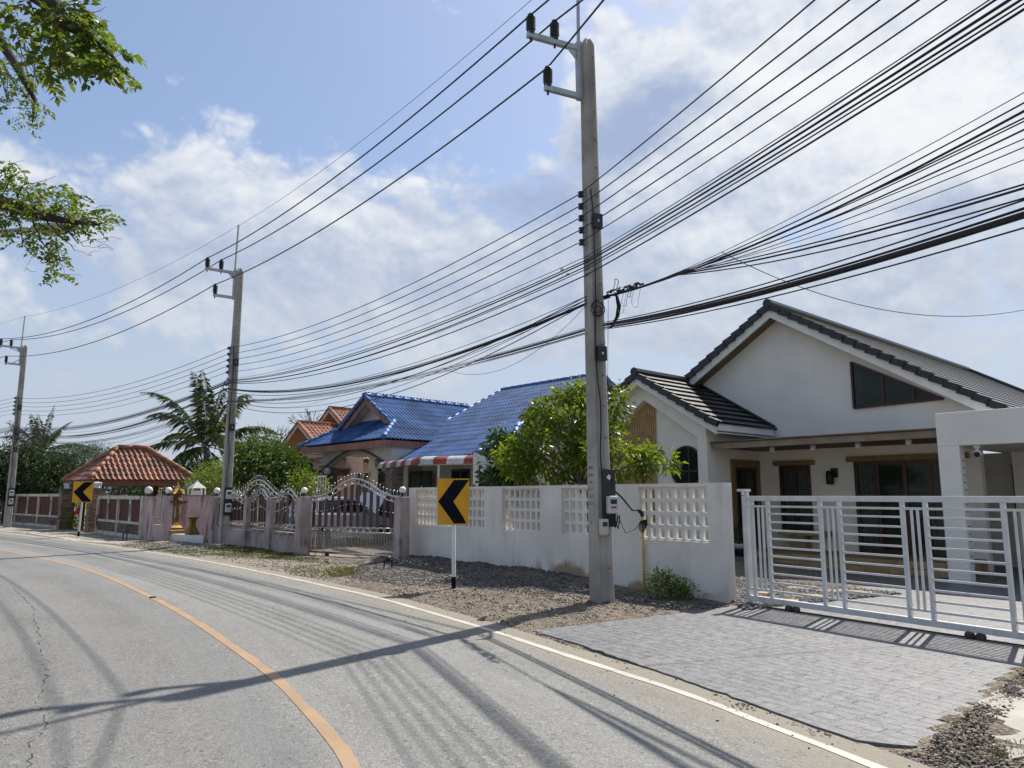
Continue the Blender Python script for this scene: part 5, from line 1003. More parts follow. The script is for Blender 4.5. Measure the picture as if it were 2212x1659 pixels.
# garden walls with maroon sheets and stone base
def garden_wall(p, q, n, label, base, h=1.68):
    p = Vector((p.x, p.y, 0)); q = Vector((q.x, q.y, 0)); d = (q - p).normalized(); b = Vector((-d.y, d.x, 0)); b = b if b.y > 0 else -b; L = (q - p).length; ax = (d, b, up); bx = lambda s0, s1, b0, b1, z0, z1, mb: mb.box(p + d * (s0 + s1) / 2 + b * (b0 + b1) / 2 + up * (z0 + z1) / 2, (s1 - s0, b1 - b0, z1 - z0), ax)
    t = thing('garden_wall', label, 'wall', tuple((p + q) / 2), 'garden walls with maroon sheets'); mb = MB(); bx(0, L, -.04, .14, -.1, .16, mb); bx(0, L, -.03, .15, h - .14, h, mb)
    cw = L / n
    for i in range(n + 1): x = min(max(i * cw, .06), L - .06); bx(x - .06, x + .06, -.06, .16, .16, h - .14, mb)
    for i in range(n): bx(i * cw + .061, (i + 1) * cw - .061, -.03, .13, .56, .66, mb)
    for i in range(n): x = (i + .5) * cw; bx(x - .1, x + .1, -.02, .12, .66, h - .14, mb)
    obj('frame', mb, 'wall_aged', t); mb = MB(); [bx(i * cw + .061, (i + 1) * cw - .061, .02, .1, .16, .56, mb) for i in range(n)]; obj('stone_base', mb, base, t)
    for i in range(n):
        for s0, s1 in ((i * cw + .061, (i + .5) * cw - .1), ((i + .5) * cw + .1, (i + 1) * cw - .061)):
            mb = MB(); kk = max(2, int((s1 - s0) / .055)); w_ = (s1 - s0) / kk
            for j in range(kk): bx(s0 + j * w_, s0 + j * w_ + w_ * .62, .04, .07, .66, h - .14, mb); 
            bx(s0, s1, .055, .08, .661, h - .141, mb); obj('sheet', mb, 'maroon_panel', t)
        mb = MB(); x = (i + .5) * cw; bx(x - .035, x + .035, -.032, -.02, .85, h - .32, mb); obj('plaque', mb, 'plaque', t)
    return p, q, d, b
N0 = G(207, 1152); garden_wall(N0, G(303, 1166), 2, 'garden wall of maroon sheets between the two shrines and the stone gate pillar, dark stone base', 'base_stone')
S2 = G(134, 1143); garden_wall(G(-180, 1113), S2, 9, 'long garden wall of maroon sheets with slanted stone base behind the far pole', 'chevron_stone', 1.78)
def stone_pillar(px, label):
    c = G(*px); c = Vector((c.x, c.y, 0)); t = thing('stone_pillar', label, 'pillar', tuple(c), 'stone gate pillars'); mb = MB(); mb.box(c + up * .9, (.62, .62, 1.98), (BU, BD, up)); obj('shaft', mb, 'ledge_stone', t); mb = MB(); mb.box(c + up * 1.95, (.70, .70, .13), (BU, BD, up)); obj('cap', mb, 'plaque', t)
    l = thing('pillar_lantern', label.replace('brown stone gate pillar', 'square white lantern on top of the stone gate pillar'), 'lantern', tuple(c + up * 2.02), 'lanterns on stone pillars'); mb = MB(); mb.box(c + up * 2.14, (.22, .22, .2)); obj('pane', mb, 'tile_white', l); mb = MB(); mb.lathe([(.26, 2.25), (.23, 2.29), (.08, 2.32)], (c.x, c.y, 0), 4); [mb.box(c + Vector((sx * .12, sy * .12, 2.135)), (.03, .03, .23)) for sx in (-1, 1) for sy in (-1, 1)]; obj('frame', mb, 'globe_clear', l)
stone_pillar((139, 1144), 'brown stone gate pillar left of the far chevron sign'); stone_pillar((201, 1151), 'brown stone gate pillar right of the far chevron sign')
c = G(121, 1141); c = Vector((c.x, c.y, 0)) + Vector((.2, -.35, 0)); o = obj('mailbox', MB().prism([c + BU * x + up * z for x, z in ((-.16, 1.5), (-.16, 1.85), (.16, 1.85), (.16, 1.5), (0, 1.4))], BD * .12), 'plaque'); tag(o, 'grey pentagon letter box on the left stone gate pillar', 'mailbox')
c = G(311, 1166); globe((c.x, c.y + .1, 1.66), .15, 'clear glass globe lamp at the end of the maroon garden wall', 'globe_clear')
for px, m_, lab in (((118, 1140), 'meter_blue', 'blue water meter on a black pipe frame before the long garden wall'), ((278, 1168), 'meter_blue', 'blue water meter on a black pipe frame before the short garden wall')):
    c = G(*px); standpipe((c.x, c.y - .3, .03), BU, .55, .34, m_, lab)
c0 = G(58, 1137); mb = MB(); mb.tube([(c0.x, c0.y, .03), (c0.x + .9, c0.y + .9, .75)], .03, 6); tag(obj('leaning_pole', mb, 'trim_white'), 'thin pale pole leaning against the long garden wall', 'pole')
# open pavilion with hipped clay roof
PO = Yp(193.5, 1036, 36.0); PF_ = Frame((PO.x, PO.y, 0), (Yp(427.8, 1037, 37.6) - PO), Vector((-.75, .66, 0))); pv = thing('garden_pavilion', 'open garden pavilion with hipped orange clay tile roof', 'pavilion', tuple(PF_.o))
PW = (Yp(427.8, 1037, 37.6) - PO).length; PDp_ = 3.6; ez = PO.z; rz_ = ez + 1.62; hb = PDp_ / 2; kk = (rz_ - ez) / hb; qq = math.sqrt(1 + kk * kk); mb = MB(); w_ = dict(course=.36, butt=.03, amp=.055, period=.24, style='pan', sub=7); hx = 1.75
kx = (rz_ - ez) / hx; qx = math.sqrt(1 + kx * kx)
tiles(mb, PF_.p(0, 0, ez), PF_.u, PF_.d + up * kk, [0, hx, PW - hx, PW], [0] * 4, [.02, hb * qq, hb * qq, .02], **w_); tiles(mb, PF_.p(0, 0, ez), PF_.d, PF_.u + up * kx, [0, hb, PDp_], [0] * 3, [.02, hx * qx, .02], course=.36, butt=.03, amp=0)
tiles(mb, PF_.p(PW, 0, ez), PF_.d, -PF_.u + up * kx, [0, hb, PDp_], [0] * 3, [.02, hx * qx, .02], **w_); tiles(mb, PF_.p(0, PDp_, ez), PF_.u, -PF_.d + up * kk, [0, hx, PW - hx, PW], [0] * 4, [.02, hb * qq, hb * qq, .02], **w_)
obj('roof', mb, 'roof_orange', pv); mb = MB()
for p_, q_ in (((0, 0), (hx, hb)), ((PW, 0), (PW - hx, hb)), ((0, PDp_), (hx, hb)), ((PW, PDp_), (PW - hx, hb))): cap(PF_.p(q_[0], q_[1], rz_ + .06), PF_.p(p_[0], p_[1], ez + .06), .11, 8, .4)
cap(PF_.p(hx, hb, rz_ + .08), PF_.p(PW - hx, hb, rz_ + .08), .11); obj('roof_ridge', mb, 'cap_orange', pv, True)
mb = MB(); PF_.box(mb, .08, PW - .08, .08, .14, ez - .30, ez - .02); PF_.box(mb, .08, .14, .14, PDp_ - .08, ez - .30, ez - .02); PF_.box(mb, PW - .14, PW - .08, .14, PDp_ - .08, ez - .3, ez - .02); PF_.box(mb, .14, PW - .14, PDp_ - .14, PDp_ - .08, ez - .3, ez - .02); obj('fascia', mb, 'wood_post', pv)
mb = MB(); PF_.box(mb, .14, PW - .14, .14, PDp_ - .14, ez - .1, ez - .05); obj('ceiling', mb, 'wood_post', pv)
for x in (.75, PW - .75):
    for y in (.7, PDp_ - .7): mb = MB(); c = PF_.p(x, y, 0); mb.lathe([(.13, 0), (.12, ez - .1)], c, 12); obj('post', mb, 'wood_post', pv, True)
c = PF_.p(PW - .45, .02, ez - .18); o = MB(); o.box(c - PF_.d * .06, (.3, .08, .2), (PF_.u, PF_.d, up)); tag(obj('floodlight', o, 'globe_clear'), 'small square floodlight at the right eave of the clay pavilion', 'floodlight')
# ================================================================ utility poles, cables, chevron signs
mat('concrete_pole', (.36, .335, .30), .9, .14, 1.3, .25, 45, stain=.35, stain_col=(.16, .14, .12)); mat('galvanised', (.42, .44, .45), .5, .08, 5, .05, 40, metal=.5)
mat('insulator_dark', (.018, .02, .022), .35, .1, 8, 0); mat('box_dark', (.022, .024, .032), .5, .1, 8, 0); mat('meter_grey', (.50, .51, .50), .35, .06, 8, 0); mat('meter_beige', (.48, .45, .36), .5, .06, 8, 0)
mat('sign_yellow', (.68, .33, .006), .45, .07, 3, .02, 40); mat('sign_black', (.006, .006, .010), .8, .1, 3, 0, spec=.15); mat('pipe_yellow', (.55, .40, .10), .5, .1, 5, 0); mat('sticker', (.6, .6, .6), .5, .05, 5, 0); mat('inscription', (.19, .18, .165), .95, .2, 20, 0)
HPOLE = 9.77
def utility_pole(base, n1, label, lean=(0, 0), meters=0, w0=.31, w1=.21, braces=False):
    base = Vector(base); n1 = Vector((n1[0], n1[1], 0)).normalized(); n2 = Vector((-n1.y, n1.x, 0)); n2 = n2 if n2.y < 0 else -n2     # n1 to the road, n2 to the viewer
    t = thing('utility_pole', label, 'utility pole', tuple(base), 'concrete utility poles along the road'); ax = lambda z: base + Vector((lean[0] * z, lean[1] * z, z)); wz = lambda z: w0 + (w1 - w0) * z / HPOLE
    def sec(z):
        h = wz(z) / 2; c = ax(z); ch = .025; g = .04
        prof = [(h, -h + ch), (h, h - ch), (h - ch, h), (h - .3 * h * 2 * .5, h), (h - .42 * h * 2 * .5 - .03, h - g), (-.1 * h, h - g), (-.1 * h - .05, h), (-h + ch, h), (-h, h - ch), (-h, -h + ch), (-h + ch, -h), (h - ch, -h)]
        return [c + n1 * a + n2 * b for a, b in prof]
    zs_ = [-.5, 0, 2, 4, 6, 8, HPOLE - .12, HPOLE]; rings = [sec(z) for z in zs_]; rings[-1] = [ax(HPOLE) + (p - ax(HPOLE)) * .55 for p in rings[-1]]; V = [p for r_ in rings for p in r_]; k = len(rings[0]); F = []
    for i in range(len(zs_) - 1):
        for j in range(k): F.append((i * k + j, i * k + (j + 1) % k, (i + 1) * k + (j + 1) % k, (i + 1) * k + j))
    F.append(tuple((len(zs_) - 1) * k + j for j in range(k))); mb = MB(); mb.add(V, F); obj('shaft', mb, 'concrete_pole', t)
    for i in range(18):      # bolt holes on the two visible faces
        z = .55 + i * .52; c = ax(z) + n2 * (wz(z) / 2 - .001) - n1 * wz(z) * .22; mb = MB(); mb.lathe([(.014, 0), (.014, .004)], c, 8, ax=(n1, up, n2)); obj('bolt_hole', mb, 'crack', t)
        if i % 2: c = ax(z + .2) + n1 * (wz(z) / 2 - .001) - n2 * .02; mb = MB(); mb.lathe([(.013, 0), (.013, .004)], c, 8, ax=(n2, up, n1)); obj('bolt_hole', mb, 'crack', t)
    at_ = {}
    top = ax(9.62); br = MB(); h = wz(9) / 2 + .04
    br.bar(ax(8.62) + n1 * h - n2 * .05, ax(9.72) + n1 * h - n2 * .05, .10, .09, up=n1); br.bar(ax(9.5) + n1 * h - n2 * .05, ax(11.4) + n1 * (h - .03) - n2 * .05, .055, .055)
    obj('earth_wire_mast', br, 'galvanised', t); at_['rod'] = ax(11.38) + n1 * (h - .03) - n2 * .05
    for nm, z, L, ins in (('upper_arm', 9.60, 1.0, (.93, .47)), ('lower_arm', 8.68, .68, (.62,))):
        a = MB(); a.bar(ax(z) + n1 * h - n2 * .05, ax(z) + n1 * (h + L) - n2 * .05 + up * .02, .085, .095)
        if nm == 'upper_arm': a.prism([ax(z) + n1 * (h + .0) - n2 * .05 + up * -.04, ax(z) + n1 * (h + .24) - n2 * .05 + up * -.04, ax(z) + n1 * h - n2 * .05 - up * .3], n2 * .02)
        if braces: a.bar(ax(z - .25 if nm == 'upper_arm' else z + .3) + n1 * h - n2 * .05, ax(z) + n1 * (h + L * .55) - n2 * .05, .04, .04)
        arm = obj(nm, a, 'galvanised', t, bevel=.004)
        for d_ in ins:
            c = ax(z) + n1 * (h + d_) - n2 * .05 + up * .06; pr = [(.02, -.16), (.02, -.02), (.06, -.015), (.07, .03), (.06, .06), (.055, .065)]
            for i in range(6): zz = .07 + i * .042; pr += [(.082, zz), (.085, zz + .012), (.058, zz + .022), (.058, zz + .036)]
            pr += [(.062, .33), (.05, .36), (.02, .37)]; obj('insulator', MB().lathe(pr, c, 14), 'insulator_dark', arm, True); at_[nm + str(d_)] = c + up * .35
    rk = MB(); rx = lambda z: ax(z) + n1 * (wz(z) / 2 + .05); rk.bar(ax(5.86) + n1 * (wz(6) / 2 + .01), ax(6.92) + n1 * (wz(6) / 2 + .01), .05, .02, up=n2); rk.tube([rx(5.88), rx(6.9)], .012, 6)
    rack = obj('spool_rack', rk, 'galvanised', t)
    for i in range(5):
        z = 6.83 - i * .215; c = rx(z) + n1 * .03; obj('spool', MB().lathe([(.05, -.045), (.055, -.03), (.028, -.01), (.028, .01), (.055, .03), (.05, .045)], c, 10), 'insulator_dark', rack, True); at_['lv%d' % i] = c + n1 * .03
    for z, hh in ((6.33, .26), (4.03, .24)):
        c = ax(z) + n2 * (wz(z) / 2 + .03) - n1 * wz(z) * .12; mb = MB(); mb.box(c, (.17, .06, hh), (n1, n2, up)); o = obj('junction_box', mb, 'box_dark', t, bevel=.006); mb = MB(); mb.box(c + n2 * .031, (.03, .004, .04), (n1, n2, up)); obj('sticker', mb, 'sticker', o)
    cb = MB(); pts = [ax(z) + n2 * (wz(z) / 2 + .012) + n1 * (wz(z) * .12 + .02 * math.sin(z * 2.1) + off) for z, off in ((6.9, .03), (6.6, .0), (6.3, 0), (5.6, .02), (5.0, .03), (4.4, .03), (4.0, .02), (3.6, .0), (3.2, -.03), (2.8, -.01), (2.4, .03), (2.0, .01), (1.6, -.03), (1.3, -.05))]; cb.tube(pts, .012, 6); obj('riser_cable', cb, 'dark_cable', t, True)
    def meter(z, off, mm, hh=.26, ww=.17):
        c = ax(z) + n2 * (wz(z) / 2 + .075) + n1 * off; mb = MB(); mb.box(c, (ww, .10, hh), (n1, n2, up)); m_ = obj('meter', mb, mm, t, bevel=.02); mb = MB(); mb.box(c + n2 * .051 + up * hh * .18, (ww * .6, .006, hh * .26), (n1, n2, up)); obj('meter_window', mb, 'box_dark', m_)
        if meters == 1 and mm == 'meter_grey': mb = MB(); mb.box(c + n2 * .051 - up * hh * .14, (ww * .55, .005, hh * .12), (n1, n2, up)); obj('meter_label', mb, 'lamp_red', m_)
    if meters == 1:
        mb = MB(); c = ax(1.66) + n2 * (wz(1.6) / 2 + .012) - n1 * .09; mb.box(c, (.24, .022, .92), (n1, n2, up)); bd = obj('meter_board', mb, 'box_dark', t, bevel=.004); mb = MB(); mb.box(c + n2 * .013 + up * .33, (.07, .004, .07), ((n1 + up).normalized(), n2, (up - n1).normalized())); obj('board_emblem', mb, 'sticker', bd)
        meter(1.55, -.11, 'meter_grey', .28, .19); meter(1.20, .06, 'meter_beige', .26, .14)
        mb = MB(); c = ax(1.37) + n2 * (wz(1.3) / 2 + .09) - n1 * .1
        for k_ in range(3): mb.tube([c + n1 * (.06 - .05 * k_), c + n1 * (.05 - .05 * k_) - up * .1, c + n1 * (.0 - .05 * k_) - up * (.16 + .02 * k_), c + n1 * (-.04 - .04 * k_) - up * .1, c - n1 * (.05 + .04 * k_) + up * .02], .012, 6)
        obj('meter_tail', mb, 'dark_cable', t, True)
        for i, tx in enumerate(('กฟภ', 'ภงล.', 'นค', '11,24', '2557', '12,0,62')):     # cast lettering of the pole maker's date, as worn as in the photo
            fc = bpy.data.curves.new('inscription', 'FONT'); fc.body = tx; fc.size = .085; fc.align_x = 'CENTER'; fc.extrude = .001; fo = bpy.data.objects.new('inscription', fc); COL.objects.link(fo); bpy.context.view_layer.update(); me_ = bpy.data.meshes.new_from_object(fo.evaluated_get(bpy.context.evaluated_depsgraph_get())); bpy.data.objects.remove(fo); fo = bpy.data.objects.new('inscription', me_); COL.objects.link(fo); fo.parent = t
            m3 = Matrix((n2.cross(Vector((0, 0, 0))) if False else -n2, up, n1)).transposed(); c = ax(2.12 - i * .115) + n1 * (wz(1.8) / 2 + .002); fo.matrix_local = Matrix.Translation(c - base) @ m3.to_4x4(); me_.materials.clear(); me_.materials.append(MATS['inscription'])
    if meters == 2:
        mb = MB(); c = ax(1.50) + n2 * (wz(1.6) / 2 + .012) - n1 * .05; mb.box(c, (.26, .022, .95), (n1, n2, up)); obj('meter_board', mb, 'box_dark', t, bevel=.004); meter(1.72, -.05, 'meter_grey', .3, .2); meter(1.28, -.05, 'meter_grey', .3, .2)
    mb = MB(); mb.box(base + up * -.02, (.55, .5, .12), (n1, n2, up)); 
    return t, at_, ax, n1, n2
P1b = Vector((1.44, 12.22, 0)); P2b = Vector((-9.83, 25.75, 0)); P3b = Vector((-26.8, 40, .1))
N1 = (-.92, -.38); N2 = (-.86, -.50); N3 = (-.80, -.60)
T1, A1_, ax1, n11, n12 = utility_pole(P1b, N1, 'near concrete utility pole with electricity meters before the white wall', (-.010, .0), 1, .31, .21)
T2, A2_, ax2, _, _ = utility_pole(P2b, N2, 'middle concrete utility pole between the pink pillars and the fence panels', (.004, 0), 2, .33, .23)
T3, A3_, ax3, _, _ = utility_pole(P3b, N3, 'far concrete utility pole leaning in front of the long maroon garden wall', (.0, 0), 2, .36, .24, True)
tag(obj('pole_footing', MB().box(P2b + up * .03, (1.1, .9, .12), (BU, BD, up)), 'concrete_pale', bevel=.02), 'flat concrete footing slab at the base of the middle utility pole', 'footing')
# ---- cables. line direction to the next pole behind the viewer, and past the far pole
DIR0 = Vector((.315, -.949, 0)); S01 = 24.0; P0b = P1b + DIR0 * S01; P4b = P3b + Vector((-20, 13, 0))
def cat_(a, b, sag, n=18):
    return [a.lerp(b, i / n) - up * (4 * sag * (i / n) * (1 - i / n)) for i in range(n + 1)]
def through(p1, px, sag):      # height at the next pole so that a wire leaving p1 passes the sight line px
    pl = p1 + DIR0; h = PL(px[0], px[1], p1, pl); t = (h - p1).dot(DIR0) / S01; z = h.z + 4 * sag * t * (1 - t)
    return p1.z + (z - p1.z) / t
def cable(name, label, group, cat, pts, r, m='dark_cable'):
    mb = MB(); mb.tube(pts, r, 5, cap=False); o = obj(name, mb, m, None, True); return tag(o, label, cat, group)
def run(pa, pb, pc, p0z, s12, s23, s01=.5, p4=True):
    p0 = Vector((pa.x, pa.y, 0)) + DIR0 * S01; p0.z = p0z; pts = cat_(p0, pa, s01, 22) + cat_(pa, pb, s12, 22)[1:]
    if pc is not None:
        pts += cat_(pb, pc, s23, 22)[1:]
        if p4: p4_ = pc + Vector((-22, 10, -.3)); pts += cat_(pc, p4_, .5, 10)[1:]
    return pts
for key, lab, px in (('upper_arm0.93', 'thick power line over the outer end of the upper pole arms', (1185, 0)), ('upper_arm0.47', 'thick power line over the inner insulator of the upper pole arms', (1258, 0)), ('lower_arm0.62', 'thick power line over the lower pole arms', (1304, 0))):
    a = A1_[key]; cable('power_line', lab, 'high voltage lines on the pole tops', 'power line', run(a, A2_[key], A3_[key], through(a, px, .4), .42, .75, .4), .017)
cable('earth_wire', 'thin earth wire joining the mast tips above the power lines', 'high voltage lines on the pole tops', 'wire', run(A1_['rod'], A2_['rod'], A3_['rod'], 11.5, .35, .55, .4), .006)
for i, px in enumerate(((1760, 0), (1835, 0), (1900, 0), (1985, 0), (2045, 0))):
    a = A1_['lv%d' % i]; cable('service_line', 'parallel service line on the spool racks, ' + ('topmost', 'second from top', 'middle', 'fourth from top', 'lowest')[i] + ' of five', 'service lines on the spool racks', 'wire', run(a, A2_['lv%d' % i], A3_['lv%d' % i], through(a, px, .45), .45, .6, .45), .0095 if i < 4 else .008)
def face(axf, n1, n2, z, o1=.0, o2=.17): return axf(z) + n2 * o2 * 0 + n1 * o1 + n2 * 0
n21 = Vector((N2[0], N2[1], 0)).normalized(); n31 = Vector((N3[0], N3[1], 0)).normalized()
TEL = 'dark telephone cable in the loose span of mixed strands'
for i, (z1, z2, z3, px, r, s12) in enumerate(((5.72, 5.72, 5.3, (2125, 8), .006, .35), (5.66, 5.68, 5.25, (2150, 0), .010, .40), (5.62, 5.66, 5.2, (2168, 8), .013, .42), (5.55, 5.62, 5.2, (2205, 0), .011, .48), (5.50, 5.60, 5.15, (2212, 8), .008, .46), (5.40, 5.58, 5.1, (2212, 20), .011, .52))):
    a = ax1(z1) + n11 * .14; b = ax2(z2) + n21 * .16; c = ax3(z3) + n31 * .17; cable('telephone_cable', 'telephone cable strand below the service line racks', 'telephone cable strands below the racks', 'cable', run(a, b, c, through(a, px, .5), s12, .65, .5), r)
UP = [(200, .004), (222, .007), (240, .011), (255, .007), (262, .006), (280, .008), (300, .005), (318, .005), (345, .004), (398, .008), (406, .011), (428, .008)]
for i, (v, r) in enumerate(UP):      # upper bundle, fanning out to the right
    a = ax1(5.04 + .015 * math.sin(i * 2.3)) - n12 * -.02 + n11 * (-.16 + .012 * (i % 4)) ; b = ax2(5.42 - .012 * (i % 5)) + n21 * .17; c = ax3(5.0 + .03 * (i % 4)) + n31 * .17
    fan = [(1440, 598 - (i % 3) * 3)]; j = PL(1465, 588 + (i % 4) * 2, a, a + DIR0); q = PL(2212, v, a, a + DIR0); far = q + (q - j) * 2.2 + up * .3
    pts = [far] + [far.lerp(q, .5) - up * .06] + cat_(q, j, .05 + .02 * (i % 3), 10) + cat_(j, a, .03, 6)[1:] + cat_(a, b, .62 + .012 * (i % 6), 24)[1:] + cat_(b, c, .85 + .02 * (i % 5), 20)[1:] + cat_(c, c + Vector((-22, 10, -.3)), .6, 8)[1:]
    cable('telephone_cable', 'dark cable of the upper bundle that fans out right of the near pole', 'upper bundle of telephone cables', 'cable', pts, [r if idx < 24 else r * .7 for idx in range(len(pts))])
LOW = [(432, .008), (450, .012), (461, .020), (468, .016), (492, .008)]
for i, (v, r) in enumerate(LOW):
    a = ax1(4.60 - .03 * i) + n11 * (-.15 + .02 * (i % 3)); b = ax2(4.98 - .015 * i) + n21 * .17; c = ax3(4.75 + .02 * i) + n31 * .17; q = PL(2212, v, a, a + DIR0); far = q + (q - a) * 2.0 + up * .6
    r1 = [r] * 40; pts = [far] + [far.lerp(q, .5) - up * .12] + cat_(q, a, .10, 14) + cat_(a, b, .35, 24)[1:] + cat_(b, c, .8 + .03 * i, 20)[1:] + cat_(c, c + Vector((-22, 10, -.3)), .6, 8)[1:]
    k = len(pts); rr = [r * .40 if idx > 20 else (r * .7 if idx > 15 else r) for idx in range(k)]; cable('telephone_cable', 'thick black cable of the lower bundle on the near pole', 'lower bundle of telephone cables', 'cable', pts, rr)
for i in range(9):      # loose strands between the middle and far poles, and near to middle
    a = ax2(5.3 - .09 * i) + n21 * .17; c = ax3(5.2 - .1 * (i % 5)) + n31 * .18; cable('telephone_cable', 'thin sagging telephone cable between the middle and far poles', 'thin cables between the middle and far poles', 'cable', cat_(a, c, .75 + .13 * i, 24), .005 + .003 * (i % 2))
for i in range(6):
    a = ax1(5.03 - .06 * (i % 3)) + n11 * .14; c = ax2(5.38 - .10 * i) + n21 * .17; cable('telephone_cable', 'thin sagging telephone cable between the near and middle poles', 'thin cables between the near and middle poles', 'cable', cat_(a, c, .60 + .07 * i, 24), .006 + .003 * (i % 2))
q0 = Yp(2320, 640, 12); q1 = Yp(1560, 545, 10.6); cable('drop_wire', 'single thin drop wire sagging over the white house roof to the right', None, 'wire', [q0.lerp(q1, i / 20) - up * (4 * .62 * (i / 20) * (1 - i / 20)) for i in range(21)], .006)
q0 = ax1(4.9) + n11 * .12; q1 = Yp(955, 795, 16); cable('drop_wire', 'thin slack wire hanging in a shallow loop left of the near pole', None, 'wire', cat_(q0, q1, .55), .004)
q0 = ax1(5.0) + Vector((.25, .05, 0)); cable('drop_wire', 'thin wire dropping straight down beside the near pole', None, 'wire', [q0, q0 + Vector((.02, .4, -1.2)), q0 + Vector((.02, 1.2, -3.3))], .004)
q0 = ax2(5.0); q1 = Yp(690, 868, 30); cable('drop_wire', 'thin wire from the middle pole to the orange roofed house', None, 'wire', cat_(q0, q1, .25) + [Yp(735, 850, 33)], .007)
# splice clutter: closures, slack loops and tangles at the near pole
sc = MB(); js = [ax1(5.06) - n11 * .16, PL(1465, 588, ax1(5.04), ax1(5.04) + DIR0)]
for i in range(34):
    c = js[0].lerp(js[1], random.uniform(.02, .55)); p = c + Vector((random.gauss(0, .03), random.gauss(0, .03), random.gauss(0, .03))); sc.bar(p, p + (js[1] - js[0]).normalized() * random.uniform(.05, .14), random.uniform(.015, .035), random.uniform(.015, .035))
tag(obj('splice_closure', sc, 'dark_cable'), 'clutter of black splices on the upper bundle right of the near pole', 'cable splice')
for i, (t_, rr, th) in enumerate(((.22, .12, .006), (.35, .16, .004), (.42, .09, .005), (.5, .2, .003), (.3, .22, .003))):
    c = js[0].lerp(js[1], t_); mb = MB(); zz = .1 if i == 0 else -.75 * rr; pts = [c + DIR0 * (rr * .6 * math.cos(a)) + up * (zz + rr * math.sin(a) * (1 if i == 0 else 1)) + n12 * .03 * math.sin(3 * a) for a in [k_ * 2 * math.pi / 22 for k_ in range(23)]]; tag(obj('slack_loop', mb.tube(pts, th, 5, cap=False), 'dark_cable', None, True), 'thin slack cable loop hanging from the upper bundle by the near pole', 'cable loop', 'slack cable loops at the near pole')
lp_ = MB(); a = ax1(5.0) - n11 * .3; 
for k_ in range(6):
    o_ = Vector((.012 * (k_ % 3), .0, 0)); pts = [a + DIR0 * .25 + o_ + up * .02, a + DIR0 * (.30 + .012 * k_) + o_ - up * .18, a + DIR0 * (.24 + .01 * k_) + o_ - up * .34, a + DIR0 * .08 + o_ - up * .45, a - DIR0 * .02 + o_ - up * .48]; lp_.tube(pts, .012, 5, cap=False)
tag(obj('cable_bend', lp_, 'dark_cable', None, True), 'thick black bend of cables joining the two bundles at the near pole', 'cable loop')
for dz_, r_ in ((4.78, .13), (4.82, .10), (4.75, .08)):
    c = ax1(dz_) + n12 * .18 + n11 * .03; tag(obj('cable_coil', MB().ring(c, r_, .009, n11, up, 20, 5), 'dark_cable', None, True), 'small black cable coil tied to the face of the near pole', 'cable coil', 'cable coils on the near pole')
for u_, v_ in ((1214, 582), (1226, 593)):
    o = Yp(u_, v_, 12.75); mb = MB(); mb.box(o, (.14, .01, .045), ((DIR0 * -1 + up * .2).normalized(), n12, up)); tag(obj('cable_tag', mb, 'sticker'), ('long pale plastic tag on the telephone strands left of the near pole', 'small pale tag hanging under the telephone strands left of the near pole')[u_ > 1220], 'tag')
# tangle at the far pole
mb = MB()
for i in range(22):
    c = ax3(4.85 + random.gauss(0, .25)) + n31 * random.gauss(0, .3) + Vector((random.uniform(0, .8), 0, 0)); r_ = random.uniform(.12, .4); ph = random.uniform(0, 6); mb.tube([c + Vector((r_ * math.cos(a + ph), .1 * math.sin(2 * a), -r_ * 1.1 * math.sin(a))) for a in [k_ * .5 for k_ in range(13)]], .012, 4, cap=False)
tag(obj('cable_tangle', mb, 'dark_cable', None, True), 'tangle of black slack cables around the far utility pole', 'cable tangle')
# yellow conduit with coil by the white wall
c = PL(1392, 1280, WA + WN * .06, WB + WN * .06); cd = thing('conduit_riser', 'yellow cable conduit with black coil standing against the white wall', 'conduit', (c.x, c.y, 0)); tz = 1.33
obj('pipe', MB().tube([(c.x, c.y, -.1), (c.x, c.y, tz)], .022, 10), 'pipe_yellow', cd, True); obj('elbow', MB().tube([(c.x, c.y, tz), (c.x - .01, c.y, tz + .06), (c.x - .06, c.y + .02, tz + .1)], .034, 8), 'black_metal', cd, True)
for z in (.45, .75, 1.02): obj('clip', MB().lathe([(.028, 0), (.028, .02)], (c.x, c.y, z), 10), 'pipe_yellow', cd)
mb = MB(); [mb.ring(Vector((c.x - .02 + .012 * k_, c.y - .03 - .008 * k_, 1.15 + .012 * k_)), .10 - .008 * k_, .007, Vector((.75, -.4, 0)).normalized() * .55, up, 18, 5) for k_ in range(6)]; obj('cable_coil', mb, 'dark_cable', cd, True)
a = ax1(2.0) + n12 * .17 - n11 * .13; cable('service_cable', 'black service cable curving from the near pole meters to the yellow conduit', None, 'cable', [a, a + Vector((.02, .02, -.2)), a.lerp(Vector((c.x, c.y, tz)), .3) - up * .12, a.lerp(Vector((c.x, c.y, tz)), .65) - up * .12, Vector((c.x - .06, c.y + .02, tz + .1))], .016)
a = ax1(1.9) + n12 * .16 - n11 * .12; e = Vector((c.x - .03, c.y - .03, 1.22)); cable('service_cable', 'thin grey wire sagging from the near pole to the coil on the conduit', None, 'wire', [a, a.lerp(e, .2) - up * .38, a.lerp(e, .45) - up * .52, a.lerp(e, .75) - up * .28, e], .006)
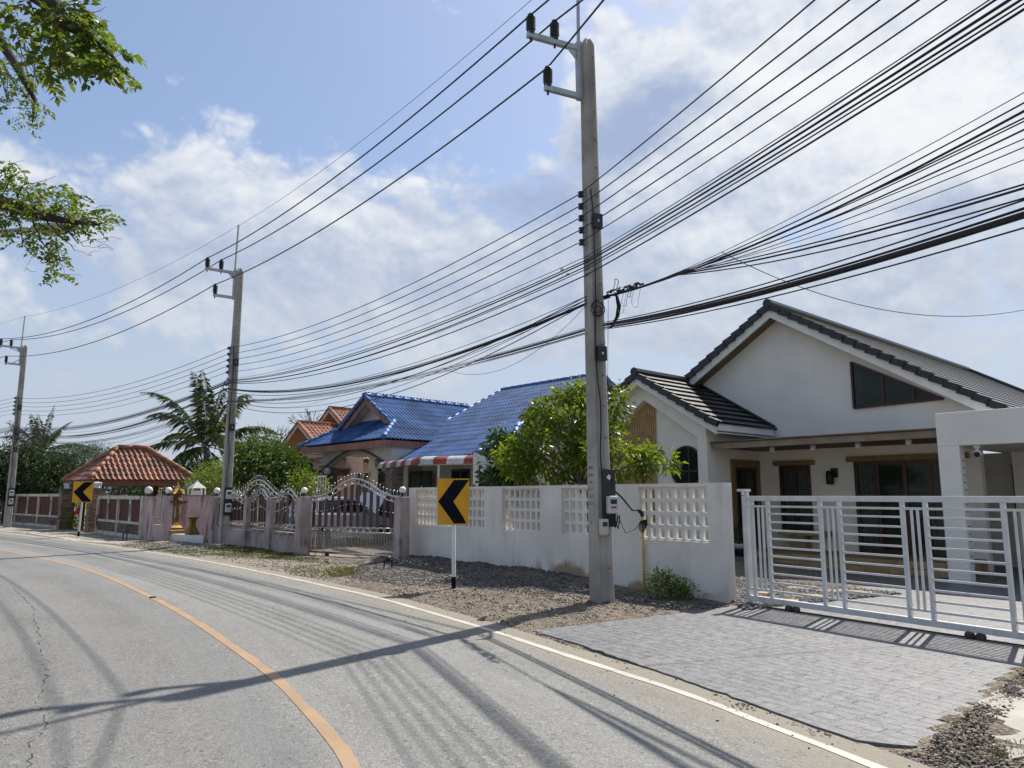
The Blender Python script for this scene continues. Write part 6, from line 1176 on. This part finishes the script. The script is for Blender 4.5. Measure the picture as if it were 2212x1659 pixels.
# ---- chevron signs
def chevron(base, w_, h, zc, yaw, label, dent=False, lean=0.0):
    base = Vector(base); X = Vector((math.cos(yaw), math.sin(yaw), 0)); Nn = Vector((X.y, -X.x, 0)); U2 = (up + X * lean).normalized(); t = thing('chevron_sign', label, 'road sign', tuple(base), 'chevron curve signs'); P = lambda a, z, o=0: base + X * a + U2 * z + Nn * o
    pw_ = .035; mb = MB(); mb.hexa([P(-pw_, .22, -.04), P(pw_, .22, -.04), P(pw_, .22, .03), P(-pw_, .22, .03), P(-pw_, zc + h / 2 - .08, -.04), P(pw_, zc + h / 2 - .08, -.04), P(pw_, zc + h / 2 - .08, .03), P(-pw_, zc + h / 2 - .08, .03)]); po = obj('post', mb, 'paint_white', t, bevel=.005); mb = MB(); q_ = pw_ + .001; mb.hexa([P(-q_, -.3, -.041), P(q_, -.3, -.041), P(q_, -.3, .031), P(-q_, -.3, .031), P(-q_, .22, -.041), P(q_, .22, -.041), P(q_, .22, .031), P(-q_, .22, .031)]); obj('black_band', mb, 'sign_black', t)
    def bend(a, z):
        if not dent: return 0.0
        k_ = max(0, a - w_ * .27) * max(0, (h * .28 - z)) ; return .9 * k_
    N = 16; V = []; F = []; cx = lambda a, z: a - (.55 * max(0, a - w_ * .3) * max(0, (h * .1 - z)) / h if dent else 0)
    for j in range(N + 1):
        for i in range(N + 1): a = -w_ / 2 + w_ * i / N; z = -h / 2 + h * j / N; V.append(P(cx(a, z), zc + z, .034 - bend(a, z)))
    n = (N + 1) ** 2; V += [v - Nn * .004 for v in V]
    for j in range(N):
        for i in range(N): k_ = j * (N + 1) + i; F.append((k_, k_ + 1, k_ + N + 2, k_ + N + 1)); F.append((n + k_, n + k_ + N + 1, n + k_ + N + 2, n + k_ + 1))
    mb = MB(); mb.add(V, F); pl = obj('plate', mb, 'sign_yellow', t)
    c = [(-.47, 0), (.02, .5 - .03), (.49, .5 - .03), (.0, 0), (.49 - (.06 if dent else 0), -.5 + .03), (.02, -.5 + .03)]
    mb = MB(); V = []; F = []; M_ = 14
    for half in (0, 1):
        o1, i1 = c[0], c[3]; o2, i2 = (c[1], c[2]) if half == 0 else (c[5], c[4]); b0 = len(V)
        for j in range(M_ + 1):
            for i in range(5):
                t_, s_ = j / M_, i / 4; a = (o1[0] + (o2[0] - o1[0]) * t_) * (1 - s_) + (i1[0] + (i2[0] - i1[0]) * t_) * s_; z = (o1[1] + (o2[1] - o1[1]) * t_) * (1 - s_) + (i1[1] + (i2[1] - i1[1]) * t_) * s_
                a *= w_; z *= h; V.append(P(cx(a, z), zc + z, .0405 - bend(a, z)))
        for j in range(M_):
            for i in range(4): k_ = b0 + j * 5 + i; f = (k_, k_ + 1, k_ + 6, k_ + 5); F.append(f if half == 0 else f[::-1])
    mb.add(V, F); obj('arrow', mb, 'sign_black', pl)
    for a, z in ((-.45, .42), (-.45, -.42), (.05, .4), (.05, -.4)): obj('rivet', MB().lathe([(.01, 0), (.006, .004)], P(a * w_, zc + z * h, .0365), 8, ax=(X, U2, Nn)), 'galvanised', pl)
chevron(G(980, 1273), .60, .85, 1.585, R(-4), 'near yellow and black chevron sign with a bent right edge before the white wall', True, -.012)
sb = G(169, 1160); chevron(sb, .74, .86, 1.84, R(20), 'far yellow and black chevron sign between the two stone gate pillars', False, .02)
tag(obj('road_stud', MB().lathe([(.06, 0), (.055, .015), (.03, .02)], G(330, 1291, .004), 8), 'black_metal'), 'small dark road stud on the orange centre line', 'road stud')
# ================================================================ trees and plants
leafmat('leaf_bright', (.055, .10, .013), (.15, .205, .026), .44, .40, (.30, .30, .05)); leafmat('leaf_mid', (.025, .058, .012), (.08, .13, .024), .3, .45); leafmat('leaf_dark', (.012, .030, .010), (.04, .07, .018), .16, .7)
leafmat('leaf_ficus', (.018, .05, .014), (.06, .11, .022), .25, .25); leafmat('leaf_palm', (.045, .075, .035), (.11, .15, .065), .3, .35, (.26, .24, .09)); leafmat('leaf_over', (.035, .07, .012), (.11, .16, .022), .5, .45, (.26, .17, .03)); leafmat('leaf_acacia', (.022, .055, .016), (.05, .095, .025), .22, .75)
mat('bark_dark', (.055, .042, .035), .9, .25, 9, .6, 35); mat('twig_grey', (.20, .17, .15), .9, .2, 9, .2, 35); mat('petal_red', (.6, .03, .02), .6, .2, 9, 0)
def E(u, v, y, ru, rv, ry, w_=1.0):
    c = Yp(u, v, y); return (tuple(c), (ru * y / 1600, ry, rv * y / 1600), w_)
tree('garden_tree', 'bright green bushy tree rising behind the white wall and the near pole', (1.75, 16.9, 0), (1.7, 16.9, 2.0), [E(1225, 900, 16.9, 80, 45, .9, 1.2), E(1190, 975, 16.7, 100, 55, 1.0, 1.5), E(1330, 990, 16.0, 90, 42, .8, 1.0), E(1245, 852, 17, 40, 22, .4, .3), E(1330, 880, 16.8, 34, 44, .5, .4), E(1410, 1000, 15.6, 45, 26, .4, .35), E(1120, 1000, 16.8, 50, 35, .6, .4), E(1185, 1032, 16.6, 60, 14, .2, .2), E(1285, 960, 16.6, 80, 60, .7, .8)], 300, 22, .16, .075, 'leaf_bright', 'bark_grey', .07, .42, .35, .05, None, 34, .3)
tree('garden_tree', 'darker glossy leaved tree left of the bright tree, beside the blue roof', (-.2, 19.6, 0), (-.2, 19.6, 1.5), [E(1105, 995, 19.4, 45, 55, .8, 1.2), E(1085, 960, 19.5, 26, 20, .4, .4), E(1135, 960, 19.2, 40, 30, .5, .6), E(1165, 905, 18.8, 22, 16, .3, .25), E(1100, 1040, 19.2, 55, 22, .5, .5)], 150, 16, .19, .11, 'leaf_ficus', 'bark_grey', .07, .48, .2, .15, None, 14, .3)
tree('mango_tree', 'rounded mango tree between the middle pole and the peach house', (-9.6, 29.5, 0), (-9.6, 29.5, 1.5), [E(590, 1015, 29, 72, 42, 1.4, 1.4), E(540, 1010, 29, 45, 36, 1.2, .8), E(630, 1025, 28.6, 32, 34, .9, .7), E(575, 985, 29.3, 42, 20, .9, .5), E(600, 1055, 28, 60, 18, 1.0, .6), E(548, 972, 29.2, 20, 14, .5, .25), E(622, 992, 28.8, 18, 14, .5, .25)], 260, 34, .21, .12, 'leaf_mid', 'bark', .10, .26, .5, .0, None, 16, .4)
tree('leafy_tree', 'tree top showing above the mango tree beside the orange roofs', (-13.0, 39, 0), (-13, 39, 3), [E(572, 962, 39, 36, 22, .9, 1), E(600, 980, 39, 30, 20, .8, .6)], 90, 22, .2, .16, 'leaf_mid', 'bark', .12, .3, .4, 0, None, 8, .3)
tree('leafy_tree', 'light green tree showing on both sides of the middle utility pole', (-14.2, 34.5, 0), (-14.2, 34.5, 1.2), [E(470, 1030, 34, 42, 32, 1.2, 1), E(445, 1045, 34, 40, 22, 1.0, .6), E(525, 1030, 33.5, 34, 30, 1.1, .7), E(500, 1015, 34.5, 30, 22, .8, .4)], 230, 26, .13, .16, 'leaf_bright', 'bark', .08, .3, .2, .1, None, 10, .35)
tree('garden_shrub', 'small leafy shrub behind the ornate gate guide tower', (-7.4, 24.9, 0), (-7.3, 24.9, .8), [E(655, 1040, 24.6, 30, 26, .4, 1), E(690, 1050, 24.2, 18, 16, .3, .5)], 55, 16, .12, .09, 'leaf_bright', 'bark', .03, .4, .2, .1, None, 8, .2, 'shrub')
tree('dark_tree', 'dense dark tree behind the long maroon wall at the left edge', (-31, 46, 0), (-31, 46, 1.8), [E(70, 1020, 45.5, 75, 45, 2.0, 1.4), E(10, 1015, 45.5, 60, 48, 2.0, 1.0), E(125, 1030, 44.5, 38, 42, 1.5, .8), E(60, 985, 46, 70, 16, 1.4, .5), E(60, 1050, 45, 110, 25, 1.6, .7)], 480, 24, .27, .22, 'leaf_dark', 'bark_dark', .16, .3, .45, 0, None, 14, .35)
tree('acacia_tree', 'feathery green tree between the dark tree and the clay roofed pavilion', (-28, 50.5, 0), (-28, 50.5, 1.8), [E(185, 990, 50, 50, 24, 1.6, 1), E(215, 975, 51, 24, 10, 1, .3), E(150, 985, 51, 36, 18, 1.2, .5), E(185, 1035, 49, 45, 34, 1.6, .9)], 420, 30, .15, .2, 'leaf_acacia', 'bark', .12, .22, .1, .05, None, 12, .35)
tree('garden_bush', 'green bushes seen under the pavilion roof, left part', (-26, 44.5, 0), (-26, 44.5, .6), [E(225, 1062, 44, 50, 26, 1, 1), E(270, 1068, 44, 40, 22, 1, .8)], 190, 24, .16, .17, 'leaf_dark', 'bark', .06, .3, .2, .1, 'bushes behind the pavilion', 8, .2, 'bush')
tree('garden_bush', 'brighter green bushes seen under the pavilion roof, right part', (-20.5, 44.5, 0), (-20.5, 44.5, .6), [E(330, 1060, 44, 38, 20, 1, 1), E(380, 1055, 44, 40, 26, 1, .8)], 190, 24, .16, .17, 'leaf_mid', 'bark', .06, .3, .2, .1, 'bushes behind the pavilion', 8, .2, 'bush')
tree('leafy_tree', 'low dark tree right of the pavilion, under the coconut palm', (-19.4, 47, 0), (-19.4, 47, 1), [E(420, 1035, 46.5, 42, 34, 1.4, 1), E(445, 1015, 47, 30, 20, 1.2, .5)], 200, 24, .18, .18, 'leaf_dark', 'bark', .08, .3, .2, .1, None, 8, .3)
c = G(161, 1144); tree('flowering_bush', 'leafy bush with a red flower in the gateway between the stone pillars', (c.x, c.y + 1.0, 0), (c.x, c.y + 1.0, .6), [E(152, 1105, 38.0, 14, 32, .5, 1), E(160, 1130, 37.5, 16, 14, .5, .6)], 90, 16, .12, .12, 'leaf_bright', 'bark', .03, .35, .3, .1, None, 8, .2, 'bush')
fo = Yp(168, 1106, 37); tag(obj('flower', MB().ball(fo, .13, 8), 'petal_red', None, True), 'red flower showing left of the far chevron sign post', 'flower')
# gateway: low plinth and dark gate leaf between the stone pillars
g0, g1 = G(146, 1146), G(196, 1151); g0.z = g1.z = 0; dgt = (g1 - g0).normalized(); gt = thing('driveway_gate', 'dark sheet gate standing open between the stone pillars', 'gate', tuple((g0 + g1) / 2 + Vector((.8, 1.5, 0)))); mb = MB(); mb.bar(g0 + Vector((.6, 2.6, .85)), g1 + Vector((.6, 2.2, .85)), .06, 1.5); obj('sheet', mb, 'dark_inside', gt); mb = MB(); mb.bar(g0 + Vector((.5, 2.4, 1.68)), g1 + Vector((.5, 2.0, 1.68)), .08, .1); mb.bar(g0 + Vector((.5, 2.4, .1)), g1 + Vector((.5, 2.0, .1)), .1, .18); obj('frame', mb, 'wall_aged', gt)
# weeds at the foot of the white wall
c = G(1445, 1297); tree('wall_shrub', 'leafy green weed bush at the foot of the white wall', (c.x, c.y, .02), (c.x, c.y, .15), [((c.x, c.y, .2), (.33, .2, .15), 1), ((c.x - .12, c.y, .34), (.16, .12, .14), .5), ((c.x + .26, c.y - .1, .15), (.2, .15, .1), .4)], 130, 13, .06, .05, 'leaf_bright', 'bark', .012, .35, .2, .25, None, 22, .1, 'shrub')
# ---------------- palms
def palm(base, crown, n, L, label, droop=1.0, tr=.16, seed=3):
    rr = random.Random(seed); base = Vector(base); crown = Vector(crown); t = thing('coconut_palm', label, 'palm tree', tuple(base)); tk = MB(); tk.tube([base, base.lerp(crown, .5) + Vector((.15, 0, 0)), crown], [tr * 1.3, tr, tr * .9], 9); obj('trunk', tk, 'bark_grey', t, True)
    for i in range(n):
        a = i * 2.39996 + rr.uniform(-.2, .2); f = (i + .5) / n; el_ = R(84) - R(108) * f ** 1.15; h = Vector((math.cos(a), math.sin(a), 0)); d0 = (h * math.cos(el_) + up * math.sin(el_)); l = L * rr.uniform(.85, 1.1); pts = []; p = crown + d0 * .1; N = 12; d = d0.copy()
        for k in range(N + 1):
            pts.append(p.copy()); d = (d - up * (.05 + .17 * (k / N)) * droop).normalized(); p = p + d * l / N
        mb = MB(); mb.tube(pts, [.035 - .03 * k / N for k in range(N + 1)], 5)
        cs = []; ds = []
        for k in range(84):
            s = .12 + .88 * k / 83; x = s * N; j = min(N - 1, int(x)); q = pts[j].lerp(pts[j + 1], x - j); tg = (pts[j + 1] - pts[j]).normalized(); sd = tg.cross(up); sd = sd.normalized() if sd.length > .05 else Vector((1, 0, 0))
            for sg_ in (-1, 1):
                dd = sd * sg_ * .62 + tg * .5 + up * rr.uniform(-.75, -.1); ln = math.sin(math.pi * min(1, .18 + s * .80)) * .9 + .12; dd = dd.normalized() * ln; cs.append(q); ds.append(dd)
        cs = np.array([tuple(v) for v in cs]); ds = np.array([tuple(v) for v in ds]); ln = np.linalg.norm(ds, axis=1, keepdims=True); V, F = leaf_arrays(cs, ds, L * .155, .042, .30); V = V.reshape(-1, 4, 3); V = cs[:, None, :] + (V - cs[:, None, :]) * ln[:, None, :]; V = V.reshape(-1, 3)
        st = obj('frond', mb, 'leaf_palm', t, True); big_mesh('leaflets', V, F, 'leaf_palm', st)
cr = Yp(447, 965, 49); palm((cr.x - .3, 49.2, 0), cr, 19, 5.6, 'tall coconut palm with arching fronds left of the middle utility pole', .95, .2, 5)
cr = Yp(88, 975, 58); palm((cr.x, 58, 0), cr, 15, 3.4, 'smaller coconut palm rising behind the far utility pole', .6, .16, 8)
# ---------------- bare tree
rr = random.Random(4); bt = thing('bare_tree', 'leafless grey tree beyond the orange roofs', 'tree', (Yp(640, 1000, 60).x, 60, 0)); mb = MB()
def branch(p, d, l, r, dep):
    q = p + d * l; m_ = p.lerp(q, .5) + Vector([rr.uniform(-.06, .06) * l for _ in range(3)]); mb.tube([p, m_, q], [r, r * .85, r * .7], 5 if dep > 2 else 4, cap=False)
    if dep == 0: return
    for k in range(2 if dep > 4 else 3):
        a = Vector([rr.gauss(0, .55), rr.gauss(0, .55), rr.gauss(.12, .35)]); branch(q, (d + a).normalized(), l * rr.uniform(.66, .88), r * .70, dep - 1)
branch(Vector(bt.location), Vector((.0, 0, 1)), 2.6, .16, 6); obj('trunk', mb, 'twig_grey', bt)
# ---------------- overhanging roadside tree, trunk out of the picture on the left
OT = Vector((-9.6, 8.0, 0)); ot = thing('overhanging_tree', 'roadside tree whose leafy branches hang into the sky at the top left', 'tree', tuple(OT)); fork = OT + Vector((.3, 0, 3.2)); tk = MB(); tk.tube([OT - up * .3, OT + up * 1.6, fork], [.30, .25, .22], 10); CL = []
def limb(pts, r0, r1): tk.tube(pts, [r0 + (r1 - r0) * i / (len(pts) - 1) for i in range(len(pts))], 7)
def px(u, v, y): return Yp(u, v, y)
b3 = [fork, px(-160, 395, 7.9), px(-40, 425, 7.6), px(40, 448, 7.5), px(90, 466, 7.4), px(150, 478, 7.3), px(215, 486, 7.2)]; limb(b3, .13, .012)
b1 = [fork + up * .3, OT + Vector((3, -1.5, 5.2)), px(-120, -60, 4.8), px(60, -30, 4.5), px(115, 10, 4.4), px(140, 50, 4.4), px(190, 78, 4.4), px(250, 128, 4.35)]; limb(b1, .14, .006)
b2 = [fork + up * .2, OT + Vector((1.5, 1, 5.0)), px(-140, 20, 8.6), px(-10, 70, 8.2), px(40, 150, 8.0), px(75, 215, 8.0), px(70, 265, 8.0)]; limb(b2, .12, .008)
def twig(tw, y, r0):
    q = []
    for (a, b) in zip(tw[:-1], tw[1:]):
        for i in range(4): q.append((a[0] + (b[0] - a[0]) * i / 4 + random.gauss(0, 2.2), a[1] + (b[1] - a[1]) * i / 4 + random.gauss(0, 2.2)))
    q.append(tw[-1]); n = len(q); tk.tube([px(u, v, y + random.gauss(0, .02)) for u, v in q], [max(.0018, r0 * (1 - i / n) ** 1.2) for i in range(n)], 4)
    for k_ in range(2): i = random.randrange(n // 2, n); u, v = q[i]; tk.tube([px(u, v, y), px(u + random.uniform(8, 22), v + random.uniform(-12, 8), y), px(u + random.uniform(20, 40), v + random.uniform(-18, 12), y)], [.003, .002, .0015], 4)
for tw in ([(95, 466), (120, 500), (160, 540), (200, 552)], [(120, 480), (150, 505), (175, 522), (236, 512)], [(20, 452), (40, 480), (50, 530), (70, 552), (52, 588)], [(60, 458), (90, 520), (130, 560), (138, 595)], [(130, 475), (160, 515), (185, 532), (215, 536)], [(100, 466), (150, 440), (180, 425), (205, 450)], [(150, 478), (200, 470), (235, 488), (262, 490)], [(30, 445), (50, 400), (80, 395), (120, 380)], [(0, 435), (30, 370), (20, 345)]):
    twig(tw, 7.4, .011)
for tw in ([(115, 10), (100, 40), (85, 90), (105, 130)], [(140, 50), (135, 90), (130, 140), (125, 180)], [(190, 78), (215, 95), (235, 120), (262, 142)], [(115, 10), (160, 5), (190, 30)], [(60, -30), (70, 20), (95, 60)]):
    twig(tw, 4.45, .008)
for i in range(26):
    u0, v0 = random.uniform(-60, 60), random.uniform(60, 190); tk.tube([px(u0, v0, 8.2), px(u0 + random.uniform(5, 30), v0 + random.uniform(20, 45), 8.1), px(u0 + random.uniform(15, 60), v0 + random.uniform(50, 100), 8.1)], [.010, .006, .002], 4)
obj('trunk', tk, 'bark_dark', ot, True)
def sprays(P, size, nl, L):
    C = []; D = []
    for p in P:
        a = random.uniform(0, 6.28); d = Vector((math.cos(a), math.sin(a), random.uniform(-1.1, .2))).normalized(); s = d.cross(up).normalized(); s = (s + up * random.uniform(-.6, .6)).normalized()
        for k in range(nl):
            q = Vector(p) + d * L * (k + 1) / nl - up * L * .25 * (k / nl) ** 2
            for sg_ in (-1, 1): C.append(tuple(q)); D.append(tuple(s * sg_ + d * .5 - up * .15))
        C.append(tuple(q)); D.append(tuple(d))
    return leaf_arrays(np.array(C), np.array(D), size, .55, .15)
def cloud_pts(n, u, v, ru, rv, y, ry): 
    o = []
    for _ in range(n):
        a = random.uniform(0, 6.28); r_ = math.sqrt(random.random()); o.append(px(u + ru * r_ * math.cos(a), v + rv * r_ * math.sin(a), y + random.uniform(-ry, ry)))
    return o
near = cloud_pts(30, 175, 70, 48, 42, 4.4, .15) + cloud_pts(22, 110, 110, 62, 52, 4.4, .2) + cloud_pts(30, 225, 125, 36, 30, 4.35, .12) + cloud_pts(18, 60, 30, 80, 40, 4.5, .2) + cloud_pts(20, 160, 10, 60, 30, 4.4, .15) + cloud_pts(70, -120, 0, 160, 120, 4.8, .5)
V1, F1 = sprays(near, .062, 5, .16)
mid_ = cloud_pts(34, 40, 140, 60, 70, 8.1, .3) + cloud_pts(26, 70, 240, 30, 45, 8.0, .2) + cloud_pts(40, 20, 190, 60, 60, 8.1, .3) + cloud_pts(120, -180, 120, 140, 120, 8.3, .8)
V2, F2 = sprays(mid_, .050, 4, .14)
low_ = cloud_pts(110, 90, 430, 90, 38, 7.5, .35) + cloud_pts(50, 190, 468, 60, 22, 7.3, .2) + cloud_pts(70, 40, 475, 70, 45, 7.6, .3) + cloud_pts(40, 100, 520, 50, 34, 7.5, .2) + cloud_pts(22, 125, 575, 20, 26, 7.4, .12) + cloud_pts(36, 15, 375, 40, 26, 7.6, .3) + cloud_pts(160, -160, 420, 130, 100, 7.9, .6)
V3, F3 = sprays(low_, .052, 4, .14)
V = np.concatenate([V1, V2, V3]); F = np.concatenate([F1, F2 + len(V1), F3 + len(V1) + len(V2)]); big_mesh('crown', V, F, 'leaf_over', ot)
lh = px(97, 494, 9.2); sl_ = thing('street_lamp', 'street lamp head half hidden in the lower hanging branch at the left', 'street lamp', (lh.x - 3.2, lh.y + .6, 0)); mb = MB(); b0 = Vector((lh.x - 3.2, lh.y + .6, 0)); mb.tube([b0, b0 + up * (lh.z - .4), b0 + up * (lh.z - .05) + Vector((.5, -.1, 0)), lh - Vector((.2, 0, 0))], [.08, .06, .035, .03], 8); obj('post', mb, 'galvanised', sl_, True); mb = MB(); mb.lathe([(.02, -.05), (.10, -.04), (.13, 0), (.1, .05), (.02, .07)], lh + Vector((.1, 0, 0)), 12, ax=(Vector((2.6, -.3, 0)), Vector((.1, 1, 0)), up)); obj('lamp_head', mb, 'galvanised', sl_, True); mb = MB(); mb.lathe([(.02, -.10), (.07, -.085), (.09, -.045)], lh + Vector((.12, 0, 0)), 12, ax=(Vector((2.2, -.3, 0)), Vector((.1, 1, 0)), up)); obj('lens', mb, 'globe_clear', sl_, True)
# far tree line closing the view between the houses
ells = [((x, 130 + 20 * math.sin(x * .11), 2.0 + 1.2 * math.sin(x * .21)), (9, 4, 3.2 + 1.0 * math.sin(x * .37)), 1) for x in range(-190, 60, 9)]
Vt, Ft, _ = grow(2600, ells, 14, .55, .5, .5, .2, .1, .4); struct(big_mesh('tree_line', Vt, Ft, 'leaf_dark'), 'stuff')
